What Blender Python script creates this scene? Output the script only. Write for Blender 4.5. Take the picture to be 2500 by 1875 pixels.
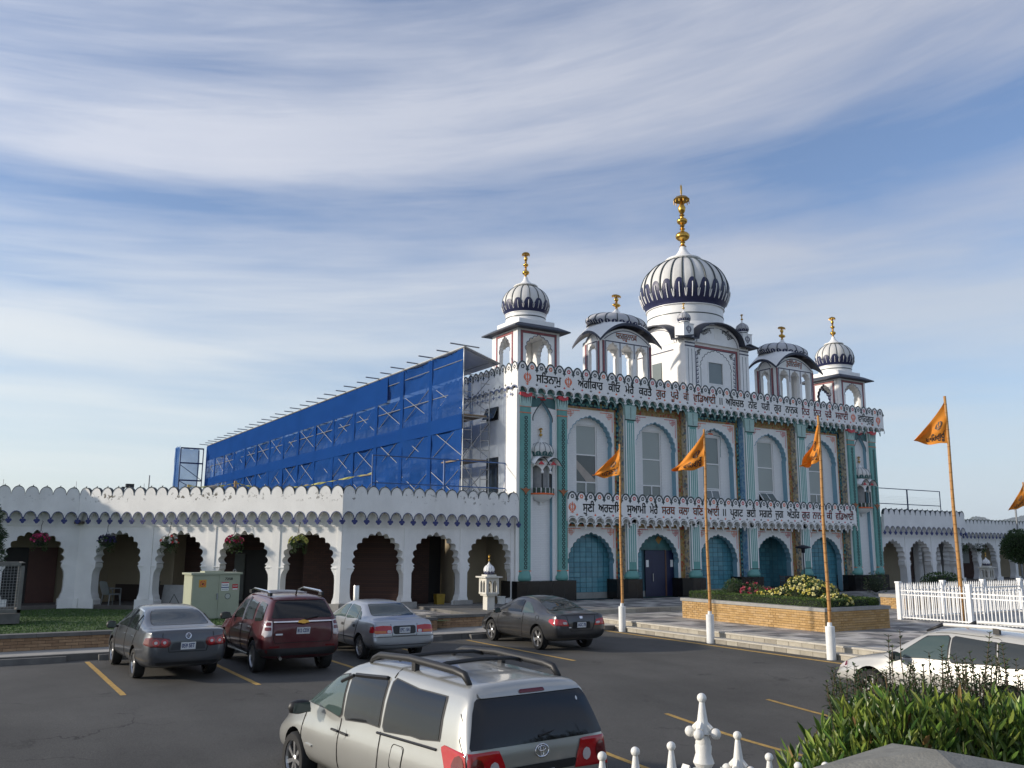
import bpy, bmesh, math, random
from math import sin, cos, pi, radians, sqrt, atan2
from mathutils import Vector, Matrix
from mathutils.bvhtree import BVHTree
for o in list(bpy.data.objects): bpy.data.objects.remove(o, do_unlink=True)
SC = bpy.context.scene
COL = SC.collection
RND = random.Random(7)

# ---------------------------------------------------------------- camera
YAW, PITCH, ROLL, FPX = 0.55442762, 0.1815814, 0.00617033, 2150.0
def _cam():
    f = Vector((sin(YAW)*cos(PITCH), cos(YAW)*cos(PITCH), sin(PITCH)))
    r = Vector((cos(YAW), -sin(YAW), 0)); u = r.cross(f)
    r2 = r*cos(ROLL)+u*sin(ROLL); u2 = u*cos(ROLL)-r*sin(ROLL)
    m = Matrix((r2, u2, -f)).transposed().to_4x4(); m.translation = (0, 0, 2.74)
    cd = bpy.data.cameras.new('camera'); cd.sensor_fit = 'HORIZONTAL'; cd.sensor_width = 36
    cd.lens = 36*FPX/2500; cd.clip_start = .1; cd.clip_end = 60000
    c = bpy.data.objects.new('camera', cd); COL.objects.link(c); c.matrix_world = m; SC.camera = c
_cam()

# ---------------------------------------------------------------- light
SUN_HEAD, SUN_EL = radians(-66), radians(17)      # heading from +Y towards +X
SUN_DIR = Vector((sin(SUN_HEAD)*cos(SUN_EL), cos(SUN_HEAD)*cos(SUN_EL), sin(SUN_EL)))
sd = bpy.data.lights.new('sun', 'SUN'); sd.energy = 2.35; sd.angle = radians(3.0); sd.color = (1, .90, .76)
so = bpy.data.objects.new('sun', sd); COL.objects.link(so)
so.rotation_euler = SUN_DIR.to_track_quat('Z', 'Y').to_euler()
SC.view_settings.view_transform = 'Standard'; SC.view_settings.look = 'None'
SC.view_settings.gamma = 1; SC.view_settings.exposure = 0.92
SC.view_settings.use_curve_mapping = False

def make_world():
    w = bpy.data.worlds.new('World'); SC.world = w; w.use_nodes = True
    nt = w.node_tree; nt.nodes.clear(); N = nt.nodes.new; L = nt.links.new
    out = N('ShaderNodeOutputWorld'); bg = N('ShaderNodeBackground'); L(bg.outputs[0], out.inputs[0])
    SKY = .13
    bg.inputs[1].default_value = SKY
    sky = N('ShaderNodeTexSky'); sky.sky_type = 'NISHITA'; sky.sun_disc = False
    sky.sun_elevation = SUN_EL; sky.sun_rotation = SUN_HEAD; sky.altitude = 50
    sky.air_density = 1.0; sky.dust_density = .6; sky.ozone_density = 3.0
    tc = N('ShaderNodeTexCoord')
    sep = N('ShaderNodeSeparateXYZ'); L(tc.outputs['Generated'], sep.inputs[0])
    def M_(op, a, b=None, c=None, clamp=False):
        n = N('ShaderNodeMath'); n.operation = op; n.use_clamp = clamp
        for i, v in enumerate((a, b, c)):
            if v is None: continue
            if isinstance(v, (int, float)): n.inputs[i].default_value = v
            else: L(v, n.inputs[i])
        return n.outputs[0]
    def ramp(v, pts, interp='LINEAR'):
        n = N('ShaderNodeValToRGB'); n.color_ramp.interpolation = interp; L(v, n.inputs[0])
        e = n.color_ramp.elements
        while len(e) > 1: e.remove(e[-1])
        e[0].position, c = pts[0][0], pts[0][1]; e[0].color = c if isinstance(c, tuple) else (c, c, c, 1)
        for p, c in pts[1:]:
            x = e.new(p); x.color = c if isinstance(c, tuple) else (c, c, c, 1)
        return n.outputs[0]
    # wind-drawn cirrus: streaks follow lines of constant e2, which climb with bearing the higher they lie
    z = M_('MAXIMUM', sep.outputs[2], 0.0)
    el = M_('ARCSINE', z); az = M_('SUBTRACT', M_('ARCTAN2', sep.outputs[0], sep.outputs[1]), YAW)
    e2 = M_('SUBTRACT', el, M_('MULTIPLY', az, M_('MULTIPLY_ADD', el, .42, -.075)))
    def noise(sx, sy, off, detail, rough, dist=0.):
        c = N('ShaderNodeCombineXYZ'); L(M_('MULTIPLY', az, sx), c.inputs[0]); L(M_('MULTIPLY_ADD', e2, sy, off), c.inputs[1]); c.inputs[2].default_value = off*.7
        t = N('ShaderNodeTexNoise'); L(c.outputs[0], t.inputs[0]); t.inputs['Scale'].default_value = 1; t.inputs['Detail'].default_value = detail; t.inputs['Roughness'].default_value = rough; t.inputs['Distortion'].default_value = dist
        return t.outputs[0]
    n1 = noise(1.5, 9, 3.7, 5, .55, .5); n2 = noise(3.2, 34, 9.1, 8, .62, .8); n3 = noise(1.6, 4.0, 21.3, 3, .5, .3); n4 = noise(7, 90, 5.2, 6, .65, .6)
    wob = M_('ADD', e2, M_('MULTIPLY_ADD', n3, .10, -.05))
    band = ramp(M_('MULTIPLY', wob, 1.25), CL['bands'])
    cov = M_('ADD', M_('MULTIPLY', band, .85), M_('MULTIPLY_ADD', n1, 1.35, -.675))
    cov = M_('ADD', cov, M_('MULTIPLY_ADD', n2, .44, -.22)); cov = M_('ADD', cov, M_('MULTIPLY_ADD', n4, .14, -.07))
    mask = ramp(cov, [(.18, 0.), (.48, .42), (.80, .90), (1., 1.)])
    mask = M_('MULTIPLY', mask, CL['op'])
    # haze whitens the low sky
    hz = ramp(el, CL['haze']); mask = M_('SUBTRACT', 1, M_('MULTIPLY', M_('SUBTRACT', 1, mask), M_('SUBTRACT', 1, hz)))
    sv = N('ShaderNodeVectorMath'); sv.operation = 'DOT_PRODUCT'; L(tc.outputs['Generated'], sv.inputs[0]); sv.inputs[1].default_value = SUN_DIR
    glow = ramp(M_('MULTIPLY_ADD', sv.outputs['Value'], .5, .5), [(.35, 0.), (.75, .7), (1., 1.)])
    k = 1/SKY
    def mix(f, a, b):
        n = N('ShaderNodeMix'); n.data_type = 'RGBA'
        for q, v in ((0, f), (6, a), (7, b)):
            if isinstance(v, tuple): n.inputs[q].default_value = tuple(x*k for x in v)+(1,)
            else: L(v, n.inputs[q])
        return n.outputs[2]
    hi = mix(glow, CL['far'], CL['near']); lo = mix(glow, CL['lowfar'], CL['lownear'])
    cc = mix(ramp(el, [(0, 1.), (.14, .75), (.36, 0.)]), hi, lo)
    tint = N('ShaderNodeMix'); tint.data_type = 'RGBA'; tint.blend_type = 'MULTIPLY'; tint.inputs[0].default_value = 1
    L(sky.outputs[0], tint.inputs[6]); tint.inputs[7].default_value = CL['tint']+(1,)
    L(mix(mask, tint.outputs[2], cc), bg.inputs[0])
CL = dict(bands=[(0, .45), (.13, .72), (.18, .85), (.22, .50), (.285, .92), (.335, .58), (.385, .84), (.44, .34), (.49, .28), (.55, .80), (.62, .98), (.69, .66), (.76, .42), (.86, .58), (1., .45)],
          haze=[(0, .80), (.05, .52), (.12, .24), (.26, .10), (.45, .08), (.8, .08)], op=.88,
          far=(.29, .305, .355), near=(.465, .48, .525), lowfar=(.345, .40, .44), lownear=(.56, .58, .53), tint=(.66, .66, .71))
make_world()

# ---------------------------------------------------------------- materials
MATS = {}
def mat(name, base, rough=.6, var=.12, scale=4., bump=0., metal=0., coat=0., dirt=0., bscale=None, spec=.5, detail=4, alpha=None, trans=0., emit=None, bdist=.01):
    if name in MATS: return MATS[name]
    m = bpy.data.materials.new(name); m.use_nodes = True; nt = m.node_tree; N = nt.nodes.new; L = nt.links.new
    b = nt.nodes['Principled BSDF']; b.inputs['Base Color'].default_value = tuple(base)+(1,)
    b.inputs['Roughness'].default_value = rough; b.inputs['Metallic'].default_value = metal
    b.inputs['Specular IOR Level'].default_value = spec
    b.inputs['Coat Weight'].default_value = coat; b.inputs['Coat Roughness'].default_value = .04
    if trans: b.inputs['Transmission Weight'].default_value = trans
    if var or bump or dirt:
        g = N('ShaderNodeNewGeometry'); tc = N('ShaderNodeTexNoise'); tc.inputs['Scale'].default_value = scale; tc.inputs['Detail'].default_value = detail
        tc.inputs['Roughness'].default_value = .6
        L(g.outputs['Position'], tc.inputs['Vector'])
        if var:
            r = N('ShaderNodeMapRange'); L(tc.outputs[0], r.inputs[0]); r.inputs[1].default_value = .3; r.inputs[2].default_value = .7
            r.inputs[3].default_value = 1-var; r.inputs[4].default_value = 1+var
            mx = N('ShaderNodeMix'); mx.data_type = 'RGBA'; mx.blend_type = 'MULTIPLY'; mx.inputs[0].default_value = 1
            mx.inputs[6].default_value = tuple(base)+(1,); L(r.outputs[0], mx.inputs[7]); col = mx.outputs[2]
            if dirt:
                t2 = N('ShaderNodeTexNoise'); t2.inputs['Scale'].default_value = scale*.35; t2.inputs['Detail'].default_value = 8; t2.inputs['Roughness'].default_value = .72
                mp = N('ShaderNodeMapping'); mp.inputs[3].default_value = (1, 1, .35); L(g.outputs['Position'], mp.inputs[0]); L(mp.outputs[0], t2.inputs['Vector'])
                r2 = N('ShaderNodeMapRange'); L(t2.outputs[0], r2.inputs[0]); r2.inputs[1].default_value = .52; r2.inputs[2].default_value = .78
                r2.inputs[3].default_value = 0; r2.inputs[4].default_value = dirt
                m2 = N('ShaderNodeMix'); m2.data_type = 'RGBA'; L(r2.outputs[0], m2.inputs[0]); L(col, m2.inputs[6]); m2.inputs[7].default_value = (base[0]*.42, base[1]*.40, base[2]*.36, 1); col = m2.outputs[2]
            L(col, b.inputs['Base Color'])
        if bump:
            t3 = N('ShaderNodeTexNoise'); t3.inputs['Scale'].default_value = bscale or scale*6; t3.inputs['Detail'].default_value = 5; L(g.outputs['Position'], t3.inputs['Vector'])
            bp = N('ShaderNodeBump'); bp.inputs['Strength'].default_value = bump; bp.inputs['Distance'].default_value = bdist; L(t3.outputs[0], bp.inputs['Height']); L(bp.outputs[0], b.inputs['Normal'])
    MATS[name] = m; return m

def pattern_mat(name, kind, cols, scale, rough=.6):
    """small painted / mosaic ornament: cell colours picked from a short list"""
    if name in MATS: return MATS[name]
    m = bpy.data.materials.new(name); m.use_nodes = True; nt = m.node_tree; N = nt.nodes.new; L = nt.links.new
    b = nt.nodes['Principled BSDF']; b.inputs['Roughness'].default_value = rough
    g = N('ShaderNodeNewGeometry')
    v = N('ShaderNodeTexVoronoi'); v.inputs['Scale'].default_value = scale; v.inputs['Randomness'].default_value = 1. if kind == 'stone' else .35
    L(g.outputs['Position'], v.inputs['Vector'])
    sp = N('ShaderNodeSeparateColor'); L(v.outputs['Color'], sp.inputs[0])
    r = N('ShaderNodeValToRGB'); r.color_ramp.interpolation = 'CONSTANT'; L(sp.outputs[0], r.inputs[0])
    e = r.color_ramp.elements
    while len(e) > 1: e.remove(e[-1])
    for i, c in enumerate(cols):
        x = e[0] if i == 0 else e.new(i/len(cols)); x.position = i/len(cols); x.color = tuple(c)+(1,)
    L(r.outputs[0], b.inputs['Base Color'])
    bp = N('ShaderNodeBump'); bp.inputs['Strength'].default_value = .5; bp.inputs['Distance'].default_value = .02; L(v.outputs['Distance'], bp.inputs['Height']); L(bp.outputs[0], b.inputs['Normal'])
    MATS[name] = m; return m

def brick_mat(name, c1, c2, mortar, bw=.22, bh=.07, rough=.8, axis='XZ', bump=.4, rotz=0.):
    if name in MATS: return MATS[name]
    m = bpy.data.materials.new(name); m.use_nodes = True; nt = m.node_tree; N = nt.nodes.new; L = nt.links.new
    b = nt.nodes['Principled BSDF']; b.inputs['Roughness'].default_value = rough
    g = N('ShaderNodeNewGeometry'); s = N('ShaderNodeSeparateXYZ'); L(g.outputs['Position'], s.inputs[0])
    ad = N('ShaderNodeMath'); ad.operation = 'ADD'; L(s.outputs[0], ad.inputs[0]); L(s.outputs[1], ad.inputs[1])
    c = N('ShaderNodeCombineXYZ'); L(ad.outputs[0] if axis == 'D' else s.outputs[0 if axis == 'XZ' else 1], c.inputs[0]); L(s.outputs[2], c.inputs[1])
    t = N('ShaderNodeTexBrick'); L(c.outputs[0], t.inputs['Vector']); t.inputs['Scale'].default_value = 1
    t.inputs['Brick Width'].default_value = bw; t.inputs['Row Height'].default_value = bh; t.inputs['Mortar Size'].default_value = bh*.08
    t.inputs['Color1'].default_value = tuple(c1)+(1,); t.inputs['Color2'].default_value = tuple(c2)+(1,); t.inputs['Mortar'].default_value = tuple(mortar)+(1,)
    L(t.outputs['Color'], b.inputs['Base Color'])
    bp = N('ShaderNodeBump'); bp.inputs['Strength'].default_value = bump; bp.inputs['Distance'].default_value = .008; bp.invert = True
    L(t.outputs['Fac'], bp.inputs['Height']); L(bp.outputs[0], b.inputs['Normal'])
    MATS[name] = m; return m

WHITE = (.84, .83, .80)
M_white = mat('white_plaster', WHITE, .7, .05, 1.5, .15, dirt=.10, bscale=14)
M_wing = mat('weathered_white_plaster', (.82, .81, .785), .7, .06, 1.2, .2, dirt=.28, bscale=12)
M_whiteb = brick_mat('painted_white_brick', (.85, .845, .83), (.82, .815, .80), (.74, .735, .72), .24, .075, .6, 'XZ', .5)
M_paint = mat('white_paint', (.84, .835, .82), .4, .04, 3, 0)
M_navy = mat('navy_paint', (.018, .022, .075), .45, .15, 5)
M_blueu = mat('ultramarine_paint', (.022, .032, .15), .5, .1, 5)
M_black = mat('black_paint', (.012, .016, .018), .5, .1, 5)
M_darkline = mat('dark_slate_line', (.03, .045, .05), .5, .1, 5)
M_orange = mat('orange_red_paint', (.80, .15, .04), .5, .1, 6)
M_crimson = mat('crimson_paint', (.58, .045, .06), .5, .1, 6)
M_teal = mat('teal_paint', (.13, .34, .31), .5, .1, 2.5, 0, dirt=.15)
M_teald = mat('deep_teal_paint', (.04, .12, .12), .5, .15, 3)
M_tealL = mat('pale_teal_paint', (.36, .52, .48), .5, .1, 3)
M_bluer = mat('pale_blue_reveal', (.21, .38, .47), .5, .08, 3)
M_gold = mat('polished_gold', (.62, .36, .075), .28, .1, 8, metal=1.)
M_granite = mat('polished_black_granite', (.008, .008, .009), .22, .3, 60, spec=.4)
M_glass = mat('window_glass', (.16, .185, .18), .05, .05, 1, spec=.7)
M_glassd = mat('dark_window_glass', (.05, .06, .065), .05, .05, 1, spec=.7)
M_drape = mat('window_blind', (.34, .37, .35), .3, .04, 1, spec=.6)
M_mosb = pattern_mat('mosaic_blue_teal', 'grid', [(.01, .02, .03), (.02, .10, .16), (.03, .16, .17), (.25, .22, .08), (.015, .03, .05), (.03, .22, .30)], 9)
M_mosg = pattern_mat('mosaic_gold_red', 'grid', [(.40, .26, .10), (.46, .31, .13), (.36, .21, .08), (.42, .09, .05), (.33, .27, .14)], 11)
M_stone = pattern_mat('rubble_stone', 'stone', [(.46, .40, .28), (.34, .31, .25), (.56, .49, .36), (.40, .36, .29), (.20, .18, .16), (.50, .42, .25), (.16, .22, .25)], 10, .8)
M_stoneb = pattern_mat('pale_blue_stone', 'stone', [(.16, .32, .48), (.22, .40, .55), (.12, .26, .44), (.26, .42, .52)], 9, .7)
M_tile = [mat('glazed_blue_tile_%d' % i, c, .18, .10, 6, .1) for i, c in enumerate([(.085, .27, .34), (.10, .30, .37), (.075, .24, .31)])]
M_grout = mat('tile_grout', (.045, .12, .15), .8)
M_asph = None
M_conc = mat('grey_concrete', (.30, .29, .27), .85, .15, 3, .4, dirt=.3)
M_concd = mat('dark_weathered_concrete', (.13, .125, .115), .85, .2, 3, .4, dirt=.3)
M_kerb = [mat('kerb_stone_%d' % i, c, .85, .15, 5, .35, dirt=.35) for i, c in enumerate([(.34, .31, .25), (.27, .245, .20), (.38, .35, .285)])]
M_brick = [mat('buff_brick_%d' % i, c, .8, .12, 14, .35) for i, c in enumerate([(.42, .26, .10), (.46, .29, .12), (.38, .23, .085), (.44, .285, .13)])]
M_brickd = [mat('brown_brick_%d' % i, c, .8, .15, 14, .35) for i, c in enumerate([(.34, .21, .115), (.39, .245, .135), (.29, .175, .095)])]
M_mortar = mat('brick_mortar', (.12, .09, .06), .9)
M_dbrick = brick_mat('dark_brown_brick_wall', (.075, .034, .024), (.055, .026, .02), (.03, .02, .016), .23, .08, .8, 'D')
M_beige = mat('beige_plaster', (.30, .25, .17), .8, .06, 2)
M_steel = mat('galvanised_steel', (.28, .29, .30), .45, .15, 6, metal=.7)
M_brush = mat('brushed_stainless', (.55, .55, .54), .3, .05, 8, metal=1.)
M_rubber = mat('tyre_rubber', (.012, .012, .012), .8, .1, 20)
M_plast = mat('black_plastic', (.015, .015, .016), .5, .1, 12)
M_wood = mat('weathered_plank', (.20, .15, .10), .8, .2, 8, .3)
M_bamboo = mat('orange_wrapped_pole', (.42, .21, .06), .6, .18, 18, .3)

# ---------------------------------------------------------------- geometry helpers
class MB:
    def __init__(s): s.v = []; s.f = []; s.m = []
    def add(s, v, f, m=0):
        k = len(s.v); s.v += [tuple(p) for p in v]; s.f += [tuple(i+k for i in q) for q in f]; s.m += [m]*len(f); return s
    def box(s, x0, y0, z0, x1, y1, z1, m=0):
        return s.add([(x0, y0, z0), (x1, y0, z0), (x1, y1, z0), (x0, y1, z0), (x0, y0, z1), (x1, y0, z1), (x1, y1, z1), (x0, y1, z1)],
                     [(0, 3, 2, 1), (4, 5, 6, 7), (0, 1, 5, 4), (1, 2, 6, 5), (2, 3, 7, 6), (3, 0, 4, 7)], m)
    def cbox(s, c, d, m=0): return s.box(c[0]-d[0]/2, c[1]-d[1]/2, c[2]-d[2]/2, c[0]+d[0]/2, c[1]+d[1]/2, c[2]+d[2]/2, m)
    def prism(s, pts, y0, y1, m=0, ms=None, axis='Y'):
        """2-D outline (a,b) extruded; axis Y: (a,y,b); X: (x,a,b); Z: (a,b,z)"""
        n = len(pts); fn = {'Y': lambda a, b, t: (a, t, b), 'X': lambda a, b, t: (t, a, b), 'Z': lambda a, b, t: (a, b, t)}[axis]
        k = len(s.v); s.v += [fn(a, b, y0) for a, b in pts]+[fn(a, b, y1) for a, b in pts]
        s.f += [tuple(range(k, k+n)), tuple(range(k+2*n-1, k+n-1, -1))]; s.m += [m, m]
        for i in range(n):
            j = (i+1) % n; s.f.append((k+i, k+n+i, k+n+j, k+j)); s.m.append(m if ms is None else ms)
        return s
    def tube(s, path, r, n=6, m=0, cap=True):
        P = [Vector(p) for p in path]; k = len(s.v); rr = r if isinstance(r, (list, tuple)) else [r]*len(P)
        pv = None
        for i, p in enumerate(P):
            t = (P[min(i+1, len(P)-1)]-P[max(i-1, 0)]).normalized()
            a = t.orthogonal().normalized() if pv is None else (pv-t*pv.dot(t)).normalized(); pv = a
            b = t.cross(a)
            s.v += [tuple(p+(a*cos(2*pi*j/n)+b*sin(2*pi*j/n))*rr[i]) for j in range(n)]
        for i in range(len(P)-1):
            for j in range(n): s.f.append((k+i*n+j, k+i*n+(j+1) % n, k+(i+1)*n+(j+1) % n, k+(i+1)*n+j)); s.m.append(m)
        if cap:
            s.f.append(tuple(k+j for j in range(n-1, -1, -1))); s.m.append(m); q = k+(len(P)-1)*n; s.f.append(tuple(q+j for j in range(n))); s.m.append(m)
        return s
    def lathe(s, prof, c=(0, 0, 0), n=24, m=0, mod=None, sx=1, sy=1, a0=0, a1=2*pi, cap=True):
        """prof: (r,z) bottom to top"""
        k = len(s.v); full = abs(a1-a0-2*pi) < 1e-6; nn = n if full else n+1
        for r, z in prof:
            for j in range(nn):
                th = a0+(a1-a0)*j/n; q = r*(mod(th, z) if mod else 1)
                s.v.append((c[0]+q*cos(th)*sx, c[1]+q*sin(th)*sy, c[2]+z))
        for i in range(len(prof)-1):
            for j in range(n):
                j2 = (j+1) % nn
                s.f.append((k+i*nn+j, k+i*nn+j2, k+(i+1)*nn+j2, k+(i+1)*nn+j)); s.m.append(m)
        if full and cap:
            s.f.append(tuple(k+j for j in range(n-1, -1, -1))); s.m.append(m); q = k+(len(prof)-1)*n; s.f.append(tuple(q+j for j in range(n))); s.m.append(m)
        return s
    def ribbon(s, path, w, y, t, m=0):
        """flat painted line in the XZ plane at depth y (front) with thickness t"""
        P = path; L_, R_ = [], []
        for i, (a, b) in enumerate(P):
            p0 = P[max(i-1, 0)]; p1 = P[min(i+1, len(P)-1)]; dx, dz = p1[0]-p0[0], p1[1]-p0[1]; l = sqrt(dx*dx+dz*dz) or 1
            nx, nz = -dz/l*w/2, dx/l*w/2; L_.append((a+nx, b+nz)); R_.append((a-nx, b-nz))
        for i in range(len(P)-1):
            s.prism([L_[i], R_[i], R_[i+1], L_[i+1]], y, y+t, m)
        return s
    def mesh(s, name, mats, smooth=False):
        me = bpy.data.meshes.new(name); me.from_pydata(s.v, [], s.f)
        for x in (mats if isinstance(mats, (list, tuple)) else [mats]): me.materials.append(x)
        if len(me.materials) > 1: me.polygons.foreach_set('material_index', s.m)
        if smooth: me.polygons.foreach_set('use_smooth', [True]*len(me.polygons))
        me.validate(); me.update(); return me
    def build(s, name, mats, parent=None, smooth=False, loc=None, rz=None, **props):
        return obj(name, s.mesh(name, mats, smooth), parent, loc, rz, **props)

def obj(name, me, parent=None, loc=None, rz=None, **props):
    o = bpy.data.objects.new(name, me); COL.objects.link(o)
    if loc is not None: o.location = loc
    if rz is not None: o.rotation_euler = (0, 0, rz)
    if parent is not None: o.parent = parent
    for k, v in props.items(): o[k] = v
    return o
def thing(name, label, cat, loc=(0, 0, 0), rz=0, group=None):
    o = obj(name, None, None, loc, rz); o['label'] = label; o['category'] = cat
    if group: o['group'] = group
    return o
def tag(o, label, cat, group=None):
    o['label'] = label; o['category'] = cat
    if group: o['group'] = group
    return o
def auto_smooth(o, ang=40):
    me = o.data; bm = bmesh.new(); bm.from_mesh(me)
    bmesh.ops.recalc_face_normals(bm, faces=bm.faces)
    for f in bm.faces: f.smooth = True
    for e in bm.edges:
        if len(e.link_faces) == 2 and e.calc_face_angle(0) > radians(ang): e.smooth = False
    bm.to_mesh(me); bm.free(); return o
def text_rows(body, rows=44, bold=.028):
    """outline of the lettering filled row by row (non-zero winding), slightly emboldened: list of (x0,x1,y0,y1)"""
    c = bpy.data.curves.new('lettering', 'FONT'); c.body = body; c.size = 1.0; c.resolution_u = 3; c.fill_mode = 'NONE'
    o = bpy.data.objects.new('lettering', c); COL.objects.link(o)
    dg = bpy.context.evaluated_depsgraph_get(); dg.update()
    me = bpy.data.meshes.new_from_object(o.evaluated_get(dg)); bpy.data.objects.remove(o); bpy.data.curves.remove(c)
    P = [v.co for v in me.vertices]; E = [(P[e.vertices[0]].copy(), P[e.vertices[1]].copy()) for e in me.edges]
    # a closing edge may be stored reversed: walk each contour to orient it
    adj = {}
    for e in me.edges:
        a, b = e.vertices; adj.setdefault(a, []).append(b); adj.setdefault(b, []).append(a)
    seen = set(); S = []
    for s0 in sorted(adj):
        if s0 in seen: continue
        loop = [s0]; seen.add(s0); cur = s0
        nx = s0+1 if s0+1 in adj[s0] else adj[s0][0]
        while nx not in seen:
            loop.append(nx); seen.add(nx); cand = [q for q in adj[nx] if q not in seen]
            if not cand: break
            nx = cand[0]
        for i in range(len(loop)): S.append((P[loop[i]].copy(), P[loop[(i+1) % len(loop)]].copy()))
    bpy.data.meshes.remove(me)
    if not S: return []
    y0 = min(min(a.y, b.y) for a, b in S); y1 = max(max(a.y, b.y) for a, b in S); n = max(4, int((y1-y0)*rows)); h = (y1-y0)/n
    out = []
    for r in range(n):
        y = y0+(r+.5)*h; X = []
        for a, b in S:
            if (a.y <= y) != (b.y <= y): X.append((a.x+(y-a.y)/(b.y-a.y)*(b.x-a.x), 1 if b.y > a.y else -1))
        X.sort(); w = 0; st = None; iv = []
        for x, d in X:
            if w == 0: st = x
            w += d
            if w == 0 and x-st > 1e-4: iv.append([st-bold, x+bold])
        mg = []
        for q in iv:
            if mg and q[0] <= mg[-1][1]: mg[-1][1] = max(q[1], mg[-1][1])
            else: mg.append(q)
        for q in mg: out.append((q[0], q[1], y-h/2-bold*.6, y+h/2+bold*.6))
    return out
TEXTC = {}
def put_text(body, x0, x1, zb, zt, y, m, parent, name='lettering', bold=.028, fn=None):
    """lettering in the XZ plane (reads along +X, faces -Y), fitted into x0..x1; head line at zt, foot line at zb; fn maps (x,z) to a point"""
    if body not in TEXTC: TEXTC[body] = text_rows(body, 44, bold)
    R = TEXTC[body]
    if not R: return None
    a0 = min(r[0] for r in R); a1 = max(r[1] for r in R); sx = (x1-x0)/(a1-a0); sz = (zt-zb)/.64
    mb = MB(); f = fn or (lambda x, z: (x, y, z))
    for i, (p, q, b, t) in enumerate(R):
        X0, X1, Z0, Z1 = x0+(p-a0)*sx, x0+(q-a0)*sx, zb+b*sz, zb+t*sz
        mb.add([f(X0, Z0), f(X1, Z0), f(X1, Z1), f(X0, Z1)], [(0, 1, 2, 3)])
    return mb.build(name, m, parent)
# ---------------------------------------------------------------- ground, lot, terrace
def sstep(t): t = max(0., min(1., t)); return t*t*(3-2*t)
def gz(x, y):
    """the lot falls gently towards the near side"""
    return -.40*sstep((17.5-y)/7.5)*sstep((18.7-x)/6.0)
def asphalt():
    m = bpy.data.materials.new('worn_asphalt'); m.use_nodes = True; nt = m.node_tree; N = nt.nodes.new; L = nt.links.new
    b = nt.nodes['Principled BSDF']; b.inputs['Roughness'].default_value = .85; b.inputs['Specular IOR Level'].default_value = .3
    g = N('ShaderNodeNewGeometry')
    def nz(s, d, r=.6, st=None):
        t = N('ShaderNodeTexNoise'); t.inputs['Scale'].default_value = s; t.inputs['Detail'].default_value = d; t.inputs['Roughness'].default_value = r
        if st:
            mp = N('ShaderNodeMapping'); mp.inputs[3].default_value = st; L(g.outputs['Position'], mp.inputs[0]); L(mp.outputs[0], t.inputs['Vector'])
        else: L(g.outputs['Position'], t.inputs['Vector'])
        return t.outputs[0]
    def rg(v, a, b_, c, d):
        r = N('ShaderNodeMapRange'); L(v, r.inputs[0]); r.inputs[1].default_value = a; r.inputs[2].default_value = b_; r.inputs[3].default_value = c; r.inputs[4].default_value = d; return r.outputs[0]
    def mul(a, c):
        n = N('ShaderNodeMath'); n.operation = 'MULTIPLY'; L(a, n.inputs[0]); L(c, n.inputs[1]); return n.outputs[0]
    val = mul(mul(rg(nz(.35, 5), .3, .7, .76, 1.22), rg(nz(60, 2, .8), .25, .75, .55, 1.45)), rg(nz(.5, 6, .7, (1, .25, 1)), .35, .7, .86, 1.08))
    # oil stains in the bays
    val = mul(val, rg(nz(1.1, 6, .65), .62, .74, 1., .45))
    # cracks
    v = N('ShaderNodeTexVoronoi'); v.feature = 'DISTANCE_TO_EDGE'; v.inputs['Scale'].default_value = .33
    w = N('ShaderNodeTexNoise'); w.inputs['Scale'].default_value = 1.5; w.inputs['Detail'].default_value = 6; L(g.outputs['Position'], w.inputs['Vector'])
    va = N('ShaderNodeVectorMath'); va.operation = 'SCALE'; L(w.outputs['Color'], va.inputs[0]); va.inputs['Scale'].default_value = 1.3
    vb = N('ShaderNodeVectorMath'); vb.operation = 'ADD'; L(g.outputs['Position'], vb.inputs[0]); L(va.outputs[0], vb.inputs[1]); L(vb.outputs[0], v.inputs['Vector'])
    crack = rg(v.outputs['Distance'], .0, .009, .35, 1.)
    msk = rg(nz(.18, 3), .45, .6, 0, 1)
    cm = N('ShaderNodeMix'); L(msk, cm.inputs[0]); cm.inputs[2].default_value = 1; L(crack, cm.inputs[3])
    val = mul(val, cm.outputs[0])
    mx = N('ShaderNodeMix'); mx.data_type = 'RGBA'; mx.blend_type = 'MULTIPLY'; mx.inputs[0].default_value = 1; mx.inputs[6].default_value = (.094, .090, .082, 1); L(val, mx.inputs[7])
    L(mx.outputs[2], b.inputs['Base Color'])
    bp = N('ShaderNodeBump'); bp.inputs['Strength'].default_value = .6; bp.inputs['Distance'].default_value = .01; L(nz(70, 3, .8), bp.inputs['Height']); L(bp.outputs[0], b.inputs['Normal'])
    return m
M_asph = asphalt()
def grid_sheet(name, x0, x1, y0, y1, nx, ny, fz, m, **kw):
    mb = MB(); vs = [(x0+(x1-x0)*i/nx, y0+(y1-y0)*j/ny) for j in range(ny+1) for i in range(nx+1)]
    mb.add([(x, y, fz(x, y)) for x, y in vs], [(j*(nx+1)+i, j*(nx+1)+i+1, (j+1)*(nx+1)+i+1, (j+1)*(nx+1)+i) for j in range(ny) for i in range(nx)])
    return mb.build(name, m, None, True, **kw)
M_far = mat('far_ground', (.10, .105, .08), .95, .2, .02)
mb = MB(); R_ = 9000; n_ = 64
mb.add([(0, 0, -.9)]+[(R_*cos(2*pi*i/n_), R_*sin(2*pi*i/n_), -.9) for i in range(n_)], [(0, i+1, (i+1) % n_+1) for i in range(n_)])
mb.build('ground', M_far, kind='structure')
grid_sheet('parking_lot', -40, 60, -12, 31, 100, 86, gz, M_asph, kind='structure')

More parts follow.
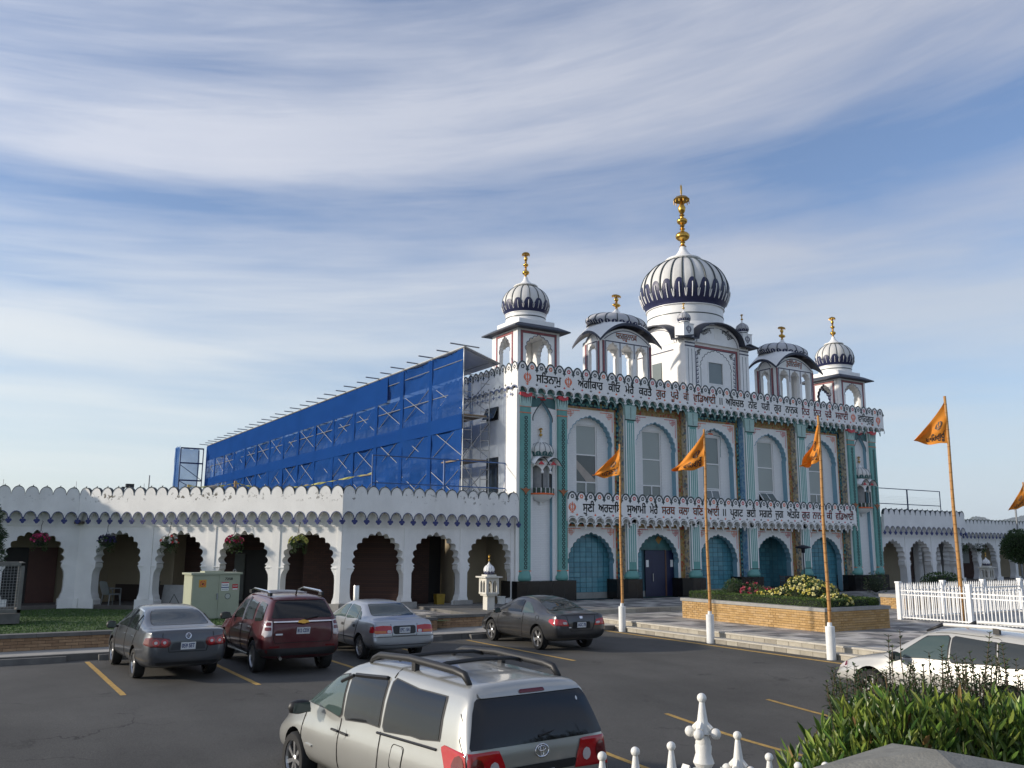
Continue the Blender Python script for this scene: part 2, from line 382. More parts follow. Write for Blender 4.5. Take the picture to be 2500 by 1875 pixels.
# painted bay lines (thin worn sheets that follow the lot)
M_yel = mat('worn_yellow_paint', (.46, .285, .075), .8, .25, 9, .2, dirt=.5)
M_yel.node_tree.nodes
def line(p0, p1, w=.11, wob=0):
    p0, p1 = Vector(p0), Vector(p1); d = (p1-p0); n = int(d.length/.4)+1; t = Vector((-d.y, d.x)).normalized()*w/2; mb = MB(); vs = []
    for i in range(n+1):
        p = p0+d*i/n; e = RND.uniform(-.006, .006)
        vs += [(p.x+t.x*(1+e*20), p.y+t.y, gz(p.x, p.y)+.004), (p.x-t.x, p.y-t.y, gz(p.x, p.y)+.004)]
    mb.add(vs, [(2*i, 2*i+1, 2*i+3, 2*i+2) for i in range(n)])
    return mb.build('parking_line', M_yel, None, kind='structure')
for u in (2.88, 5.36, 7.92, 10.45, 13.04): line((u, 23.5), (u, 18.1))
for u, a in ((14.0, 12.9), (11.35, 12.9), (8.75, 12.4), (6.15, 11.0)): line((u, a), (u, a-5.2))
line((18.50, 25.3), (18.32, 12.0), .17)

# asphalt edge, sidewalk, kerb, wheel stops on the side of the arcade
mb = MB()
mb.box(-12, 24.05, -.3, 18.9, 25.85, .15); mb.build('sidewalk', mat('pale_sidewalk', (.36, .34, .30), .85, .12, 2, .3, dirt=.3), kind='structure')
mb = MB()
for i in range(16): mb.box(-12+i*1.93, 23.9, -.3, -12+i*1.93+1.92, 24.045, .152)
mb.build('kerb', M_concd, kind='structure')
def wheel_stop(x0, x1, y, lab):
    mb = MB(); mb.prism([(-.09, 0), (.09, 0), (.06, .13), (-.06, .13)], x0, x1, axis='X'); mb.v = [(a, b+y, c+.0) for a, b, c in mb.v]
    o = mb.build('wheel_stop', M_concd); tag(o, lab, 'wheel stop')
wheel_stop(.2, 2.45, 23.72, 'long low concrete wheel stop in the empty bay beside the grey sedan')
wheel_stop(3.15, 5.0, 23.72, 'concrete wheel stop at the front wheels of the grey sedan')
wheel_stop(5.6, 7.4, 23.72, 'concrete wheel stop in front of the dark red sport utility vehicle')
wheel_stop(10.0, 12.35, 23.76, 'concrete wheel stop in the empty bay beside the silver sedan')
wheel_stop(13.3, 15.2, 23.76, 'concrete wheel stop at the front wheels of the charcoal coupe')

# lawn behind the low brick wall
lawn_z = .36
lm = mat('lawn_soil', (.038, .075, .016), .95, .25, 3)
grid_sheet('lawn', -14, 13.5, 25.35, 39.5, 55, 30, lambda x, y: .40-.014*max(0, y-25.4)+.02*sin(x*1.3)*cos(y*.9), lm, kind='structure')
def lawn_grass():
    mb = MB(); n = 42000; mt = []
    for i in range(n):
        x = RND.uniform(-2.5, 12.5); y = 25.5+ (RND.random()**1.3)*13.3
        if y > 31.1+ max(0, 12-x) -.2: continue
        z = .40-.014*max(0, y-25.4)+.02*sin(x*1.3)*cos(y*.9); a = RND.uniform(0, 2*pi); h = RND.uniform(.022, .05); w = .014; l = RND.uniform(-.03, .03)
        k = len(mb.v); mb.v += [(x-w*cos(a), y-w*sin(a), z), (x+w*cos(a), y+w*sin(a), z), (x+l, y+l*.5, z+h)]; mb.f.append((k, k+1, k+2)); mb.m.append(RND.choice((0, 0, 1, 2)))
    o = mb.build('grass', [mat('grass_green', (.050, .110, .018), .8, 0), mat('grass_dark', (.042, .095, .018), .8, 0), mat('grass_light', (.065, .125, .022), .8, 0)], kind='stuff')
    o['label'] = 'short green lawn grass behind the low brick wall'; o['category'] = 'grass'
lawn_grass()

# bricks: shared unit meshes
BRICK = {}
def brick_mesh(l, w, h, m):
    k = (round(l, 3), round(w, 3), h, m.name)
    if k not in BRICK:
        mb = MB(); c = .006
        mb.add([(-l/2, -w/2, -h/2), (l/2, -w/2, -h/2), (l/2, w/2, -h/2), (-l/2, w/2, -h/2), (-l/2, -w/2, h/2), (l/2, -w/2, h/2), (l/2, w/2, h/2), (-l/2, w/2, h/2)],
               [(0, 3, 2, 1), (4, 5, 6, 7), (0, 1, 5, 4), (1, 2, 6, 5), (2, 3, 7, 6), (3, 0, 4, 7)])
        BRICK[k] = mb.mesh('brick', m)
    return BRICK[k]
def brick_run(parent, p0, p1, z0, courses, mats, bl=.205, bh=.062, gap=.010, depth=.09, counter=None, limit=300, rest=None):
    """courses of single bricks from p0 to p1, outer face on the line"""
    p0, p1 = Vector((p0[0], p0[1], 0)), Vector((p1[0], p1[1], 0)); d = p1-p0; Lw = d.length; t = d/Lw; nrm = Vector((t.y, -t.x, 0)); rz = atan2(t.y, t.x)
    for c in range(courses):
        x = -(bl/2) if c % 2 else 0.
        while x < Lw-.02:
            a, b = max(0, x), min(Lw, x+bl)
            if b-a > .03:
                l = b-a-gap; l = round(l, 2); ce = p0+t*((a+b)/2)-nrm*(depth/2-RND.uniform(0, .005))
                m = RND.choice(mats); me = brick_mesh(l, depth, bh, m)
                q = (ce.x, ce.y, z0+c*(bh+gap)+bh/2+gap/2)
                if counter[0] < limit: obj('brick', me, parent, q, rz); counter[0] += 1
                else:
                    M = Matrix.Translation(q) @ Matrix.Rotation(rz, 4, 'Z'); rest.add([M @ v.co for v in me.vertices], [tuple(p.vertices) for p in me.polygons], mats.index(m))
            x += bl
# low retaining wall along the sidewalk
def low_wall(label, x0, x1, y, ret, lim=300):
    t = thing('brick_retaining_wall', label, 'wall', (0, 0, 0)); cnt = [0]; rest = MB()
    MB().box(x0+.01, y+.02, .10, x1-.01, y+.24, .455).build('core', M_mortar, t)
    brick_run(t, (x0, y), (x1, y), .15, 4, M_brickd, bl=.30, bh=.066, counter=cnt, rest=rest, limit=lim)
    if rest.v: rest.build('brick', M_brickd, t, kind='stuff')
    n = max(2, int((x1-x0)/1.2))
    for i in range(n):
        a = x0+(x1-x0)*i/n; b = x0+(x1-x0)*(i+1)/n
        MB().box(a+.004, y-.05, .458, b-.004, y+.30, .545).build('coping', M_concd, t)
low_wall('long low brown brick wall with grey coping in front of the lawn', -3.0, 12.9, 25.15, 0, 290)
low_wall('short low brown brick wall behind the charcoal coupe with grey coping', 12.95, 17.2, 25.75, 0)
# paved walk in front of the arcade and the two terrace levels
TERR = [mat('terrace_paver_%d' % i, c, .75, .14, 4, .25, dirt=.2) for i, c in enumerate([(.34, .32, .285), (.21, .20, .185), (.47, .44, .40), (.29, .26, .24), (.15, .145, .14)])]
def slab(name, x0, x1, y0, y1, z): return MB().box(x0, y0, -.3, x1, y1, z).build(name, M_concd, kind='structure')
def pavers(parent, x0, x1, y0, y1, z, s, limit, key, only=None):
    nx, ny = int(round((x1-x0)/s)), int(round((y1-y0)/s)); cells = [(i, j) for i in range(nx) for j in range(ny)]
    cells.sort(key=lambda c: key(x0+(c[0]+.5)*s, y0+(c[1]+.5)*s)); rest = MB(); sh = {}
    for n, (i, j) in enumerate(cells):
        cx, cy = x0+(i+.5)*s, y0+(j+.5)*s
        if only and not only(cx, cy): continue
        mi = RND.choice((0, 0, 1, 2, 2, 3, 4)) if (i//2+j//2) % 2 else RND.choice((0, 1, 1, 3, 4, 2)); h = RND.uniform(0, .003); g = .004
        if n < limit:
            if mi not in sh: sh[mi] = MB().box(-s/2+g, -s/2+g, -.03, s/2-g, s/2-g, .012).mesh('paver', TERR[mi])
            obj('paver', sh[mi], parent, (cx, cy, z+h))
        else:
            k = len(rest.v); rest.v += [(cx-s/2+g, cy-s/2+g, z+.010+h), (cx+s/2-g, cy-s/2+g, z+.010+h), (cx+s/2-g, cy+s/2-g, z+.010+h), (cx-s/2+g, cy+s/2-g, z+.010+h)]; rest.f.append((k, k+1, k+2, k+3)); rest.m.append(mi)
    if rest.v: rest.build('paver', TERR, parent, kind='stuff')
tl = slab('lower_terrace', 19.32, 48.0, 6.0, 26.30, .30)
pavers(tl, 19.55, 47.6, 6.2, 26.25, .30, .45, 300, lambda x, y: (x-19)+abs(y-19)*.7)
tu = slab('upper_terrace', 15.2, 62.0, 26.31, 31.3, .452)
pavers(tu, 19.6, 52.0, 26.75, 31.2, .452, .45, 200, lambda x, y: x)
tw = MB().box(11.2, 28.1, -.2, 19.55, 34.9, .33).build('arcade_walk', M_concd, kind='structure')
pavers(tw, 12.0, 19.5, 28.5, 33.9, .333, .45, 120, lambda x, y: y)
for nm, x0, z0, z1, key in (('terrace_step', 18.9, 0, .15, 0), ('terrace_step', 19.2, .15, .30, 1)):
    st = MB().box(x0+.05, 9.0, -.3, x0+.34, 26.28, z1-.004).build(nm, M_concd, kind='structure')
    y = 9.0
    while y < 26.2:
        l = RND.uniform(.40, .46); b = min(26.28, y+l)
        MB().box(x0, y+.006, z0-.02, x0+.36, b-.006, z1-.035).build('kerb_stone', RND.choice(M_kerb), st); y = b
    MB().box(x0-.025, 9.0, z1-.034, x0+.345, 26.28, z1+.004+.006*key).build('nosing', mat('pale_nosing', (.46, .43, .37), .8, .12, 4, .25, dirt=.3), st)
st = MB().box(19.0, 26.36, .30, 47, 26.7, .455).build('terrace_step', M_concd, kind='structure')
x = 19.0
while x < 46:
    l = RND.uniform(.5, .6); MB().box(x+.006, 26.305, .29, x+l-.006, 26.72, .468).build('kerb_stone', RND.choice(M_kerb), st); x += l
# ---------------------------------------------------------------- temple
YF = 31.55                                           # main wall face
T = thing('temple', 'white domed temple with teal pilasters and two bands of painted lettering', 'temple', (31.9, 31.55, .45))
class _Off:                                          # parts are modelled in world coordinates and parented to the temple
    pass
def tpart(mb, name, mats, parent=None, smooth=False, **kw):
    o = mb.build(name, mats, parent or T, smooth, **kw)
    if (parent or T) is T: o.matrix_parent_inverse = Matrix.Translation((-31.9, -31.55, -.45))
    return o
def tobj(name, me, parent=None, loc=None, rz=None, **kw):
    o = obj(name, me, parent or T, loc, rz, **kw)
    if (parent or T) is T: o.matrix_parent_inverse = Matrix.Translation((-31.9, -31.55, -.45))
    return o
PC = [25.91, 29.79, 33.67, 37.56]                    # fluted pilaster centres
BAYS = [(22.33, 25.60), (26.21, 29.48), (30.10, 33.36), (33.98, 37.25), (37.87, 41.24)]
BACK = 82.0
# bearing walls
mb = MB(); mb.box(19.75, 33.75, .0, 44.05, BACK, 9.4); tpart(mb, 'wall', M_white)
mb = MB(); mb.box(19.75, 32.16, .4, 19.9, 33.76, 9.4); tpart(mb, 'wall', M_white)
mb = MB(); mb.box(19.95, 32.5, 9.0, 44.02, 33.8, 9.55); tpart(mb, 'roof', M_conc)
# niche walls left and right, flat wall above / between
def niche(u0, u1):
    c = (u0+u1)/2; hw = .50; mb = MB()
    # wall with a shallow recess topped by an ogee arch
    out = [(u0-.12, 1.2), (u1+.12, 1.2), (u1+.12, 9.3), (u0-.12, 9.3)]
    arch = []
    for i in range(25):
        t = i/24; a = pi*t; r = 1+.05*abs(sin(5*a)); x = -cos(a)*hw*r; z = 8.05+sin(a)*.62*r + .22*max(0, 1-abs(t-.5)*5)
        arch.append((c+x, z))
    pts = [(u0-.12, 1.2), (c-hw, 1.2)]+arch+[(c+hw, 1.2), (u1+.12, 1.2), (u1+.12, 9.3), (u0-.12, 9.3)]
    mb.prism(pts, YF-.02, YF+.20, 0, 1); tpart(mb, 'niche_surround', [M_whiteb, M_bluer])
    tpart(MB().box(u0-.05, YF+.18, 1.2, u1+.05, YF+.40, 9.3), 'niche_wall', M_whiteb)
    ln = MB(); ln.ribbon([(p[0], p[1]) for p in arch], .045, YF-.028, .006); tpart(ln, 'arch_line', M_darkline)
    s_ = MB(); s_.prism([(u0-.04, 9.08), (u0-.04, 8.62)]+[(c+(p[0]-c)*1.02, p[1]+.03) for p in arch if p[1] > 8.62]+[(u1+.04, 8.62), (u1+.04, 9.08)], YF-.026, YF-.018); tpart(s_, 'spandrel', M_teald)
    tpart(MB().box(u0-.04, YF-.03, 9.08, u1+.04, YF-.012, 9.12), 'arch_line', M_crimson)
    tpart(MB().lathe([(.0, -.03), (.12, -.02), (.14, .0), (.12, .02), (0, .03)], (0, 0, 0), 14), 'rosette', M_crimson).location = (c, YF-.04, 9.0)
niche(20.46, 21.74); niche(41.86, 43.12)
def beadring(r0=.085, r1=.05, d=.012):
    mb = MB(); n = 6
    o = [(r0*cos(2*pi*i/n+pi/6), r0*.95*sin(2*pi*i/n+pi/6)) for i in range(n)]; q = [(r1*cos(2*pi*i/n+pi/6), r1*sin(2*pi*i/n+pi/6)) for i in range(n)]
    for i in range(n):
        j = (i+1) % n; mb.prism([o[i], o[j], q[j], q[i]], -d, 0)
    return mb
def post(u0, u1, eagle=True):
    c = (u0+u1)/2; hw = (u1-u0)/2
    mb = MB(); mb.prism([(u0, 1.72), (u1, 1.72), (u1, 9.05), (u0, 9.05)], YF-.18, YF+.0); p = tpart(mb, 'pilaster', M_teal)
    MB().box(u0-.055, YF-.07, 1.3, u0-.002, YF+.005, 9.2).build('edge_strip', M_paint, p); MB().box(u1+.002, YF-.07, 1.3, u1+.055, YF+.005, 9.2).build('edge_strip', M_paint, p)
    ch = MB(); b = beadring(); z = 1.86; 
    while z < 8.2:
        ch.add([(x+c+.02, YF-.182+y, zz+z) for x, y, zz in b.v], b.f); z += .165
    ch.build('ring_chain', M_black, p, kind='stuff')
    bs = MB(); bs.lathe([(hw*1.0, 0), (hw*1.28, .03), (hw*1.30, .16), (hw*1.12, .30), (hw*1.05, .42)], (c, YF-.05, 1.3), 16, sy=.75); bs.build('base', M_teal, p, True)
    MB().box(u0-.02, YF-.20, 1.69, u1+.02, YF-.01, 1.725).build('band', M_orange, p)
    for zz in (8.33, 8.60): MB().box(u0-.015, YF-.195, zz, u1+.015, YF-.01, zz+.03).build('band', M_orange, p)
    cp = MB(); cp.prism([(u0, 8.62), (u1, 8.62), (u1+.05, 9.1), (u0-.05, 9.1)], YF-.2, YF-.01); cp.build('capital', M_tealL, p)
    dr = MB()
    for k in range(5):
        x = u0+.05+k*(u1-u0-.1)/4; dr.prism([(x-.02, 9.08), (x+.02, 9.08), (x+.008, 8.75+.08*(k % 2))], YF-.21, YF-.2)
    dr.build('drip_ornament', M_black, p)
    MB().prism([(u0-.03, 9.08), (c, 9.0), (u1+.03, 9.08), (u1+.03, 9.22), (u0-.03, 9.22)], YF-.24, YF-.01).build('rosette', M_crimson, p)
    if eagle:
        e = MB(); e.prism([(c-.26, 5.12), (c-.12, 5.02), (c-.05, 4.95), (c, 4.85), (c+.05, 4.95), (c+.12, 5.02), (c+.26, 5.12), (c+.10, 5.09), (c+.05, 5.12), (c, 5.16), (c-.05, 5.12), (c-.10, 5.09)], YF-.23, YF-.17); e.build('bird_ornament', mat('terracotta_paint', (.34, .12, .05), .6), p)
for a, b in ((19.86, 20.39), (21.82, 22.29), (41.28, 41.82), (43.17, 43.67)): post(a, b)
# fluted pilasters between bays, both storeys in one
for c in PC:
    u0, u1 = c-.29, c+.29
    p = tpart(MB().box(u0, YF-.12, 1.65, u1, YF+.40, 9.2), 'pilaster', M_teal)
    MB().box(u0-.02, YF-.06, 1.3, u0-.002, YF+.36, 9.2).build('edge_strip', M_paint, p); MB().box(u1+.002, YF-.06, 1.3, u1+.02, YF+.36, 9.2).build('edge_strip', M_paint, p)
    for za, zb_ in ((2.05, 3.72), (4.9, 8.35)):
        for k in (-1, 0, 1):
            MB().box(c+k*.125-.030, YF-.127, za, c+k*.125+.030, YF-.115, zb_).build('flute', mat('white_green_flute', (.56, .67, .64), .5, .05, 3), p)
    for q0, q1 in ((u0, u0+.065), (u1-.065, u1)): MB().box(q0-.001, YF-.126, 1.66, q1+.001, YF-.119, 8.45).build('edge_strip', M_paint, p)
    MB().box(u0-.03, YF-.135, 1.68, u1+.03, YF-.11, 1.71).build('band', M_black, p)
    MB().lathe([(.30, 0), (.40, .03), (.40, .15), (.33, .27), (.30, .36)], (c, YF-.02, 1.3), 16, sy=.6).build('base', M_teal, p, True)
    cp = MB(); cp.prism([(u0, 8.5), (u1, 8.5), (u1+.06, 9.15), (u0-.06, 9.15)], YF-.16, YF+.0); cp.build('capital', M_tealL, p)
    MB().box(c-.008, YF-.168, 8.55, c+.008, YF-.158, 9.1).build('band', M_black, p); MB().box(u0-.02, YF-.17, 8.48, u1+.02, YF-.11, 8.51).build('band', M_black, p)

def cusp_arch(c, hw, zs, rise, lobes, amp, z0, n=5, point=.06):
    """opening outline from left foot over the cusped head to the right foot"""
    pts = [(c-hw, z0)]; N_ = lobes*n
    for i in range(N_+1):
        a = pi*i/N_; k = 1+amp*(abs(sin(lobes*a))-.5)
        x = -cos(a)*hw*k; z = zs+sin(a)*rise*k + point*max(0, 1-abs(i/N_-.5)*lobes*1.2)
        pts.append((c+x, max(z, zs-.02)))
    pts.append((c+hw, z0)); return pts
RED = [M_orange, M_crimson, M_orange, M_crimson, M_orange]
def fret(c, hw, z, y, m, parent, s=1):
    """knotted corner motifs with their two straight tails, one per corner"""
    for sg in (-1, 1):
        mb = MB(); x = c+sg*hw; i = -sg
        P = [(x, z), (x+i*.10, z), (x+i*.10, z-.24), (x+i*.26, z-.24), (x+i*.26, z-.08), (x+i*.02, z-.08), (x+i*.02, z-.16), (x+i*.34, z-.16), (x+i*.34, z-.0), (x+i*.18, z), (x+i*.18, z-.30)]
        mb.ribbon(P, .026, y-.004, .004); mb.ribbon([(x+i*.10, z+.01), (x+i*.70, z+.01)], .026, y-.0045, .004); mb.ribbon([(x, z), (x, z-.85)], .026, y-.0045, .004)
        mb.build('corner_motif', m, parent)
tile_n = [0]; tile_me = {}
def bay(i, u0, u1):
    c = (u0+u1)/2; YB = YF+.40; hw = (u1-u0)/2
    st = M_stoneb if i == 2 else M_stone
    # reveal on the far side faced with stone, the other plain
    tpart(MB().box(u1-.012, YF+.02, 1.25, u1+.02, YB+.02, 9.25), 'stone_reveal', st)
    tpart(MB().box(u0-.02, YF+.02, 1.25, u0+.012, YB+.02, 9.25), 'stone_reveal', st)
    for storey, (zb_, zt) in enumerate(((.45, 4.06), (4.75, 9.22))):
        fr_t = 3.86 if storey == 0 else 9.12
        # mosaic borders
        om = M_mosb if (i % 2 == 0) else M_mosg; om2 = M_mosg
        bw = .16
        z1 = zb_+(.85 if storey == 0 else 0)
        b1 = MB(); b1.box(u0+.012, YB-.05, z1, u0+.012+bw, YB, zt); b1.box(u1-.012-bw, YB-.05, z1, u1-.012, YB, zt); b1.box(u0+.012+bw, YB-.05, fr_t-bw, u1-.012-bw, YB, zt)
        p = tpart(b1, 'mosaic_border', om)
        a0, a1, at = u0+.012+bw, u1-.012-bw, fr_t-bw
        b2 = MB(); w2 = .11; b2.box(a0+.002, YB-.035, z1, a0+w2, YB, at-.002); b2.box(a1-w2, YB-.035, z1, a1-.002, YB, at-.002); b2.box(a0+w2, YB-.035, at-w2, a1-w2, YB, at-.002); b2.build('gold_border', om2, p)
        # raised studs on the borders
        sd_ = MB(); k = 0; z = z1+.12
        while z < at-.1:
            for xx in (u0+.012+bw/2, u1-.012-bw/2):
                sd_.prism([(xx+.045*cos(q*pi/4), z+.06*sin(q*pi/4)) for q in range(8)], YB-.056, YB-.049)
            z += .21
        x = u0+.15
        while x < u1-.12:
            sd_.prism([(x+.08*cos(q*pi/4), fr_t-bw/2+.02+.045*sin(q*pi/4)) for q in range(8)], YB-.056, YB-.049); x += .22
        sd_.build('stud', [M_teal, M_mosg][i % 2] if i % 2 == 0 else mat('ochre_paint', (.30, .22, .06), .6), p, kind='stuff')
        e0, e1, et = a0+w2, a1-w2, at-w2
        t_ = MB(); t_.box(e0, YB-.05, z1, e0+.028, YB+.01, et); t_.box(e1-.028, YB-.05, z1, e1, YB+.01, et); t_.box(e0+.028, YB-.05, et-.028, e1-.028, YB+.01, et); t_.build('white_trim', M_paint, p)
        e0 += .028; e1 -= .028; et -= .028
        ahw = (e1-e0)/2-.075
        if storey == 0: rise = ahw*1.02; zs = et-.30-rise
        else: rise = ahw*1.05; zs = et-.30-rise
        arch = cusp_arch(c, ahw, zs, rise, 15, .045, zb_, 4, .05)
        pts = [(e0, zb_)]+arch+[(e1, zb_), (e1, et), (e0, et)]
        depth = .30 if storey else .28
        pm = MB(); pm.prism(pts, YB-.012, YB+depth, 0, 1); pan = tpart(pm, 'arch_panel', [M_paint, M_bluer])
        ln = MB(); ln.ribbon(arch[1:-1], .03, YB-.016, .003); ln.build('arch_line', M_bluer if storey else M_teald, pan)
        fret(c, (e1-e0)/2-.05, et-.06, YB-.013, RED[i], pan)
        if storey == 1:
            yw = YB+depth-.02; w0, w1, wz = c-.585, c+.60, 8.20
            bw_ = MB(); bw_.box(c-ahw-.1, yw, zb_-.1, w0, yw+.18, et); bw_.box(w1, yw, zb_-.1, c+ahw+.1, yw+.18, et); bw_.box(w0, yw, wz, w1, yw+.18, et); bk = tpart(bw_, 'window_wall', M_whiteb)
            wf = MB(); f = .055
            for q in ((w0, w0+f, 4.7, wz), (w1-f, w1, 4.7, wz)): wf.box(q[0], yw+.05, q[2], q[1], yw+.13, q[3])
            for z in (wz-f, 6.80, 5.56): wf.box(w0+f, yw+.052, z, w1-f, yw+.128, z+f)
            if i not in (2, 3): wf.box(c-.025, yw+.054, 4.7, c+.03, yw+.126, 5.56)
            win = tpart(wf, 'window', M_paint)
            MB().box(w0+f, yw+.085, 6.855, w1-f, yw+.095, wz-f).build('pane', M_drape if i in (0, 1, 3) else M_glass, win)
            MB().box(w0+f, yw+.085, 5.615, w1-f, yw+.095, 6.80).build('pane', M_glassd if i == 0 else M_drape, win)
            if i == 0:
                MB().prism([(w0+f, 6.60), (w0+f, 6.22), (w1-f-.50, 5.62), (w1-f, 5.62), (w1-f, 5.72)], yw+.081, yw+.084).build('blind', mat('fallen_blind', (.42, .37, .32), .6), win)
            lo = MB(); lo.box(w0+f, yw+.085, 4.7, c-.025, yw+.095, 5.56); lo.box(c+.03, yw+.085, 4.7, w1-f, yw+.095, 5.56)
            if i not in (2, 3): lo.build('pane', M_glass, win)
            else:                                      # awning sash pushed open at the bottom
                MB().box(w0+f, yw+.12, 4.7, w1-f, yw+.13, 5.56).build('dark_opening', M_black, win)
                s_ = MB(); w = w1-w0-2*f; h = .80
                s_.box(0, 0, -h, .05, .04, 0); s_.box(w-.05, 0, -h, w, .04, 0); s_.box(.05, 0, -.05, w-.05, .04, 0); s_.box(.05, 0, -h, w-.05, .04, -h+.05); s_.box(w/2-.02, .002, -h+.05, w/2+.02, .038, -.05)
                so_ = s_.build('sash', M_paint, win, loc=(w0+f, yw+.06, 5.54)); so_.rotation_euler = (radians(-14 if i == 2 else -38), 0, 0)
                MB().box(.05, .015, -h+.05, w-.05, .025, -.05).build('pane', M_glass, so_)
            if i == 2:
                put_text('ੴ', c-.20, c+.16, 8.42, 8.66, yw-.004, M_black, bk)
                MB().prism([(c-.22, 8.30), (c+.22, 8.30), (c+.12, 8.38), (c-.12, 8.38)], yw-.01, yw-.001).build('ornament', M_orange, bk)
                vine = MB(); vine.ribbon([(w0-.06, 7.2), (w0-.05, 7.7), (w0-.09, 8.0), (w0-.05, 8.25), (c-.2, 8.3)], .03, yw-.006, .005); vine.ribbon([(w1+.06, 7.2), (w1+.05, 7.7), (w1+.09, 8.0), (w1+.05, 8.25), (c+.2, 8.3)], .03, yw-.006, .005); vine.build('painted_vine', M_teald, bk)
        else:
            # tiled porch behind the arch
            yb, x0, x1 = YB+(1.5 if i == 3 else .42), c-ahw-.06, c+ahw+.06
            sh = MB(); sh.box(x0-.12, yb+.02, .40, x1+.12, yb+.14, 4.0); sh.box(x0-.12, YB+depth+.002, .40, x0-.01, yb+.02, 4.0); sh.box(x1+.01, YB+depth+.002, .40, x1+.12, yb+.02, 4.0); sh.box(x0-.01, YB+depth+.002, et+.02, x1+.01, yb+.02, et+.12)
            shell = tpart(sh, 'porch', M_grout)
            tw_, th = .33, .22; rest = MB(); nx = int((x1-x0)/tw_)+1
            for r in range(13):
                for k in range(nx):
                    X0 = x0+k*tw_; X1 = min(x1, X0+tw_)
                    if X1-X0 < .05: continue
                    zz = .72+r*th; mi = RND.randrange(3)
                    if i == 1 and 27.3 < (X0+X1)/2 < 29.2 and zz < 2.5: continue
                    key = (round(X1-X0, 2), mi)
                    if i in (0, 2, 4) and tile_n[0] < 300:
                        if key not in tile_me: tile_me[key] = MB().prism([(.012, 0.011), (key[0]-.012, .011), (key[0]-.012, th-.011), (.012, th-.011)], -.022, .022).mesh('tile', M_tile[mi])
                        tobj('tile', tile_me[key], shell, (X0, yb, zz)); tile_n[0] += 1
                    else: rest.box(X0+.012, yb-.022, zz+.011, X1-.012, yb+.02, zz+th-.011, mi)
                nd = int((yb-YB-depth)/.33)+1
                for sx_ in (x0, x1):
                    for k in range(nd):
                        y0_ = YB+depth+.01+k*.33; y1_ = min(yb-.02, y0_+.32)
                        if y1_-y0_ < .04: continue
                        zz = .72+r*th; q = .014 if sx_ == x0 else -.014
                        a, b_ = sorted((sx_-.012, sx_+q)); rest.box(a, y0_+.005, zz+.004, b_, y1_-.005, zz+th-.004, RND.randrange(3))
            rest.build('tile', M_tile, shell, kind='stuff')
            MB().box(x0, yb-.03, .45, x1, yb+.015, .72).build('skirting', mat('pale_stone_skirting', (.30, .31, .29), .7), shell)
            if i == 1:
                dr_ = MB(); d0, d1 = 27.36, 29.10; yd = YB+.34
                dr_.box(d0, yd, .46, (d0+d1)/2+.36-.03, yd+.05, 2.56); dr_.box((d0+d1)/2+.36+.05, yd, .46, d1, yd+.05, 2.56); D = tpart(dr_, 'door', mat('navy_door_paint', (.006, .011, .052), .4, .1, 3))
                MB().box((d0+d1)/2+.33, yd-.02, .46, (d0+d1)/2+.41, yd+.06, 2.58).build('door_post', mat('brown_door_post', (.12, .06, .035), .5), D)
                MB().box(d0-.5, yd-.02, 2.58, d1+.05, yd+.06, 2.66).build('lintel', M_teald, D)
                MB().box(d0-.5, yd, 2.66, d1+.05, yd+.06, 3.45).build('transom_panel', mat('dark_teal_transom', (.03, .12, .12), .5, .3, 3), D)
                MB().box(d0+.04, yd-.008, 1.8, d0+.2, yd-.001, 2.12).build('notice', M_paint, D); MB().box(d1-.2, yd-.008, 1.8, d1-.04, yd-.001, 2.12).build('notice', M_paint, D)
                MB().tube([(d0+.42, yd-.05, 1.15), (d0+.42, yd-.05, 1.5)], .018).build('handle', M_brush, D)
                MB().prism([(28.0, 3.05), (28.2, 2.85), (28.4, 3.1), (28.2, 3.25)], yd-.01, yd-.002).build('ornament', mat('faded_gilt', (.3, .16, .03), .6), D)
for i, (a, b) in enumerate(BAYS): bay(i, a, b)
# wall strips between the storeys and under the roof line
tpart(MB().box(22.31, YF+.05, 3.95, 41.26, YF+.39, 4.85), 'wall', M_white)
tpart(MB().box(19.80, YF+.05, 9.22, 43.95, YF+.6, 9.55), 'wall', M_teald)
for a, b in ((19.78, 22.31), (41.26, 43.75)): tpart(MB().box(a+.14, YF+.41, .4, b, 33.77, 9.3), 'wall', M_white)
for c in PC: tpart(MB().box(c-.33, YF+.41, .4, c+.33, 33.77, 9.2), 'wall', M_white)
tpart(MB().box(22.3, YF+.9, 3.85, 41.3, 33.76, 4.65), 'floor_slab', M_white)
# granite plinths
def plinth(u0, u1, ch, lab=None):
    mb = MB(); mb.prism([(u0, YF+.75), (u0+.02, YF+.05), (u0+ch, YF-.32), (u1-ch, YF-.32), (u1-.02, YF+.05), (u1, YF+.75)], .45, 1.30, axis='Z'); p = tpart(mb, 'granite_plinth', M_granite)
    x = u0+ch+.5
    while x < u1-ch-.1: MB().box(x-.004, YF-.324, .46, x+.004, YF-.318, 1.295).build('joint', mat('granite_joint', (.04, .04, .04), .6), p); x += .62
for a, b in ((19.52, 22.75), (40.85, 44.0)): plinth(a, b, .12)
for c in PC: plinth(c-.80, c+.72, .35)

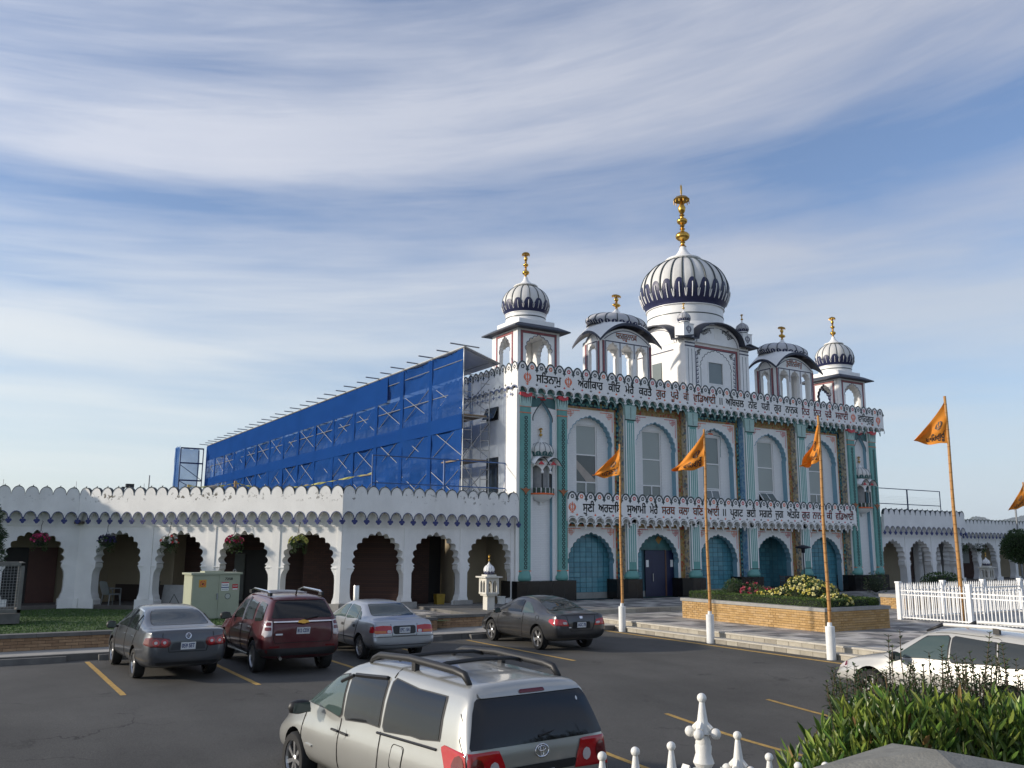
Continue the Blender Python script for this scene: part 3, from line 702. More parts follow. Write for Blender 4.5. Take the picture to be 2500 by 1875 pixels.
# lettered parapets
def arc_top(x0, x1, n, zn, zc):
    """row of rounded battlements from left to right: list of points"""
    p = (x1-x0)/n; out = []
    for i in range(n):
        for k in range(9):
            a = pi*k/8; out.append((x0+p*(i+.5)-cos(a)*p*.49, zn+sin(a)*(zc-zn)))
    return out
def arc_bottom(x0, x1, n, ztip, zarch):
    p = (x1-x0)/n; out = []
    for i in range(n):
        out.append((x0+p*i, ztip))
        for k in range(9):
            a = pi*k/8; out.append((x0+p*(i+.5)-cos(a)*p*.44, ztip+.05+sin(a)*(zarch-ztip-.05)))
    out.append((x1, ztip)); return out
def flower_mesh(m, r=.105):
    mb = MB()
    for k in range(6):
        a = pi*k/3; c_ = (cos(a), sin(a)); t = (-sin(a), cos(a))
        mb.prism([(c_[0]*.025*r/.085, c_[1]*.025*r/.085), (c_[0]*.62*r+t[0]*.42*r, c_[1]*.62*r+t[1]*.42*r), (c_[0]*r, c_[1]*r), (c_[0]*.62*r-t[0]*.42*r, c_[1]*.62*r-t[1]*.42*r)], -.005, 0)
    return mb.mesh('flower', m)
FL = [flower_mesh(M_black), flower_mesh(M_orange), flower_mesh(M_crimson)]
def hoop_mesh(p, h, w=.065):
    mb = MB(); mb.ribbon([(-cos(pi*k/10)*p*.47, sin(pi*k/10)*h) for k in range(11)], w, -.006, .006)
    mb.prism([(p*.42, -.02), (p*.30, .01), (p*.45, .10), (p*.5, .12), (p*.55, .10), (p*.70, .01), (p*.58, -.02), (p*.5, -.10)], -.007, 0)
    return mb.mesh('scallop_trim', M_darkline)
def lily_mesh(m, s=.12):
    mb = MB(); mb.prism([(0, 0), (-s*.7, s*.55), (-s*.25, s*.45), (0, s), (s*.25, s*.45), (s*.7, s*.55)], -.005, 0); return mb.mesh('lily', m)
LY = [lily_mesh(M_black), lily_mesh(M_orange), lily_mesh(M_crimson)]
def scroll_mesh(p):
    mb = MB(); mb.ribbon([(-cos(pi*k/8)*p*.46, sin(pi*k/8)*.17-.02) for k in range(9)], .035, -.02, .02)
    for sg in (-1, 1): mb.ribbon([(sg*p*.46, -.02), (sg*p*.50, -.10), (sg*p*.44, -.16), (sg*p*.36, -.13), (sg*p*.40, -.09)], .03, -.02, .02)
    return mb.mesh('scroll', M_paint)
def lettered_parapet(x0, x1, n, zt, za, zn, zc, y, words, kh, foot, head):
    p = (x1-x0)/n
    top = arc_top(x0, x1, n, zn, zc); bot = arc_bottom(x0, x1, n, zt, za)
    mb = MB(); mb.prism(bot+top[::-1], y, y+.16); par = tpart(mb, 'lettered_parapet', mat('lettered_board_white', (.84, .835, .82), .6, .05, 2, 0, dirt=.12))
    hm = hoop_mesh(p, zc-zn); sm = scroll_mesh(p)
    for i in range(n):
        cx_ = x0+p*(i+.5)
        obj('scallop_trim', hm, par, (cx_, y-.001, zn)); obj('flower', FL[0 if i % 2 == 0 else 1+(i//4) % 2], par, (cx_, y-.001, zn+.13))
        if i: obj('lily', LY[0 if i % 2 == 0 else 1+(i//4) % 2], par, (x0+p*i, y-.001, zt+.23))
        obj('scroll', sm, par, (cx_, y-.02, zt+.02))
    # hanging teal corbel arches tucked behind the board
    b2 = arc_bottom(x0+.1, x1-.1, n, zt-.28, zt-.02)
    c2 = MB(); c2.prism(b2+[(x1-.1, za+.12), (x0+.1, za+.12)], y+.17, y+.22); cb = tpart(c2, 'corbel_arches', mat('corbel_teal', (.06, .16, .15), .5, .2, 4) if zn > 6 else mat('corbel_grey', (.36, .36, .33), .6, .2, 4))
    sl = MB(); sl.ribbon([q for q in b2], .03, y+.163, .006); sl.build('corbel_edge', M_tealL if zn > 6 else M_paint, cb)
    for body, a, b, m in words: put_text(body, a, b, foot, head, y-.004, m, par)
    for k_ in kh: khanda(k_, (foot+head)/2-.01, .27, y-.004, M_orange, par)
    return par
def khanda(x, z, s, y, m, parent, name='emblem', fn=None):
    """double-edged sword inside a ring between two curved blades"""
    mb = MB(); t = .004
    mb.prism([(x, z+s), (x-.10*s, z+.72*s), (x-.05*s, z-.55*s), (x-.05*s, z-.9*s), (x+.05*s, z-.9*s), (x+.05*s, z-.55*s), (x+.10*s, z+.72*s)], y-t, y)
    ring = [(x+.42*s*cos(2*pi*k/20), z+.12*s+.42*s*sin(2*pi*k/20)) for k in range(21)]; mb.ribbon(ring, .10*s, y-t*1.5, t)
    for sg in (-1, 1):
        o = [(x+sg*(.10+.62*sin(pi*(.08+.80*k/12)))*s, z+(-.62+1.35*k/12)*s) for k in range(13)]; q = [(x+sg*(.06+.46*sin(pi*(.05+.86*k/12)))*s, z+(-.52+1.25*k/12)*s) for k in range(13)]
        for k in range(12): mb.prism([o[k], o[k+1], q[k+1], q[k]], y-t, y)
        mb.ribbon([(x, z-.60*s), (x+sg*.32*s, z-.80*s)], .10*s, y-t*1.2, t)
    if fn: mb.v = [fn(*v) for v in mb.v]
    return mb.build(name, m, parent)
B, O, C_ = M_black, M_orange, M_crimson
U_W = [('ਸਿਤਨਾਮੁ', 20.59, 21.92, B), ('ਅੰਗੀਕਾਰ', 22.81, 24.23, B), ('ਕੀਓ', 24.53, 25.23, B), ('ਮੇਰੈ', 25.51, 26.04, B), ('ਕਰਤੈ', 26.32, 27.12, B), ('ਗੁਰ', 27.38, 27.99, O), ('ਪੂਰੇ', 28.29, 28.82, O),
       ('ਕੀ', 29.1, 29.46, O), ('ਵਿਡਆਈ', 29.74, 31.25, O), ('।', 31.50, 31.56, B), ('।', 31.64, 31.70, B), ('ਅਿਬਚਲ', 31.92, 33.2, B), ('ਨੀਵ', 33.5, 34.15, B), ('ਧਰੀ', 34.45, 35.08, B), ('ਗੁਰ', 35.39, 35.95, B), ('ਨਾਨਕ', 36.24, 37.21, B),
       ('ਿਨਤ', 37.51, 38.14, C_), ('ਿਨਤ', 38.44, 39.08, C_), ('ਚੜੈ', 39.38, 39.92, C_), ('ਸਵਾਈ', 40.23, 41.3, C_), ('ਵਾਿਹਗੁਰੂ', 42.14, 43.54, B)]
L_W = [('ਸੁਣੀ', 23.02, 23.66, B), ('ਅਰਦਾਿਸ', 23.86, 25.15, B), ('ਸੁਆਮੀ', 25.47, 26.6, B), ('ਮੇਰੈ', 26.81, 27.31, B), ('ਸਰਬ', 27.53, 28.36, O), ('ਕਲਾ', 28.58, 29.24, O), ('ਬਿਣ', 29.47, 30.14, O), ('ਆਈ', 30.41, 31.19, O), ('।', 31.44, 31.50, B), ('।', 31.58, 31.64, B),
       ('ਪ੍ਗਟ', 31.91, 32.8, B), ('ਭਈ', 33.05, 33.7, B), ('ਸਗਲੇ', 33.93, 34.86, B), ('ਜੁਗ', 35.08, 35.69, B), ('ਅੰਤਿਰ', 35.96, 36.9, B), ('ਗੁਰ', 37.06, 37.7, C_), ('ਨਾਨਕ', 37.9, 38.84, C_), ('ਕੀ', 39.0, 39.46, C_), ('ਵਿਡਆਈ', 39.71, 41.21, C_)]
lettered_parapet(19.66, 44.40, 51, 9.30, 9.50, 10.20, 10.55, 31.28, U_W, (20.15, 22.30, 41.74, 43.92), 9.70, 10.04)
lettered_parapet(22.22, 41.45, 39, 3.80, 4.03, 4.74, 5.06, 31.26, L_W, (22.46,), 4.22, 4.56)
tpart(MB().box(22.3, 31.43, 3.98, 41.4, 31.62, 4.70), 'balcony_slab', M_white)
# side parapet running back along the flank (turned 90 degrees)
def flank_parapet():
    n = 14; L_ = n*.485; top = arc_top(0, L_, n, 10.20, 10.55); bot = arc_bottom(0, L_, n, 9.30, 9.50)
    mb = MB(); mb.prism(bot+top[::-1], 0, .16)
    o = tpart(mb, 'flank_parapet', M_white, loc=(19.655, 31.30+L_, 0), rz=-pi/2)
    p = L_/n; hm = hoop_mesh(p, .35)
    bl = mat('slate_blue_paint', (.10, .13, .24), .5); ly = lily_mesh(bl, .2); tr = MB(); tr.ribbon([(-cos(pi*k/10)*p*.44, sin(pi*k/10)*.16) for k in range(11)], .05, -.04, .03); trm = tr.mesh('scallop_trim', bl)
    for i in range(n):
        obj('scallop_trim', hm, o, (p*(i+.5), -.001, 10.20)); obj('flower', FL[0], o, (p*(i+.5), -.001, 10.33)); obj('scallop_trim', trm, o, (p*(i+.5), -.001, 9.36))
        if i: obj('lily', ly, o, (p*i, -.03, 9.08)); obj('lily', LY[0], o, (p*i, -.001, 9.56))
    rest = MB(); rest.box(19.655, 31.30+L_+.02, 9.4, 19.80, BACK, 10.45); tpart(rest, 'flank_parapet', M_white)
    tpart(MB().box(19.70, 31.46, 9.4, 19.78, BACK, 9.62), 'flank_ledge', M_white)
flank_parapet()
tpart(MB().box(19.80, 31.47, 9.56, 44.2, BACK, 9.70), 'roof', M_conc)
tpart(MB().box(44.24, 31.46, 9.3, 44.38, 40, 10.3), 'flank_parapet', M_white)
# flank wall with its windows (front bay) and the return pier
tpart(MB().box(19.70, 31.42, .4, 19.86, 32.15, 9.5), 'flank_pier', M_white)
def flank_window(y0, y1, z0, z1, tilt=False):
    f = MB(); f.box(19.70, y0, z0, 19.745, y0+.05, z1); f.box(19.70, y1-.05, z0, 19.745, y1, z1); f.box(19.70, y0+.05, z0, 19.745, y1-.05, z0+.05); f.box(19.70, y0+.05, z1-.05, 19.745, y1-.05, z1)
    w = tpart(f, 'window', M_plast); MB().box(19.728, y0+.05, z0+.05, 19.742, y1-.05, z1-.05).build('pane', M_glassd, w)
    if tilt:
        s_ = MB(); s_.box(0, 0, -.55, .03, y1-y0, 0); q = s_.build('sash', M_glassd, w, loc=(19.68, y0, z1)); q.rotation_euler = (0, radians(22), 0)
flank_window(33.0, 34.0, 8.2, 8.78, True); flank_window(33.0, 33.95, 5.0, 6.55)
for k in range(12):
    flank_window(37.5+k*3.15, 38.7+k*3.15, 5.0, 6.9)
    if k % 2 == 0: flank_window(37.5+k*3.15, 38.9+k*3.15, 7.6, 8.6)

# ------------------------------------------------ domes, towers, kiosks on the roof
def onion(R, z0, h, r0=.84, lip=.34, n=24):
    """profile of a bulbous dome: r0*R at the drum, R at 40 % height, lip at the crown"""
    prof = []
    for i in range(n+1):
        t = i/n; a = -.62+t*(1.36+.62)
        prof.append((R*cos(a) if t < 1 else R*lip, z0+h*((sin(a)-sin(-.62))/(sin(1.36)-sin(-.62)))))
    s_ = r0*R/prof[0][0]
    prof[0] = (r0*R, z0); return [(r if i else r0*R, z) for i, (r, z) in enumerate(prof)]
def r_at(prof, z):
    for (r0, z0), (r1, z1) in zip(prof, prof[1:]):
        if z0 <= z <= z1+1e-9: return r0+(r1-r0)*(z-z0)/max(1e-9, z1-z0)
    return prof[-1][0]
def finial(s_, c, z, parent, H, ball=2, vane=True, kind=M_gold):
    pr = [(.10, 0), (.055, .06)]
    zz = .10
    sizes = [.20, .15][:ball]
    for r in sizes: pr += [(.05, zz), (.075, zz+.03), (.05, zz+.055)]+[(max(.05, r*cos(a_)), zz+.06+r*.72+r*.70*sin(a_)) for a_ in [(-.5+q_/10)*pi for q_ in range(1, 10)]]+[(.05, zz+.09+r*1.5), (.08, zz+.12+r*1.5), (.04, zz+.15+r*1.5)]; zz += .18+r*1.5
    pr += [(.09, zz+.05), (.11, zz+.16), (.04, zz+.30), (.03, zz+.38)]; zz += .38
    k = H/(zz+.30 if vane else zz+.14)
    mb = MB(); mb.lathe([(r*k, q*k) for r, q in pr], (c[0], c[1], z), 14)
    par = [(.02, 0), (.20, -.03), (.23, .02), (.17, .09), (.05, .13), (.012, .16)]
    mb.lathe([(r*k, (q+zz)*k) for r, q in par], (c[0], c[1], z), 18)
    for j in range(12):
        a = 2*pi*j/12; mb.tube([(c[0]+.215*k*cos(a), c[1]+.215*k*sin(a), z+(zz-.02)*k), (c[0]+.215*k*cos(a), c[1]+.215*k*sin(a), z+(zz-.09)*k)], .012*k, 4)
    if vane: mb.prism([(c[0]-.012*k, z+(zz+.15)*k), (c[0]+.012*k, z+(zz+.15)*k), (c[0]+.03*k, z+(zz+.22)*k), (c[0]+.03*k, z+(zz+.42)*k), (c[0], z+(zz+.48)*k), (c[0]-.03*k, z+(zz+.42)*k), (c[0]-.03*k, z+(zz+.22)*k)], c[1]-.01, c[1]+.01)
    o = mb.build('finial', kind, parent); auto_smooth(o, 50); return o
def dome(c, R, z0, h, neck, ribs, petals, ph, fin, parent=None, sx=1, sy=1, r0=.84, lip=.34, dm=None, line=M_darkline, pet=M_navy, ball=2, vane=False, name='dome', drum=None):
    prof = onion(R, 0, h, r0, lip)
    mod = lambda th, z: 1-.022*(1-abs(sin(th*ribs/2)))**6
    mb = MB(); mb.lathe(prof, (0, 0, 0), ribs*6, 0, mod)
    d = mb.build(name, dm or mat('dome_white', (.66, .65, .62), .45, .07, 1.5, 0, dirt=.22), parent, True, loc=(c[0], c[1], z0))
    d.scale = (sx, sy, 1)
    if parent is T: d.matrix_parent_inverse = Matrix.Translation((-31.9, -31.55, -.45))
    # painted rib lines, one tube each
    path = [(r*1.002, 0, z) for r, z in prof if z > h*.16]; w = R*.018
    rm = MB(); rm.tube(path, w, 5); rme = rm.mesh('rib', line)
    for k in range(ribs): obj('rib', rme, d, (0, 0, 0), 2*pi*k/ribs)
    # band of leaves round the foot
    pb = MB(); n = petals*16; rows = 8; vs = []
    def top(th):
        t = (th*petals/(2*pi)) % 1; a = abs(t-.5)*2
        e = 1-a**2.6; return ph*(.42+.58*e) if a < .80 else ph*(.42+.58*(1-.80**2.6))*(1-(a-.80)*1.4)
    for j in range(n):
        th = 2*pi*j/n
        for i in range(rows+1):
            z = top(th)*i/rows; r = r_at(prof, z)*(1.012+.012*(1-i/rows)); vs.append((r*cos(th), r*sin(th), z+.002))
    pb.add(vs, [(j*(rows+1)+i, ((j+1) % n)*(rows+1)+i, ((j+1) % n)*(rows+1)+i+1, j*(rows+1)+i+1) for j in range(n) for i in range(rows)])
    pb.build('leaf_band', pet, d)
    vn = MB()
    for k in range(petals):
        for off in (.5, ):
            th = 2*pi*(k+off)/petals; vn.tube([(r_at(prof, ph*q)*1.03*cos(th), r_at(prof, ph*q)*1.03*sin(th), ph*q) for q in (.25, .45, .65, .8)], R*.010, 4)
        th = 2*pi*k/petals; vn.tube([(r_at(prof, ph*q)*1.03*cos(th+e), r_at(prof, ph*q)*1.03*sin(th+e), ph*q) for q, e in ((.55, -.25/petals*2), (.30, -.12/petals*2), (.26, 0), (.30, .12/petals*2), (.55, .25/petals*2))], R*.010, 4)
    vn.build('leaf_vein', M_paint, d)
    # crown lip and neck
    lp = MB(); rl = R*lip
    lp.lathe([(rl*1.30, h-.03*R), (rl*1.42, h-.005*R), (rl*1.30, h+.03*R), (rl*1.05, h+.035*R)], (0, 0, 0), 40, 0, lambda th, z: 1+.03*sin(th*20)); lp.build('crown_lip', M_paint, d, True)
    q = [(rl*1.08, h+.02*R)]+[(rl*(.22+.86*(1-t)**2.0), h+.02*R+neck*t) for t in (.15, .3, .45, .6, .75, .9, 1.)]
    nm = MB(); nm.lathe(q, (0, 0, 0), 32, 0, lambda th, z: 1+.04*abs(sin(th*8))); nm.build('neck', M_paint, d, True)
    finial(1, (0, 0), h+.02*R+neck-.03, d, fin, ball, vane)
    if drum:
        rr, zb_ = drum; g = MB(); g.lathe([(rr, zb_-z0), (rr, .0), (rr*1.04, .0), (rr*1.04, .03)], (0, 0, 0), 48); dd = g.build('drum', M_paint, d); auto_smooth(dd)
        l_ = MB(); l_.lathe([(rr*1.004, (zb_-z0)*.45-.025), (rr*1.008, (zb_-z0)*.45-.025), (rr*1.008, (zb_-z0)*.45+.025), (rr*1.004, (zb_-z0)*.45+.025)], (0, 0, 0), 48); l_.build('drum_line', line, d)
    return d
def pink_border(mb2, mb3, x0, x1, z0, z1, y, w=.12):
    """navy frame with two rows of pink blocks; open at the bottom"""
    for a, b in ((x0, x0+w), (x1-w, x1)): mb2.box(a, y-.012, z0, b, y, z1)
    mb2.box(x0+w, y-.012, z1-w, x1-w, y, z1)
    s_ = .062; z = z0+.03
    while z < z1-.03:
        for a in (x0, x1-w):
            for r in (0, 1): mb3.box(a+.012+r*.052, y-.016, z+.006, a+.012+r*.052+.042, y-.0115, z+s_-.012)
        z += s_
    x = x0+w+.01
    while x < x1-w-.02:
        for r in (0, 1): mb3.box(x+.006, y-.016, z1-.012-r*.052-.042, x+s_-.012, y-.0115, z1-.012-r*.052)
        x += s_
M_pink = mat('pink_block_paint', (.45, .12, .10), .5)
def arch_face(x0, x1, z0, z1, hw, apex, spring, lobes, y0, y1, n=4, pt=.10):
    c = (x0+x1)/2; a = cusp_arch(c, hw, spring, apex-spring, lobes, .10, z0, n, pt)
    return [(x0, z0)]+a+[(x1, z0), (x1, z1), (x0, z1)]
def tower(cx_, dark=False):
    hw = 1.12; y0, y1 = 31.92, 34.12; z0, z1 = 9.6, 12.22; cy_ = (y0+y1)/2
    tw = tpart(MB().box(cx_-hw+.02, y0+.02, 12.12, cx_+hw-.02, y1-.02, z1), 'corner_tower', M_paint)
    def side(name, L_, place, rz, d):
        mb = MB(); mb.prism(arch_face(-L_/2, L_/2, z0, z1-.001, L_/2-.42, 11.92, 11.25, 9, 0, 0), 0, .2, 0, 1); o = mb.build('arch_wall', [M_paint, M_navy if d else M_paint], tw, loc=place, rz=rz)
        b2, b3 = MB(), MB(); pink_border(b2, b3, -L_/2+.16, L_/2-.16, z0, z1-.10, 0); b2.build('border', M_navy, o); b3.build('border_block', M_pink, o, kind='stuff')
        ln = MB(); a = cusp_arch(0, L_/2-.42, 11.25, .67, 9, .10, z0, 4, .10); ln.ribbon(a[1:-1], .03, -.006, .005); ln.build('arch_line', M_navy, o)
    side('f', 2*hw, (cx_, y0, 0), 0, False); side('b', 2*hw, (cx_, y1, 0), pi, dark)
    L2 = y1-y0-.42
    side('l', L2, (cx_-hw, cy_, 0), -pi/2, dark); side('r', L2, (cx_+hw, cy_, 0), pi/2, False)
    e = MB(); o_ = .36
    b_ = [(-hw-o_, -hw-o_), (hw+o_, -hw-o_), (hw+o_, hw+o_), (-hw-o_, hw+o_)]
    vs = [(cx_+x, cy_+y, 12.20) for x, y in b_]+[(cx_+x, cy_+y, 12.25) for x, y in b_]+[(cx_+x*.72, cy_+y*.72, 12.48) for x, y in b_]
    e.add(vs, [(3, 2, 1, 0)]+[(i, (i+1) % 4, 4+(i+1) % 4, 4+i) for i in range(4)]+[(4+i, 4+(i+1) % 4, 8+(i+1) % 4, 8+i) for i in range(4)]+[(8, 9, 10, 11)])
    e.build('eave', mat('eave_slate', (.035, .045, .07), .6, .1), tw)
    MB().box(cx_-.95, cy_-.95, 12.49, cx_+.95, cy_+.95, 12.72).build('dome_base', M_paint, tw)
    return dome((cx_, cy_), 1.09, 13.10, 1.42, .42, 16, 14, .62, 1.25, T, drum=(.92, 12.7), lip=.36, name='corner_dome')
tower(21.16); tower(42.70, True)
def kiosk(cx_, word):
    """curved-eave roof pavilion with three arches to the front"""
    hx, y0, y1 = 1.50, 31.80, 33.30; cy_ = (y0+y1)/2; hy = (y1-y0)/2; z0 = 9.6
    k = tpart(MB().box(cx_-hx+.1, y0+.1, 12.18, cx_+hx-.1, y1-.1, 12.3), 'roof_kiosk', M_paint)
    def wallf(L_, cz, arches, place, rz):
        """fascia that follows the curved eave, with cusped arches cut into it"""
        pts = [(-L_/2, z0), (-L_/2+.22, z0)]; w = (L_-.44)/arches
        for i in range(arches):
            c = -L_/2+.22+w*(i+.5); a = cusp_arch(c, w/2-.075, 11.72, .38, 5, .14, z0, 4, .06); pts += a
        pts += [(L_/2-.22, z0), (L_/2, z0), (L_/2, 12.30)]
        pts += [(L_/2-L_*q/12, 12.30+cz*(1-(1-2*q/12)**2)) for q in range(1, 12)]+[(-L_/2, 12.30)]
        o = MB().prism(pts, 0, .16).build('arch_wall', M_paint, k, loc=place, rz=rz)
        b = MB(); b.ribbon([(-L_/2+.2, 12.20), (L_/2-.2, 12.20)], .05, -.006, .005)
        for i in range(arches+1): x = -L_/2+.22+w*i; b.box(x-.025, -.006, 11.5 if 0 < i < arches else 9.6, x+.025, -.001, 12.18)
        b.ribbon([(-L_/2+.15+(L_-.3)*q/12, 12.28+cz*.86*(1-(1-2*q/12)**2)) for q in range(13)], .035, -.006, .005)
        b.build('arch_line', M_navy, o)
        b2, b3 = MB(), MB()
        for x in (-L_/2+.02, L_/2-.16):
            b2.box(x, -.012, z0, x+.14, -.001, 12.2); z = z0
            while z < 12.15: b3.box(x+.02, -.016, z+.006, x+.06, -.0115, z+.05); b3.box(x+.075, -.016, z+.006, x+.115, -.0115, z+.05); z += .062
        b2.build('border', M_navy, o); b3.build('border_block', M_pink, o, kind='stuff'); return o
    f = wallf(2*hx, .62, 3, (cx_, y0, 0), 0); wallf(2*hx, .62, 3, (cx_, y1, 0), pi)
    wallf(2*hy-.33, .42, 1, (cx_-hx, cy_, 0), -pi/2); wallf(2*hy-.33, .42, 1, (cx_+hx, cy_, 0), pi/2)
    put_text(word, -.66, .60, 12.40, 12.66, -.007, M_orange, f)
    # curved eave
    ox, oy = hx+.36, hy+.36; n = 18; vs, fs = [], []
    for t in (0, 1):
        for j in range(n+1):
            for i in range(n+1):
                a, b = -1+2*i/n, -1+2*j/n
                z = 12.05+.95*(1-abs(a)**2.2)+.55*(1-abs(b)**2.0)*(1 if abs(a) > .999 else 1)
                vs.append((cx_+a*ox, cy_+b*oy, min(z, 13.02+.0)+.13*t))
    q = (n+1)**2
    for j in range(n):
        for i in range(n):
            a = j*(n+1)+i; fs += [(a, a+n+1, a+n+2, a+1), (q+a, q+a+1, q+a+n+2, q+a+n+1)]
    for i in range(n):
        for a, b in ((i, i+1), ((n+1)*n+i+1, (n+1)*n+i), ((i+1)*(n+1), i*(n+1)), (i*(n+1)+n, (i+1)*(n+1)+n)): fs.append((a, b, q+b, q+a))
    e = MB(); e.add(vs, fs); ms = []
    for idx in range(len(fs)): ms.append(1 if idx >= 2*n*n else (1 if idx % 2 == 0 else 0))
    e.m = ms; e.build('curved_eave', [M_paint, mat('eave_navy', (.02, .025, .05), .5)], k)
    d = dome((cx_, cy_), 1.0, 13.05, .74, .28, 16, 26, .24, .75, T, 1.72, .95, r0=.97, lip=.22, ball=1, name='kiosk_dome', dm=mat('kiosk_dome_grey', (.50, .50, .52), .5, .08, 2, 0, dirt=.25)); return k
kiosk(26.10, 'ਧਨਗੁਰੂਨਾਨਕ'); kiosk(37.75, 'ਤੁਹੀਿਨਰੰਕਾਰੁ')
def central():
    cx_, hw, y0, y1 = 31.92, 2.20, 31.70, 36.20; cy_ = (y0+y1)/2; z0 = 9.6
    ct = tpart(MB().box(cx_-hw+.03, y0+.30, z0, cx_+hw-.03, y1, 12.9), 'central_tower', M_white)
    # front: piers, panel with window
    for sg in (-1, 1):
        x0, x1 = sorted((cx_+sg*hw, cx_+sg*(hw-.62))); p = MB().box(x0, y0, z0, x1, y0+.35, 12.88).build('pier', M_paint, ct)
        for q in (.18, .42): MB().box(x0+q-.012, y0-.006, z0, x0+q+.012, y0-.001, 12.45).build('pier_line', M_navy, p)
        for z in (12.55, 12.72): MB().box(x0-.02, y0-.012, z, x1+.02, y0+.02, z+.06).build('pier_line', M_navy, p)
    fx = hw-.62
    w0, w1, wz0, wz1 = cx_-.58, cx_+.52, 10.80, 12.0
    f = MB(); yp = y0+.16
    f.box(cx_-fx, yp, z0, w0, yp+.14, 12.9); f.box(w1, yp, z0, cx_+fx, yp+.14, 12.9); f.box(w0, yp, z0, w1, yp+.14, wz0); f.box(w0, yp, wz1, w1, yp+.14, 12.9); fr = f.build('front_panel', M_paint, ct)
    wn = MB(); wn.box(w0, yp-.02, wz0, w0+.06, yp+.1, wz1); wn.box(w1-.06, yp-.02, wz0, w1, yp+.1, wz1); wn.box(w0+.06, yp-.02, wz0, w1-.06, yp+.1, wz0+.06); wn.box(w0+.06, yp-.02, wz1-.06, w1-.06, yp+.1, wz1); W = wn.build('window', M_paint, ct)
    MB().box(w0+.06, yp+.04, wz0+.06, w1-.06, yp+.06, wz1-.06).build('pane', M_glass, W)
    b2, b3 = MB(), MB(); pink_border(b2, b3, cx_-fx+.02, cx_+fx-.02, z0, 12.72, yp, .14); b2.build('border', M_navy, fr); b3.build('border_block', M_pink, fr, kind='stuff')
    gk = MB(); z = z0
    while z < 12.3:
        for sg in (-1, 1):
            x = cx_+sg*(fx-.20)
            gk.box(min(x, x-sg*.16), yp-.006, z, max(x, x-sg*.16), yp-.001, z+.04); gk.box(min(x-sg*.16, x-sg*.12), yp-.006, z, max(x-sg*.16, x-sg*.12), yp-.001, z+.14); gk.box(min(x-sg*.05, x), yp-.006, z+.04, max(x-sg*.05, x), yp-.001, z+.2)
        z += .2
    gk.build('key_pattern', M_navy, fr)
    ln = MB(); a = cusp_arch(cx_, 1.08, 11.55, .98, 13, .06, z0, 4, .06); ln.ribbon(a, .03, yp-.006, .005); ln.build('arch_line', M_darkline, fr)
    for x in (cx_-1.28, cx_+.98): put_text('ੴ', x, x+.30, 12.26, 12.48, yp-.004, M_black, fr)
    # eave with a round-headed gable on each side
    def gable(L_, place, rz, front):
        R = L_*.36; pts = []
        prof = [(-L_/2-.4, 12.92), (-R-.02, 12.92)]+[(-R*cos(pi*k/16), 12.92+R*.62*sin(pi*k/16)) for k in range(1, 16)]+[(R+.02, 12.92), (L_/2+.4, 12.92)]
        o = MB().prism([(-R+.02, 12.85)]+[(-R*cos(pi*k/16)*.99, 12.92+R*.62*sin(pi*k/16)) for k in range(0, 17)]+[(R-.02, 12.85)], .0, .35).build('gable', M_paint, ct, loc=place, rz=rz)
        e = MB(); vs = []
        for x, z in prof: vs += [(x, -.38, z-.02), (x, .0, z+.05), (x, .25, z+.10), (x, .25, z+.17), (x, 0, z+.12), (x, -.38, z+.04)]
        n = len(prof); e.add(vs, [(6*i+k, 6*i+(k+1) % 6, 6*(i+1)+(k+1) % 6, 6*(i+1)+k) for i in range(n-1) for k in range(6)]+[(0, 1, 2, 3, 4, 5), tuple(6*(n-1)+k for k in (5, 4, 3, 2, 1, 0))])
        auto_smooth(e.build('eave', mat('eave_dark', (.03, .035, .055), .55), o), 35)
        l_ = MB(); l_.ribbon([(-(R-.16)*cos(pi*k/16), 12.86+(R*.62-.12)*sin(pi*k/16)) for k in range(17)], .035, -.006, .005); l_.build('gable_line', M_navy, o)
        l2 = MB(); l2.ribbon([(-(R-.02)*cos(pi*k/16), 12.92+(R*.62-.03)*sin(pi*k/16)) for k in range(17)], .02, -.006, .005); l2.build('gable_line', M_navy, o)
        if front:
            def arcmap(ang0):
                def fn(x, z): a = radians(ang0)+x; r = 1.0+z; return (-sin(a)*r*1.28, -.006, 12.86+cos(a)*r*.80)
                return fn
            for body, a0, a1 in (('ਸਿਤਨਾਮੁ', 58, 22), ('ਵਾਿਹਗੁਰੂ', -16, -58)):
                def fn(x, z, a0=a0, a1=a1): a = radians(a0+(a1-a0)*x); r = .66+z; return (-sin(a)*r*1.62, -.008, 12.88+cos(a)*r)
                put_text(body, 0, 1, 0, .20, 0, M_black, o, fn=fn)
            MB().box(-.20, -.012, 13.15, .20, -.001, 13.72).build('tablet', M_white, o)
        return o
    gable(2*hw, (cx_, y0, 0), 0, True); gable(y1-y0, (cx_-hw, cy_, 0), -pi/2, False); gable(y1-y0, (cx_+hw, cy_, 0), pi/2, False)
    MB().box(cx_-hw+.05, y0+.1, 12.9, cx_+hw-.05, y1, 13.1).build('roof_slab', M_paint, ct)
    MB().lathe([(2.15, 13.0), (2.05, 13.7), (1.98, 14.3)], (cx_, cy_+.05, 0), 48).build('drum_base', M_paint, ct, True)
    # side lines and side window
    MB().box(cx_-hw-.006, y0+.9, 12.50, cx_-hw+.031, y1-.2, 12.54).build('pier_line', M_navy, ct)
    s_ = MB().box(cx_-hw-.01, 33.5, 11.1, cx_-hw+.04, 34.2, 12.0).build('window', M_glass, ct)
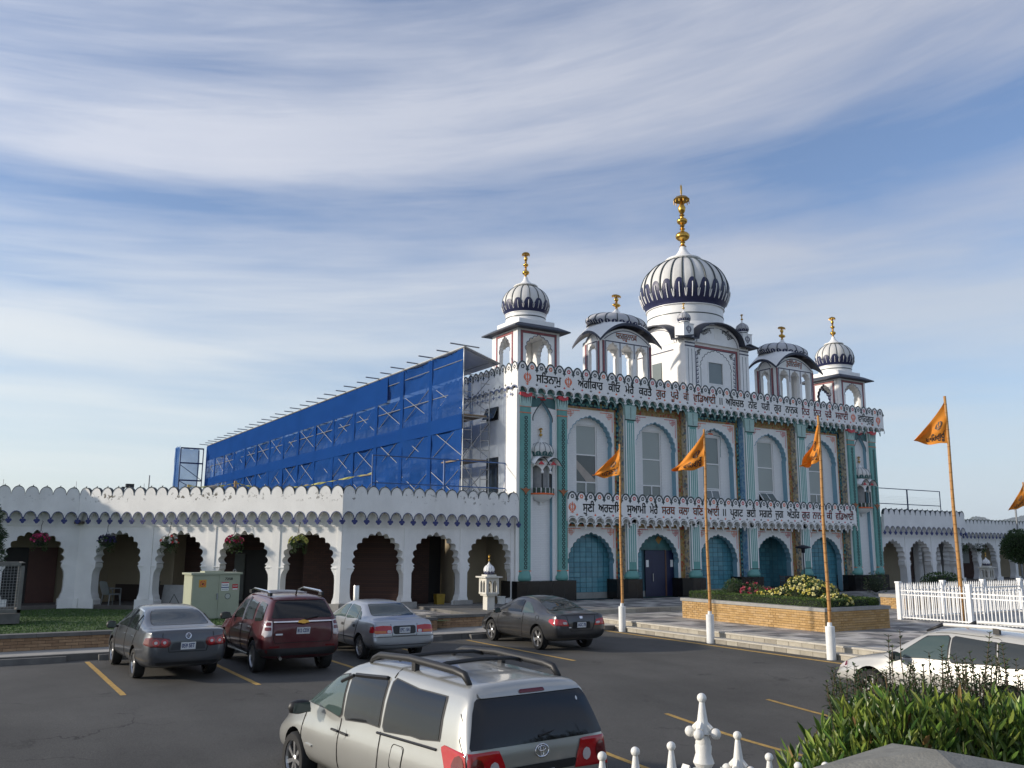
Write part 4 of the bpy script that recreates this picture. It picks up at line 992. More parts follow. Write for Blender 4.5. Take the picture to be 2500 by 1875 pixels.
    # lamp kiosks on the corners, each with a small dome
    for x, y in ((cx_-hw+.15, y0+.2), (cx_+hw-.15, y0+.2), (cx_-hw+.15, y1-.3), (cx_+hw-.15, y1-.3)):
        b = MB().box(x-.33, y-.33, 13.0, x+.33, y+.33, 13.68).build('corner_pedestal', M_paint, ct); MB().box(x-.36, y-.36, 13.66, x+.36, y+.36, 13.70).build('cap', M_paint, b)
        khanda(x+.0, 13.38, .24, y-.332, M_navy, b)
        dome((x, y), .34, 13.84, .46, .16, 10, 10, .14, .38, T, drum=(.27, 13.68), ball=1, lip=.3, name='small_dome', dm=mat('small_dome_grey', (.42, .42, .44), .5, .1, 4))
    dome((cx_, 34.0), 2.34, 15.05, 2.92, .78, 24, 22, 1.32, 3.25, T, drum=(2.0, 14.0), lip=.30, ball=2, vane=True, name='great_dome')
central()
# shrine-like balcony turret in each niche
def turret(c):
    y = YF+.14; r = .56
    bw = MB(); bw.lathe([(.02, 4.42), (.05, 4.48), (.09, 4.53), (.05, 4.58), (.16, 4.60), (.42, 4.72), (.55, 4.86), (.58, 4.90)], (c, y, 0), 24, a0=pi, a1=2*pi); b = tpart(bw, 'balcony_turret', M_paint, smooth=True)
    MB().lathe([(.60, 4.88), (.62, 4.90), (.62, 4.93), (.60, 4.95)], (c, y, 0), 24, a0=pi, a1=2*pi).build('ledge', M_orange, b)
    rl = MB()
    for k in range(9):
        a = pi+pi*(k+.5)/9; rl.cbox((c+.55*cos(a), y+.55*sin(a), 5.05), (.12, .05, .22))
    rl.build('railing_panel', mat('dark_green_paint', (.03, .06, .04), .5), b)
    bl = MB()
    for k in range(8):
        a = pi+pi*(k+1)/9; bl.tube([(c+.59*cos(a), y+.59*sin(a), 4.95), (c+.59*cos(a), y+.59*sin(a), 5.18)], .014, 5)
    bl.build('baluster', M_paint, b)
    MB().lathe([(.40, 4.95), (.40, 6.2)], (c, y+.14, 0), 20, a0=pi, a1=2*pi).build('shaft', mat('shaded_grey_shaft', (.30, .30, .30), .7), b, True)  # darker grey puts the shade inside the arches into the colour
    for a in (pi*1.06, pi*1.38, pi*1.62, pi*1.94):
        x_, y_ = c+.55*cos(a), y+.50*sin(a); q = MB(); q.tube([(x_, y_, 5.0), (x_, y_, 5.85)], .035, 8); q.build('column', M_black, b); MB().lathe([(.05, 5.78), (.07, 5.84), (.05, 5.9)], (x_, y_, 0), 10).build('capital', M_paint, b); MB().lathe([(.06, 5.0), (.065, 5.12), (.04, 5.16)], (x_, y_, 0), 10).build('foot', M_paint, b)
    ar = MB()
    for a0_ in (pi*1.06, pi*1.38, pi*1.62):
        a1_ = a0_+(pi*.32 if a0_ != pi*1.38 else pi*.24); vs = []
        for k in range(9):
            t = k/8; a = a0_+(a1_-a0_)*t; z = 5.88+.22*sin(pi*t)*(1+.15*abs(sin(3*pi*t))); vs += [(c+.56*cos(a), y+.51*sin(a), z), (c+.56*cos(a), y+.51*sin(a), 6.3)]
        ar.add(vs, [(2*k, 2*k+2, 2*k+3, 2*k+1) for k in range(8)])
    ar.build('arch', M_paint, b)
    for k, x_ in enumerate((-.30, .32)):                # two drooping curved awnings
        e = MB(); vs = []; n = 12
        for i in range(n+1):
            t = -1+2*i/n; z = 6.50-.30*abs(t)**2.2; vs += [(c+x_+t*.36, y-.62, z-.05), (c+x_+t*.30, y+.05, z+.12), (c+x_+t*.30, y+.05, z+.06), (c+x_+t*.36, y-.62, z-.10)]
        e.add(vs, [(4*i+q, 4*i+(q+1) % 4, 4*i+4+(q+1) % 4, 4*i+4+q) for i in range(n) for q in range(4)]); e.build('awning', M_paint, b, True)
        l_ = MB(); l_.tube([(c+x_+(-1+2*i/n)*.365, y-.63, 6.43-.30*abs(-1+2*i/n)**2.2) for i in range(n+1)], .022, 5); l_.build('awning_edge', M_black, b)
        MB().prism([(c+x_-.16, 6.15), (c+x_+.16, 6.15), (c+x_, 6.30)], y-.56, y-.54).build('ornament', M_crimson, b)
    MB().lathe([(.12, 5.5), (.12, 5.52)], (0, 0, 0), 16).build('dark_vent', M_black, b).location = (0, 0, 0)
    dome((c, y-.05), .56, 6.52, .62, .24, 14, 12, .20, .42, T, lip=.2, ball=1, name='turret_dome', line=M_darkline, pet=M_teald)
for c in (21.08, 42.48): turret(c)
for o in list(bpy.data.objects):
    if o.name.startswith('dark_vent'): bpy.data.objects.remove(o)
# ---------------------------------------------------------------- arcade wings
def arcade_arch(c, z0=.0):
    """cusped opening with moulded feet, from left foot to right foot (heights above the floor line 0.30)"""
    side = [(.93, z0), (.93, .55), (1.00, .60), (1.02, .70), (1.07, .82), (1.09, 1.0), (1.09, 1.45), (1.07, 1.62), (1.01, 1.74), (.965, 1.80), (.965, 1.93), (1.0, 1.95)]
    L_ = [(c-x, z) for x, z in side]; R_ = [(c+x, z) for x, z in reversed(side)]
    head = []; lobes = 11; n = 6
    for i in range(lobes*n+1):
        a = -.06*pi+1.12*pi*i/(lobes*n); k = 1+.11*(abs(sin(lobes*pi*i/(lobes*n)))-.55)
        head.append((c-cos(a)*1.0*k, 2.17+sin(a)*.98*k+.05*max(0, 1-abs(i/(lobes*n)-.5)*18)))
    return L_+head+R_
def trefoil():
    mb = MB()
    for x, z in ((-.055, .0), (.055, .0), (0, -.065)): mb.prism([(x+.058*cos(2*pi*k/10), z+.058*sin(2*pi*k/10)) for k in range(10)], -.02, .02+.001*z)
    mb.prism([(-.02, 0), (.02, 0), (.03, .12), (-.03, .12)], -.018, .018); return mb.mesh('trefoil', M_blueu)
TREF = trefoil()
def peeling():
    m = M_wing.copy(); m.name = 'peeling_white_plaster'; nt = m.node_tree; N = nt.nodes.new; L = nt.links.new; b = nt.nodes['Principled BSDF']; src = b.inputs['Base Color'].links[0].from_socket
    g = N('ShaderNodeNewGeometry'); sp = N('ShaderNodeSeparateXYZ'); L(g.outputs['Position'], sp.inputs[0])
    def rg(v, a, c, d, e): r = N('ShaderNodeMapRange'); L(v, r.inputs[0]); r.inputs[1].default_value = a; r.inputs[2].default_value = c; r.inputs[3].default_value = d; r.inputs[4].default_value = e; return r.outputs[0]
    def mu(a, c): n = N('ShaderNodeMath'); n.operation = 'MULTIPLY'; L(a, n.inputs[0]); L(c, n.inputs[1]); return n.outputs[0]
    def nz(s, d): t = N('ShaderNodeTexNoise'); t.inputs['Scale'].default_value = s; t.inputs['Detail'].default_value = d; L(g.outputs['Position'], t.inputs['Vector']); return t.outputs[0]
    # flaked paint along the water line below the battlements
    msk = mu(mu(rg(sp.outputs[2], 4.30, 4.45, 0, 1), rg(sp.outputs[2], 4.62, 4.72, 1, 0)), mu(rg(nz(7, 6), .58, .63, 0, 1), rg(nz(.8, 2), .42, .60, 0, 1)))
    mx = N('ShaderNodeMix'); mx.data_type = 'RGBA'; L(msk, mx.inputs[0]); L(src, mx.inputs[6]); mx.inputs[7].default_value = (.13, .12, .10, 1); L(mx.outputs[2], b.inputs['Base Color']); return m
M_peel = peeling()
def edge_mesh(p, h, m, w=.03, d=.15):
    mb = MB(); vs = []
    n = 12
    for k in range(n+1):
        a = pi*k/n; x, z = -cos(a)*p*.49, sin(a)*h; vs += [(x, -.012, z-.0), (x, -.012, z+w), (x, d, z+w), (x, d, z)]
    mb.add(vs, [(4*i+q, 4*i+(q+1) % 4, 4*i+4+(q+1) % 4, 4*i+4+q) for i in range(n) for q in range(4)])
    mb.prism([(-.02, h+w-.01), (.02, h+w-.01), (.03, h+w+.05), (-.005, h+w+.035)], .0, .03)
    return mb.mesh('scallop_cap', m)
def arch_edge_mesh(p, h, m):
    mb = MB(); mb.ribbon([(-cos(pi*k/10)*p*.44, sin(pi*k/10)*h) for k in range(11)], .03, -.012, .012); return mb.mesh('scallop_trim', m)
def wing_segment(W, L_, centres, loc, rz, n, plinth=.30, stone=(), wing_mat=None, floor=.2, ext=(0, 0)):
    """front board with battlements above hanging scallops, arched wall behind it, roof"""
    zt, za, zn, zc = 3.62, 3.95, 4.60, 4.90; p = L_/n; wm = wing_mat or M_peel
    b = MB(); b.prism(arc_bottom(0, L_, n, zt, za)+arc_top(0, L_, n, zn, zc)[::-1], 0, .16); par = b.build('parapet', wm, W, loc=loc, rz=rz)
    ce = edge_mesh(p, zc-zn, M_darkline, .028); ae = arch_edge_mesh(p, za-zt-.05, mat('scallop_slate_blue', (.06, .075, .16), .6))
    for i in range(n):
        obj('scallop_cap', ce, par, (p*(i+.5), 0, zn-.005)); obj('scallop_trim', ae, par, (p*(i+.5), -.001, zt+.05))
        obj('trefoil', TREF, par, (p*i, -.002, zt-.02))
    obj('trefoil', TREF, par, (L_, -.002, zt-.02))
    MB().box(.02, .16, 3.97, L_-.02, .36, 4.40).build('soffit', wm, W, loc=loc, rz=rz)
    e0, e1 = -ext[0], L_+ext[1]
    pts = [(e0, floor)]
    for c in centres: pts += arcade_arch(c, floor)
    pts += [(e1, floor), (e1, 4.38), (e0, 4.38)]
    w = MB(); w.prism(pts, .35, .78); wall = w.build('arch_wall', wm, W, loc=loc, rz=rz)
    # proud piers and head band frame each arch as a sunk panel
    ed = [e0+.0]+[(a+b_)/2 for a, b_ in zip(centres, centres[1:])]+[e1]
    for k, e in enumerate(ed):
        w_ = .17
        x0, x1 = max(e0, e-w_), min(e1, e+w_)
        MB().box(x0+.001, .322, .62, x1-.001, .349, 3.40).build('pier_face', wm, W, loc=loc, rz=rz)
        MB().box(max(e0, e-.42)+.002, .29, floor, min(e1, e+.42)-.002, .346, .60).build('pier_foot', M_conc if k in stone else wm, W, loc=loc, rz=rz)
    MB().box(e0+.001, .322, 3.402, e1-.001, .349, 4.35).build('head_band', wm, W, loc=loc, rz=rz)
    for c in centres:
        for sg in (-1, 1):
            a, b_ = sorted((c+sg*.95, c+sg*1.20)); MB().box(a, .315, 1.86, b_, .349, 1.90).build('impost', wm, W, loc=loc, rz=rz)
    MB().box(0, .16, 4.40, L_, 4.2, 4.46).build('roof', M_conc, W, loc=loc, rz=rz)
    return par
WL = thing('arcade_wing', 'white scalloped arcade wing hung with flower baskets, beside the blue scaffold netting', 'building', (12, 31.2, .2))
WL.location = (0, 0, 0)
wing_segment(WL, 7.68, [1.62, 4.07, 6.53], (12.0, 31.2, 0), 0, 16, stone=(0, 1, 2), ext=(-.14, 0))
wing_segment(WL, 11.31, [11.31-9.62, 11.31-6.88, 11.31-4.15, 11.31-1.47], (4.0, 39.2, 0), -pi/4, 23, stone=(4,), ext=(.34, -.14))
wing_segment(WL, 12.0, [.8, 3.4, 6.0, 8.2, 10.65], (-8.0, 39.2, 0), 0, 25, ext=(0, .34))
# corridor behind: back walls, floor, ceiling
def wpart(mb, name, m, loc=(0, 0, 0), rz=0, W=WL, **k): return mb.build(name, m, W, loc=loc, rz=rz, **k)
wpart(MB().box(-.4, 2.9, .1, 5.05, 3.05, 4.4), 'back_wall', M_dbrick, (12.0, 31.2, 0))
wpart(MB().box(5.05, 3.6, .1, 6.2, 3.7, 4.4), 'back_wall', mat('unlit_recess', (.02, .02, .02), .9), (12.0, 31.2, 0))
wpart(MB().box(6.0, 2.4, .1, 7.7, 2.5, 4.4), 'back_wall', M_beige, (12.0, 31.2, 0))
wpart(MB().box(5.95, 2.4, .1, 6.05, 3.7, 4.4), 'return_wall', M_beige, (12.0, 31.2, 0))
wpart(MB().box(7.55, .8, .1, 7.66, 2.4, 4.4), 'return_wall', M_beige, (12.0, 31.2, 0))
wpart(MB().box(-1.2, 2.75, .1, 3.0, 2.9, 4.4), 'back_wall', M_beige, (4.0, 39.2, 0), -pi/4)
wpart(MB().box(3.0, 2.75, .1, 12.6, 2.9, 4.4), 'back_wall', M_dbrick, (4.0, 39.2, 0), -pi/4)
wpart(MB().box(-.05, 2.70, .12, 2.6, 2.748, 1.05), 'wainscot', mat('dark_wainscot', (.03, .018, .015), .6), (4.0, 39.2, 0), -pi/4)
wpart(MB().box(3.0, 2.0, .1, 3.12, 2.75, 4.4), 'return_wall', M_beige, (4.0, 39.2, 0), -pi/4)
wpart(MB().box(8.9, 2.70, 2.15, 10.6, 2.748, 2.85), 'board', mat('dark_notice_board', (.02, .018, .017), .6), (4.0, 39.2, 0), -pi/4)
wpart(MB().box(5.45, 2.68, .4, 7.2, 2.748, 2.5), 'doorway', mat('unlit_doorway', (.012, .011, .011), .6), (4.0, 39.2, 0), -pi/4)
wpart(MB().box(5.5, 2.6, .5, 5.95, 2.67, 2.35), 'door_leaf', mat('pale_door_leaf', (.10, .11, .10), .6), (4.0, 39.2, 0), -pi/4)
wpart(MB().box(0, 2.3, .1, 13.6, 2.45, 4.4), 'back_wall', M_beige, (-8.0, 39.2, 0))
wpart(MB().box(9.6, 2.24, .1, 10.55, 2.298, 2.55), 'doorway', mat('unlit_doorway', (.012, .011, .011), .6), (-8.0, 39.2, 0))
wpart(MB().box(10.56, 2.2, .1, 11.6, 2.298, 2.55), 'door_leaf', mat('brown_door_leaf', (.085, .03, .02), .6), (-8.0, 39.2, 0))
for L_, loc, rz in ((7.7, (12.0, 31.2, 0), 0), (11.4, (4.0, 39.2, 0), -pi/4), (12.0, (-8.0, 39.2, 0), 0)):
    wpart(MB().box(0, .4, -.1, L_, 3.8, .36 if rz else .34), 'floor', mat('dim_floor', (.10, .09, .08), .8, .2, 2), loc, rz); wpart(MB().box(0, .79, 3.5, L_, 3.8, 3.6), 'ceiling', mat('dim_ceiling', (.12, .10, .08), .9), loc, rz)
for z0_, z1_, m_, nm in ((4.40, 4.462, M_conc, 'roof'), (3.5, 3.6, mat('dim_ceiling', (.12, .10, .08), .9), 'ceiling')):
    wpart(MB().prism([(3.9, 39.55), (4.1, 39.2), (8.6, 43.4), (8.6, 44.0), (3.9, 44.0)], z0_-.003, z1_-.003, axis='Z'), nm, m_)
WR = thing('arcade_wing', 'white scalloped arcade wing behind the white picket fence', 'building', (0, 0, 0))
gw = mat('right_wing_plaster', (.80, .79, .775), .7, .05, 1.5, .15, dirt=.12)
wing_segment(WR, 7.7, [1.15, 3.62, 6.09], (43.72, 31.2, 0), 0, 16, wing_mat=gw, floor=.3)
wing_segment(WR, 11.31, [1.5, 4.2, 6.9, 9.6], (51.4, 31.2, 0), pi/4, 23, wing_mat=gw, floor=.3)
wing_segment(WR, 22.0, [1.1, 3.6, 6.1, 8.6, 11.1, 13.6, 16.1, 18.6, 21.0], (59.4, 39.2, 0), 0, 45, wing_mat=gw, floor=.3)
def rpart(mb, name, m, loc=(0, 0, 0), rz=0, **k): return mb.build(name, m, WR, loc=loc, rz=rz, **k)
rpart(MB().box(0, 2.4, .1, 4.6, 2.5, 4.4), 'back_wall', M_beige, (43.72, 31.2, 0)); rpart(MB().box(1.9, 2.34, .1, 2.75, 2.398, 2.4), 'door_leaf', mat('brown_door_leaf', (.085, .03, .02), .6), (43.72, 31.2, 0))
rpart(MB().box(2.9, 4.25, .1, 7.7, 4.35, 4.4), 'back_wall', mat('unlit_recess', (.02, .02, .02), .9), (43.72, 31.2, 0)); rpart(MB().box(-.1, .5, .1, .02, 4.3, 4.4), 'return_wall', M_beige, (43.72, 31.2, 0)); rpart(MB().box(0, 3.2, .1, 11.3, 3.3, 4.4), 'back_wall', mat('dark_glazing', (.03, .035, .035), .2), (51.4, 31.2, 0), pi/4)  # dark back wall and end wall added to keep the wing's inside dark
for q in (2.0, 4.8, 7.4): rpart(MB().box(q, 2.3, .1, q+.3, 2.6, 4.3), 'inner_column', gw, (51.4, 31.2, 0), pi/4)
rpart(MB().box(0, 2.4, .1, 22, 2.5, 4.4), 'back_wall', M_dbrick, (59.4, 39.2, 0)); rpart(MB().box(8.0, 2.3, 1.6, 9.2, 2.398, 3.0), 'window', mat('pale_blind', (.25, .28, .28), .5), (59.4, 39.2, 0)); rpart(MB().box(10.2, 2.3, .1, 22, 2.398, 4.3), 'back_wall', M_beige, (59.4, 39.2, 0))
for L_, loc, rz in ((7.7, (43.72, 31.2, 0), 0), (11.4, (51.4, 31.2, 0), pi/4), (22.0, (59.4, 39.2, 0), 0)):
    rpart(MB().box(0, .4, -.1, L_, 3.8, .44), 'floor', mat('dim_floor', (.10, .09, .08), .8, .2, 2), loc, rz); rpart(MB().box(0, .79, 3.5, L_, 3.8, 3.6), 'ceiling', mat('dim_ceiling', (.12, .10, .08), .9), loc, rz)

# ---------------------------------------------------------------- scaffold along the flank
def netting(name='blue_netting', a=.80, c=(.020, .085, .31)):
    m = bpy.data.materials.new(name); m.use_nodes = True; nt = m.node_tree; N = nt.nodes.new; L = nt.links.new; nt.nodes.remove(nt.nodes['Principled BSDF'])
    out = nt.nodes['Material Output']; tr = N('ShaderNodeBsdfTransparent'); tr.inputs[0].default_value = (.75, .86, 1, 1)
    d = N('ShaderNodeBsdfDiffuse'); d.inputs[0].default_value = c+(1,); t = N('ShaderNodeBsdfTranslucent'); t.inputs[0].default_value = c+(1,)
    m1 = N('ShaderNodeMixShader'); m1.inputs[0].default_value = .35; L(d.outputs[0], m1.inputs[1]); L(t.outputs[0], m1.inputs[2])
    g = N('ShaderNodeNewGeometry'); mp = N('ShaderNodeMapping'); mp.inputs[3].default_value = (1, .5, 1.1); L(g.outputs['Position'], mp.inputs[0])
    nz = N('ShaderNodeTexNoise'); nz.inputs['Scale'].default_value = .7; nz.inputs['Detail'].default_value = 6; L(mp.outputs[0], nz.inputs['Vector'])
    r = N('ShaderNodeMapRange'); L(nz.outputs[0], r.inputs[0]); r.inputs[1].default_value = .3; r.inputs[2].default_value = .7; r.inputs[3].default_value = a-.09; r.inputs[4].default_value = a+.09
    m2 = N('ShaderNodeMixShader'); L(r.outputs[0], m2.inputs[0]); L(tr.outputs[0], m2.inputs[1]); L(m1.outputs[0], m2.inputs[2]); L(m2.outputs[0], out.inputs[0]); return m
M_net = netting()
SCF = thing('scaffold', 'long tube scaffold on the temple flank shrouded in blue debris netting', 'scaffold', (0, 0, 0))
UO, UI = 18.05, 19.35; VS = [33.15+3.14*k for k in range(16)]; ZB = 4.42; ZT = 11.25
for k, v in enumerate(VS):
    for u, zt in ((UO, ZT), (UI, 11.0 if k else 9.5)):
        MB().tube([(u, v, ZB), (u, v, zt)], .026, 6).build('standard', M_steel, SCF)
    lad = MB(); z = ZB+.3
    while z < 10.9:
        if z < 10.6: 
            lad.tube([(UO, v, z), (UO+.42, v, z)], .016, 5); lad.tube([(UI-.42, v, z), (UI, v, z)], .016, 5)
        z += .42
    for u in (UO+.42, UI-.42): 
        for zz in (ZB, 6.35, 8.3): lad.tube([(u, v, zz+.1), (u, v, zz+1.6)], .018, 5)
    for zz in (6.3, 8.25, 10.1): lad.tube([(UO, v, zz), (UI, v, zz)], .022, 5)
    lad.tube([(UO, v, 6.4), (UI, v, 8.1)], .018, 5); lad.tube([(UI, v, 4.5), (UO, v, 6.2)], .018, 5)
    lad.build('ladder_frame', M_steel, SCF)
    if k < 15:
        v2 = VS[k+1]; br = MB()
        for z0_, z1_ in ((4.6, 6.1), (6.5, 8.0), (8.5, 10.0)):
            for u in (UO, UI): br.tube([(u, v, z0_), (u, v2, z1_)], .016, 5); br.tube([(u, v, z1_), (u, v2, z0_)], .016, 5)
        for zz in (9.35, 10.75): br.tube([(UO, v, zz), (UO, v2, zz)], .022, 5); br.tube([(UI, v, zz), (UI, v2, zz)], .022, 5)
        br.build('cross_brace', M_steel, SCF)
        for zz in (6.35, 8.30): MB().box(UO+.05, v+.03, zz, UI-.1, v2-.03, zz+.06).build('platform', M_wood, SCF)
    MB().tube([(UO-.75, v-.1, 11.36), (UO+.7, v-.1, 11.33)], .03, 6).build('outrigger', M_steel, SCF)
    if k < 15: MB().tube([(UO-.6, v+1.5, 11.36), (UO+.7, v+1.5, 11.33)], .03, 6).build('outrigger', M_steel, SCF)
MB().tube([(UO-.02, VS[0]-.1, 11.27), (UO-.02, VS[-1]+.1, 11.27)], .03, 6).build('top_rail', M_steel, SCF)
# netting, one sheet per bay, slightly slack
for k in range(15):
    mb = MB(); nx, nz_ = 12, 44; y0, y1 = VS[k]+.0, VS[k+1]-.0; vs = []
    for j in range(nz_+1):
        for i in range(nx+1):
            t, s_ = i/nx, j/nz_; q = sin(pi*t)*(.09+.07*sin(s_*7+k*1.7))+.05*sin(s_*23+k*2+t*5)*sin(pi*t)+.02*sin(s_*41+t*17+k)
            x_ = UO-.04+q; yy = y0+(y1-y0)*t
            if k == 0 and i == 0: yy += .55*max(0, .45-s_)*1.2*abs(sin(s_*9))
            vs.append((x_, yy, ZB-.1+(11.24-ZB+.1)*s_))
    mb.add(vs, [(j*(nx+1)+i, j*(nx+1)+i+1, (j+1)*(nx+1)+i+1, (j+1)*(nx+1)+i) for j in range(nz_) for i in range(nx)]); mb.build('netting', M_net, SCF, True)
    # lapped seam
    sm = MB(); sm.box(UO-.06, y1-.20, ZB, UO-.055, y1+.12, 11.2); sm.build('netting_seam', M_net, SCF)
MB().box(UO-.065, VS[0], 7.7, UO-.06, VS[-1], 8.35).build('toe_board_netting', M_net, SCF)
MB().box(UO-.065, VS[0]+8, 9.9, UO-.06, VS[-1], 11.2).build('toe_board_netting', M_net, SCF)
# white tarp roof
mb = MB(); mb.add([(UO-.05, VS[0]-.15, 11.30), (19.85, VS[0]-.15, 10.72), (19.85, VS[-1], 10.72), (UO-.05, VS[-1], 11.30), (UO-.05, VS[0]-.15, 11.32), (19.85, VS[0]-.15, 10.74), (19.85, VS[-1], 10.74), (UO-.05, VS[-1], 11.32)], [(0, 1, 2, 3), (7, 6, 5, 4), (0, 4, 5, 1), (0, 3, 7, 4)])
mb.build('tarp_roof', mat('white_tarp', (.62, .62, .62), .5, .08, 2), SCF)
for k in range(15): MB().tube([(UO, VS[k], 11.24), (19.7, VS[k], 10.68)], .02, 5).build('rafter', M_steel, SCF)
# free tower at the far end
ST = thing('scaffold', 'square scaffold tower wrapped in blue netting at the far end of the flank', 'scaffold', (0, 0, 0))
for u in (15.8, 17.7):
    for v in (80.2, 82.0): MB().tube([(u, v, 0), (u, v, 11.0)], .045, 6).build('standard', mat('navy_tube', (.03, .05, .13), .5), ST)
for z in (5.6, 7.0, 8.1, 9.6, 10.9):
    MB().box(15.8, 80.15, z, 17.7, 80.25, z+.12).build('ledger', mat('navy_tube', (.03, .05, .13), .5), ST)
for a, b in ((7.1, 8.1), (8.2, 9.5), (5.7, 6.9)): MB().tube([(15.8, 80.2, b), (17.7, 80.2, a)], .03, 5).build('brace', mat('navy_tube', (.03, .05, .13), .5), ST)
for pts in (((15.7, 82.1), (17.8, 82.1)), ((15.7, 80.1), (15.7, 82.1))):
    mb = MB(); (a, b), (c, d) = pts; vs = []; n = 10
    for j in range(n+1):
        for i in range(n+1): t = i/n; vs.append((a+(c-a)*t+.04*sin(j*1.9+i), b+(d-b)*t+.04*sin(j*2.3+i*2), 11.1*j/n+(.06*sin(i*1.7) if j == n else 0)))
    mb.add(vs, [(j*(n+1)+i, j*(n+1)+i+1, (j+1)*(n+1)+i+1, (j+1)*(n+1)+i) for j in range(n) for i in range(n)]); mb.build('netting', netting('pale_blue_netting', .6, (.03, .10, .30)), ST, True)

# ---------------------------------------------------------------- things on the roofs
M_bluesteel = mat('blue_rail_paint', (.02, .08, .24), .45)
def guardrail(label, posts, zb, zt, mids, y, m, mesh=False):
    t = thing('guard_rail', label, 'railing', (posts[0], y, zb)); t.location = (0, 0, 0)
    for i, x in enumerate(posts): MB().tube([(x, y, zb-.05), (x, y, zt)], .045 if 0 < i < len(posts)-1 else .028, 6).build('post', m, t)
    for z in [zt-.02]+list(mids): MB().tube([(posts[0], y, z), (posts[-1], y, z)], .025, 6).build('rail', m, t)
    if mesh:
        w = MB()
        for k in range(9): w.tube([(posts[0], y, zb+.6+k*.09), (posts[-1], y, zb+.6+k*.09+.01*sin(k))], .0035, 3)
        w.build('wire', M_steel, t, kind='stuff')
guardrail('blue tube guard rail on the wing roof in front of the scaffold', [13.62, 16.80, 19.75], 4.46, 6.25, (5.15,), 32.4, M_bluesteel)
guardrail('dark blue guard rail with fine wires on the roof behind the picket fence', [45.2, 48.63, 51.95], 4.46, 6.25, (5.33,), 33.0, mat('navy_rail_paint', (.03, .06, .13), .5), True)
def stake(label, x, y, h, m=None):
    o = MB().box(x-.05, y-.04, 4.44, x+.05, y+.04, 4.46+h).build('wooden_stake', m or mat('raw_pine', (.42, .26, .12), .7, .15, 9)); tag(o, label, 'stake')
stake('tall raw pine stake on the roof holding caution tape', 10.30, 40.0, 1.05); stake('short thin pine stake at the end of the caution tape', 8.31, 40.0, .80, mat('yellow_stake', (.5, .38, .12), .7))
def tape(label, pts):
    mb = MB(); vs = []
    for i, (x, y, z) in enumerate(pts): q = .035*cos(i*1.3); vs += [(x, y+.02*sin(i*1.3), z-q-.012), (x, y-.02*sin(i*1.3), z+q+.012)]
    mb.add(vs, [(2*i, 2*i+1, 2*i+3, 2*i+2) for i in range(len(pts)-1)]); o = mb.build('caution_tape', mat('yellow_caution_tape', (.62, .56, .16), .5, .15, 3)); tag(o, label, 'tape')
def sag(a, b, s_, n=14): return [(a[0]+(b[0]-a[0])*i/n, a[1]+(b[1]-a[1])*i/n, a[2]+(b[2]-a[2])*i/n-s_*4*(i/n)*(1-i/n)) for i in range(n+1)]
tape('yellow caution tape sagging between the two pine stakes', sag((8.31, 40, 5.22), (10.3, 40, 5.42), .12)); tape('yellow caution tape dropping from the tall pine stake towards the parapet', sag((10.3, 40, 5.42), (12.0, 39.6, 5.08), .02))
tape('yellow caution tape rising from the parapet to the blue guard rail', sag((11.0, 34.2, 4.93), (13.62, 32.4, 5.52), .03))
v_ = MB(); v_.lathe([(.14, 4.4), (.14, 5.02), (.30, 5.05), (.36, 5.12), (.30, 5.22), (.05, 5.28)], (9.41, 40, 0), 18); o = v_.build('roof_vent', mat('tan_vent_metal', (.20, .17, .13), .5), smooth=False); auto_smooth(o); tag(o, 'mushroom-shaped tan roof vent behind the scalloped parapet', 'vent')
cam_ = MB(); cam_.tube([(5.9, 40.2, 4.4), (5.9, 40.2, 5.0)], .03); cam_.cbox((5.95, 40.1, 5.12), (.32, .2, .16)); cam_.cbox((5.7, 40.1, 5.02), (.12, .14, .1)); o = cam_.build('floodlight', M_plast); tag(o, 'small dark floodlight on a stub behind the parapet', 'lamp')
for x, y, h, lab in ((2.87, 86.8, 7.6, 'steep blue pyramid roof pavilion peeping over the parapet, tallest of three'), (8.17, 83.6, 7.45, 'steep blue pyramid roof pavilion peeping over the corner of the arcade'), (13.08, 80.5, 7.3, 'small blue pyramid roof pavilion beside the thin flagpole')):
    t = thing('roof_pavilion', lab, 'pavilion', (x, y, 0)); e = MB(); e.add([(-1.9, -1.9, 5.4), (1.9, -1.9, 5.4), (1.9, 1.9, 5.4), (-1.9, 1.9, 5.4), (-.5, -.5, h-.9), (.5, -.5, h-.9), (.5, .5, h-.9), (-.5, .5, h-.9), (0, 0, h)], [(3, 2, 1, 0)]+[(i, (i+1) % 4, 4+(i+1) % 4, 4+i) for i in range(4)]+[(4+i, 4+(i+1) % 4, 8) for i in range(4)]); e.build('roof', mat('pavilion_blue', (.05, .06, .16), .5), t)
    MB().tube([(0, 0, h-.05), (0, 0, h+.45)], .02, 5).build('spike', M_steel, t)
    for sx_ in (-1.7, 1.7):
        for sy_ in (-1.7, 1.7): MB().tube([(sx_, sy_, -.9), (sx_, sy_, 5.5)], .12, 8).build('post', M_paint, t)
o = MB().tube([(13.4, 80.2, -.9), (13.4, 80.2, 8.45)], .05, 6).build('flagpole', M_steel); tag(o, 'thin bare steel flagpole behind the arcade', 'pole')
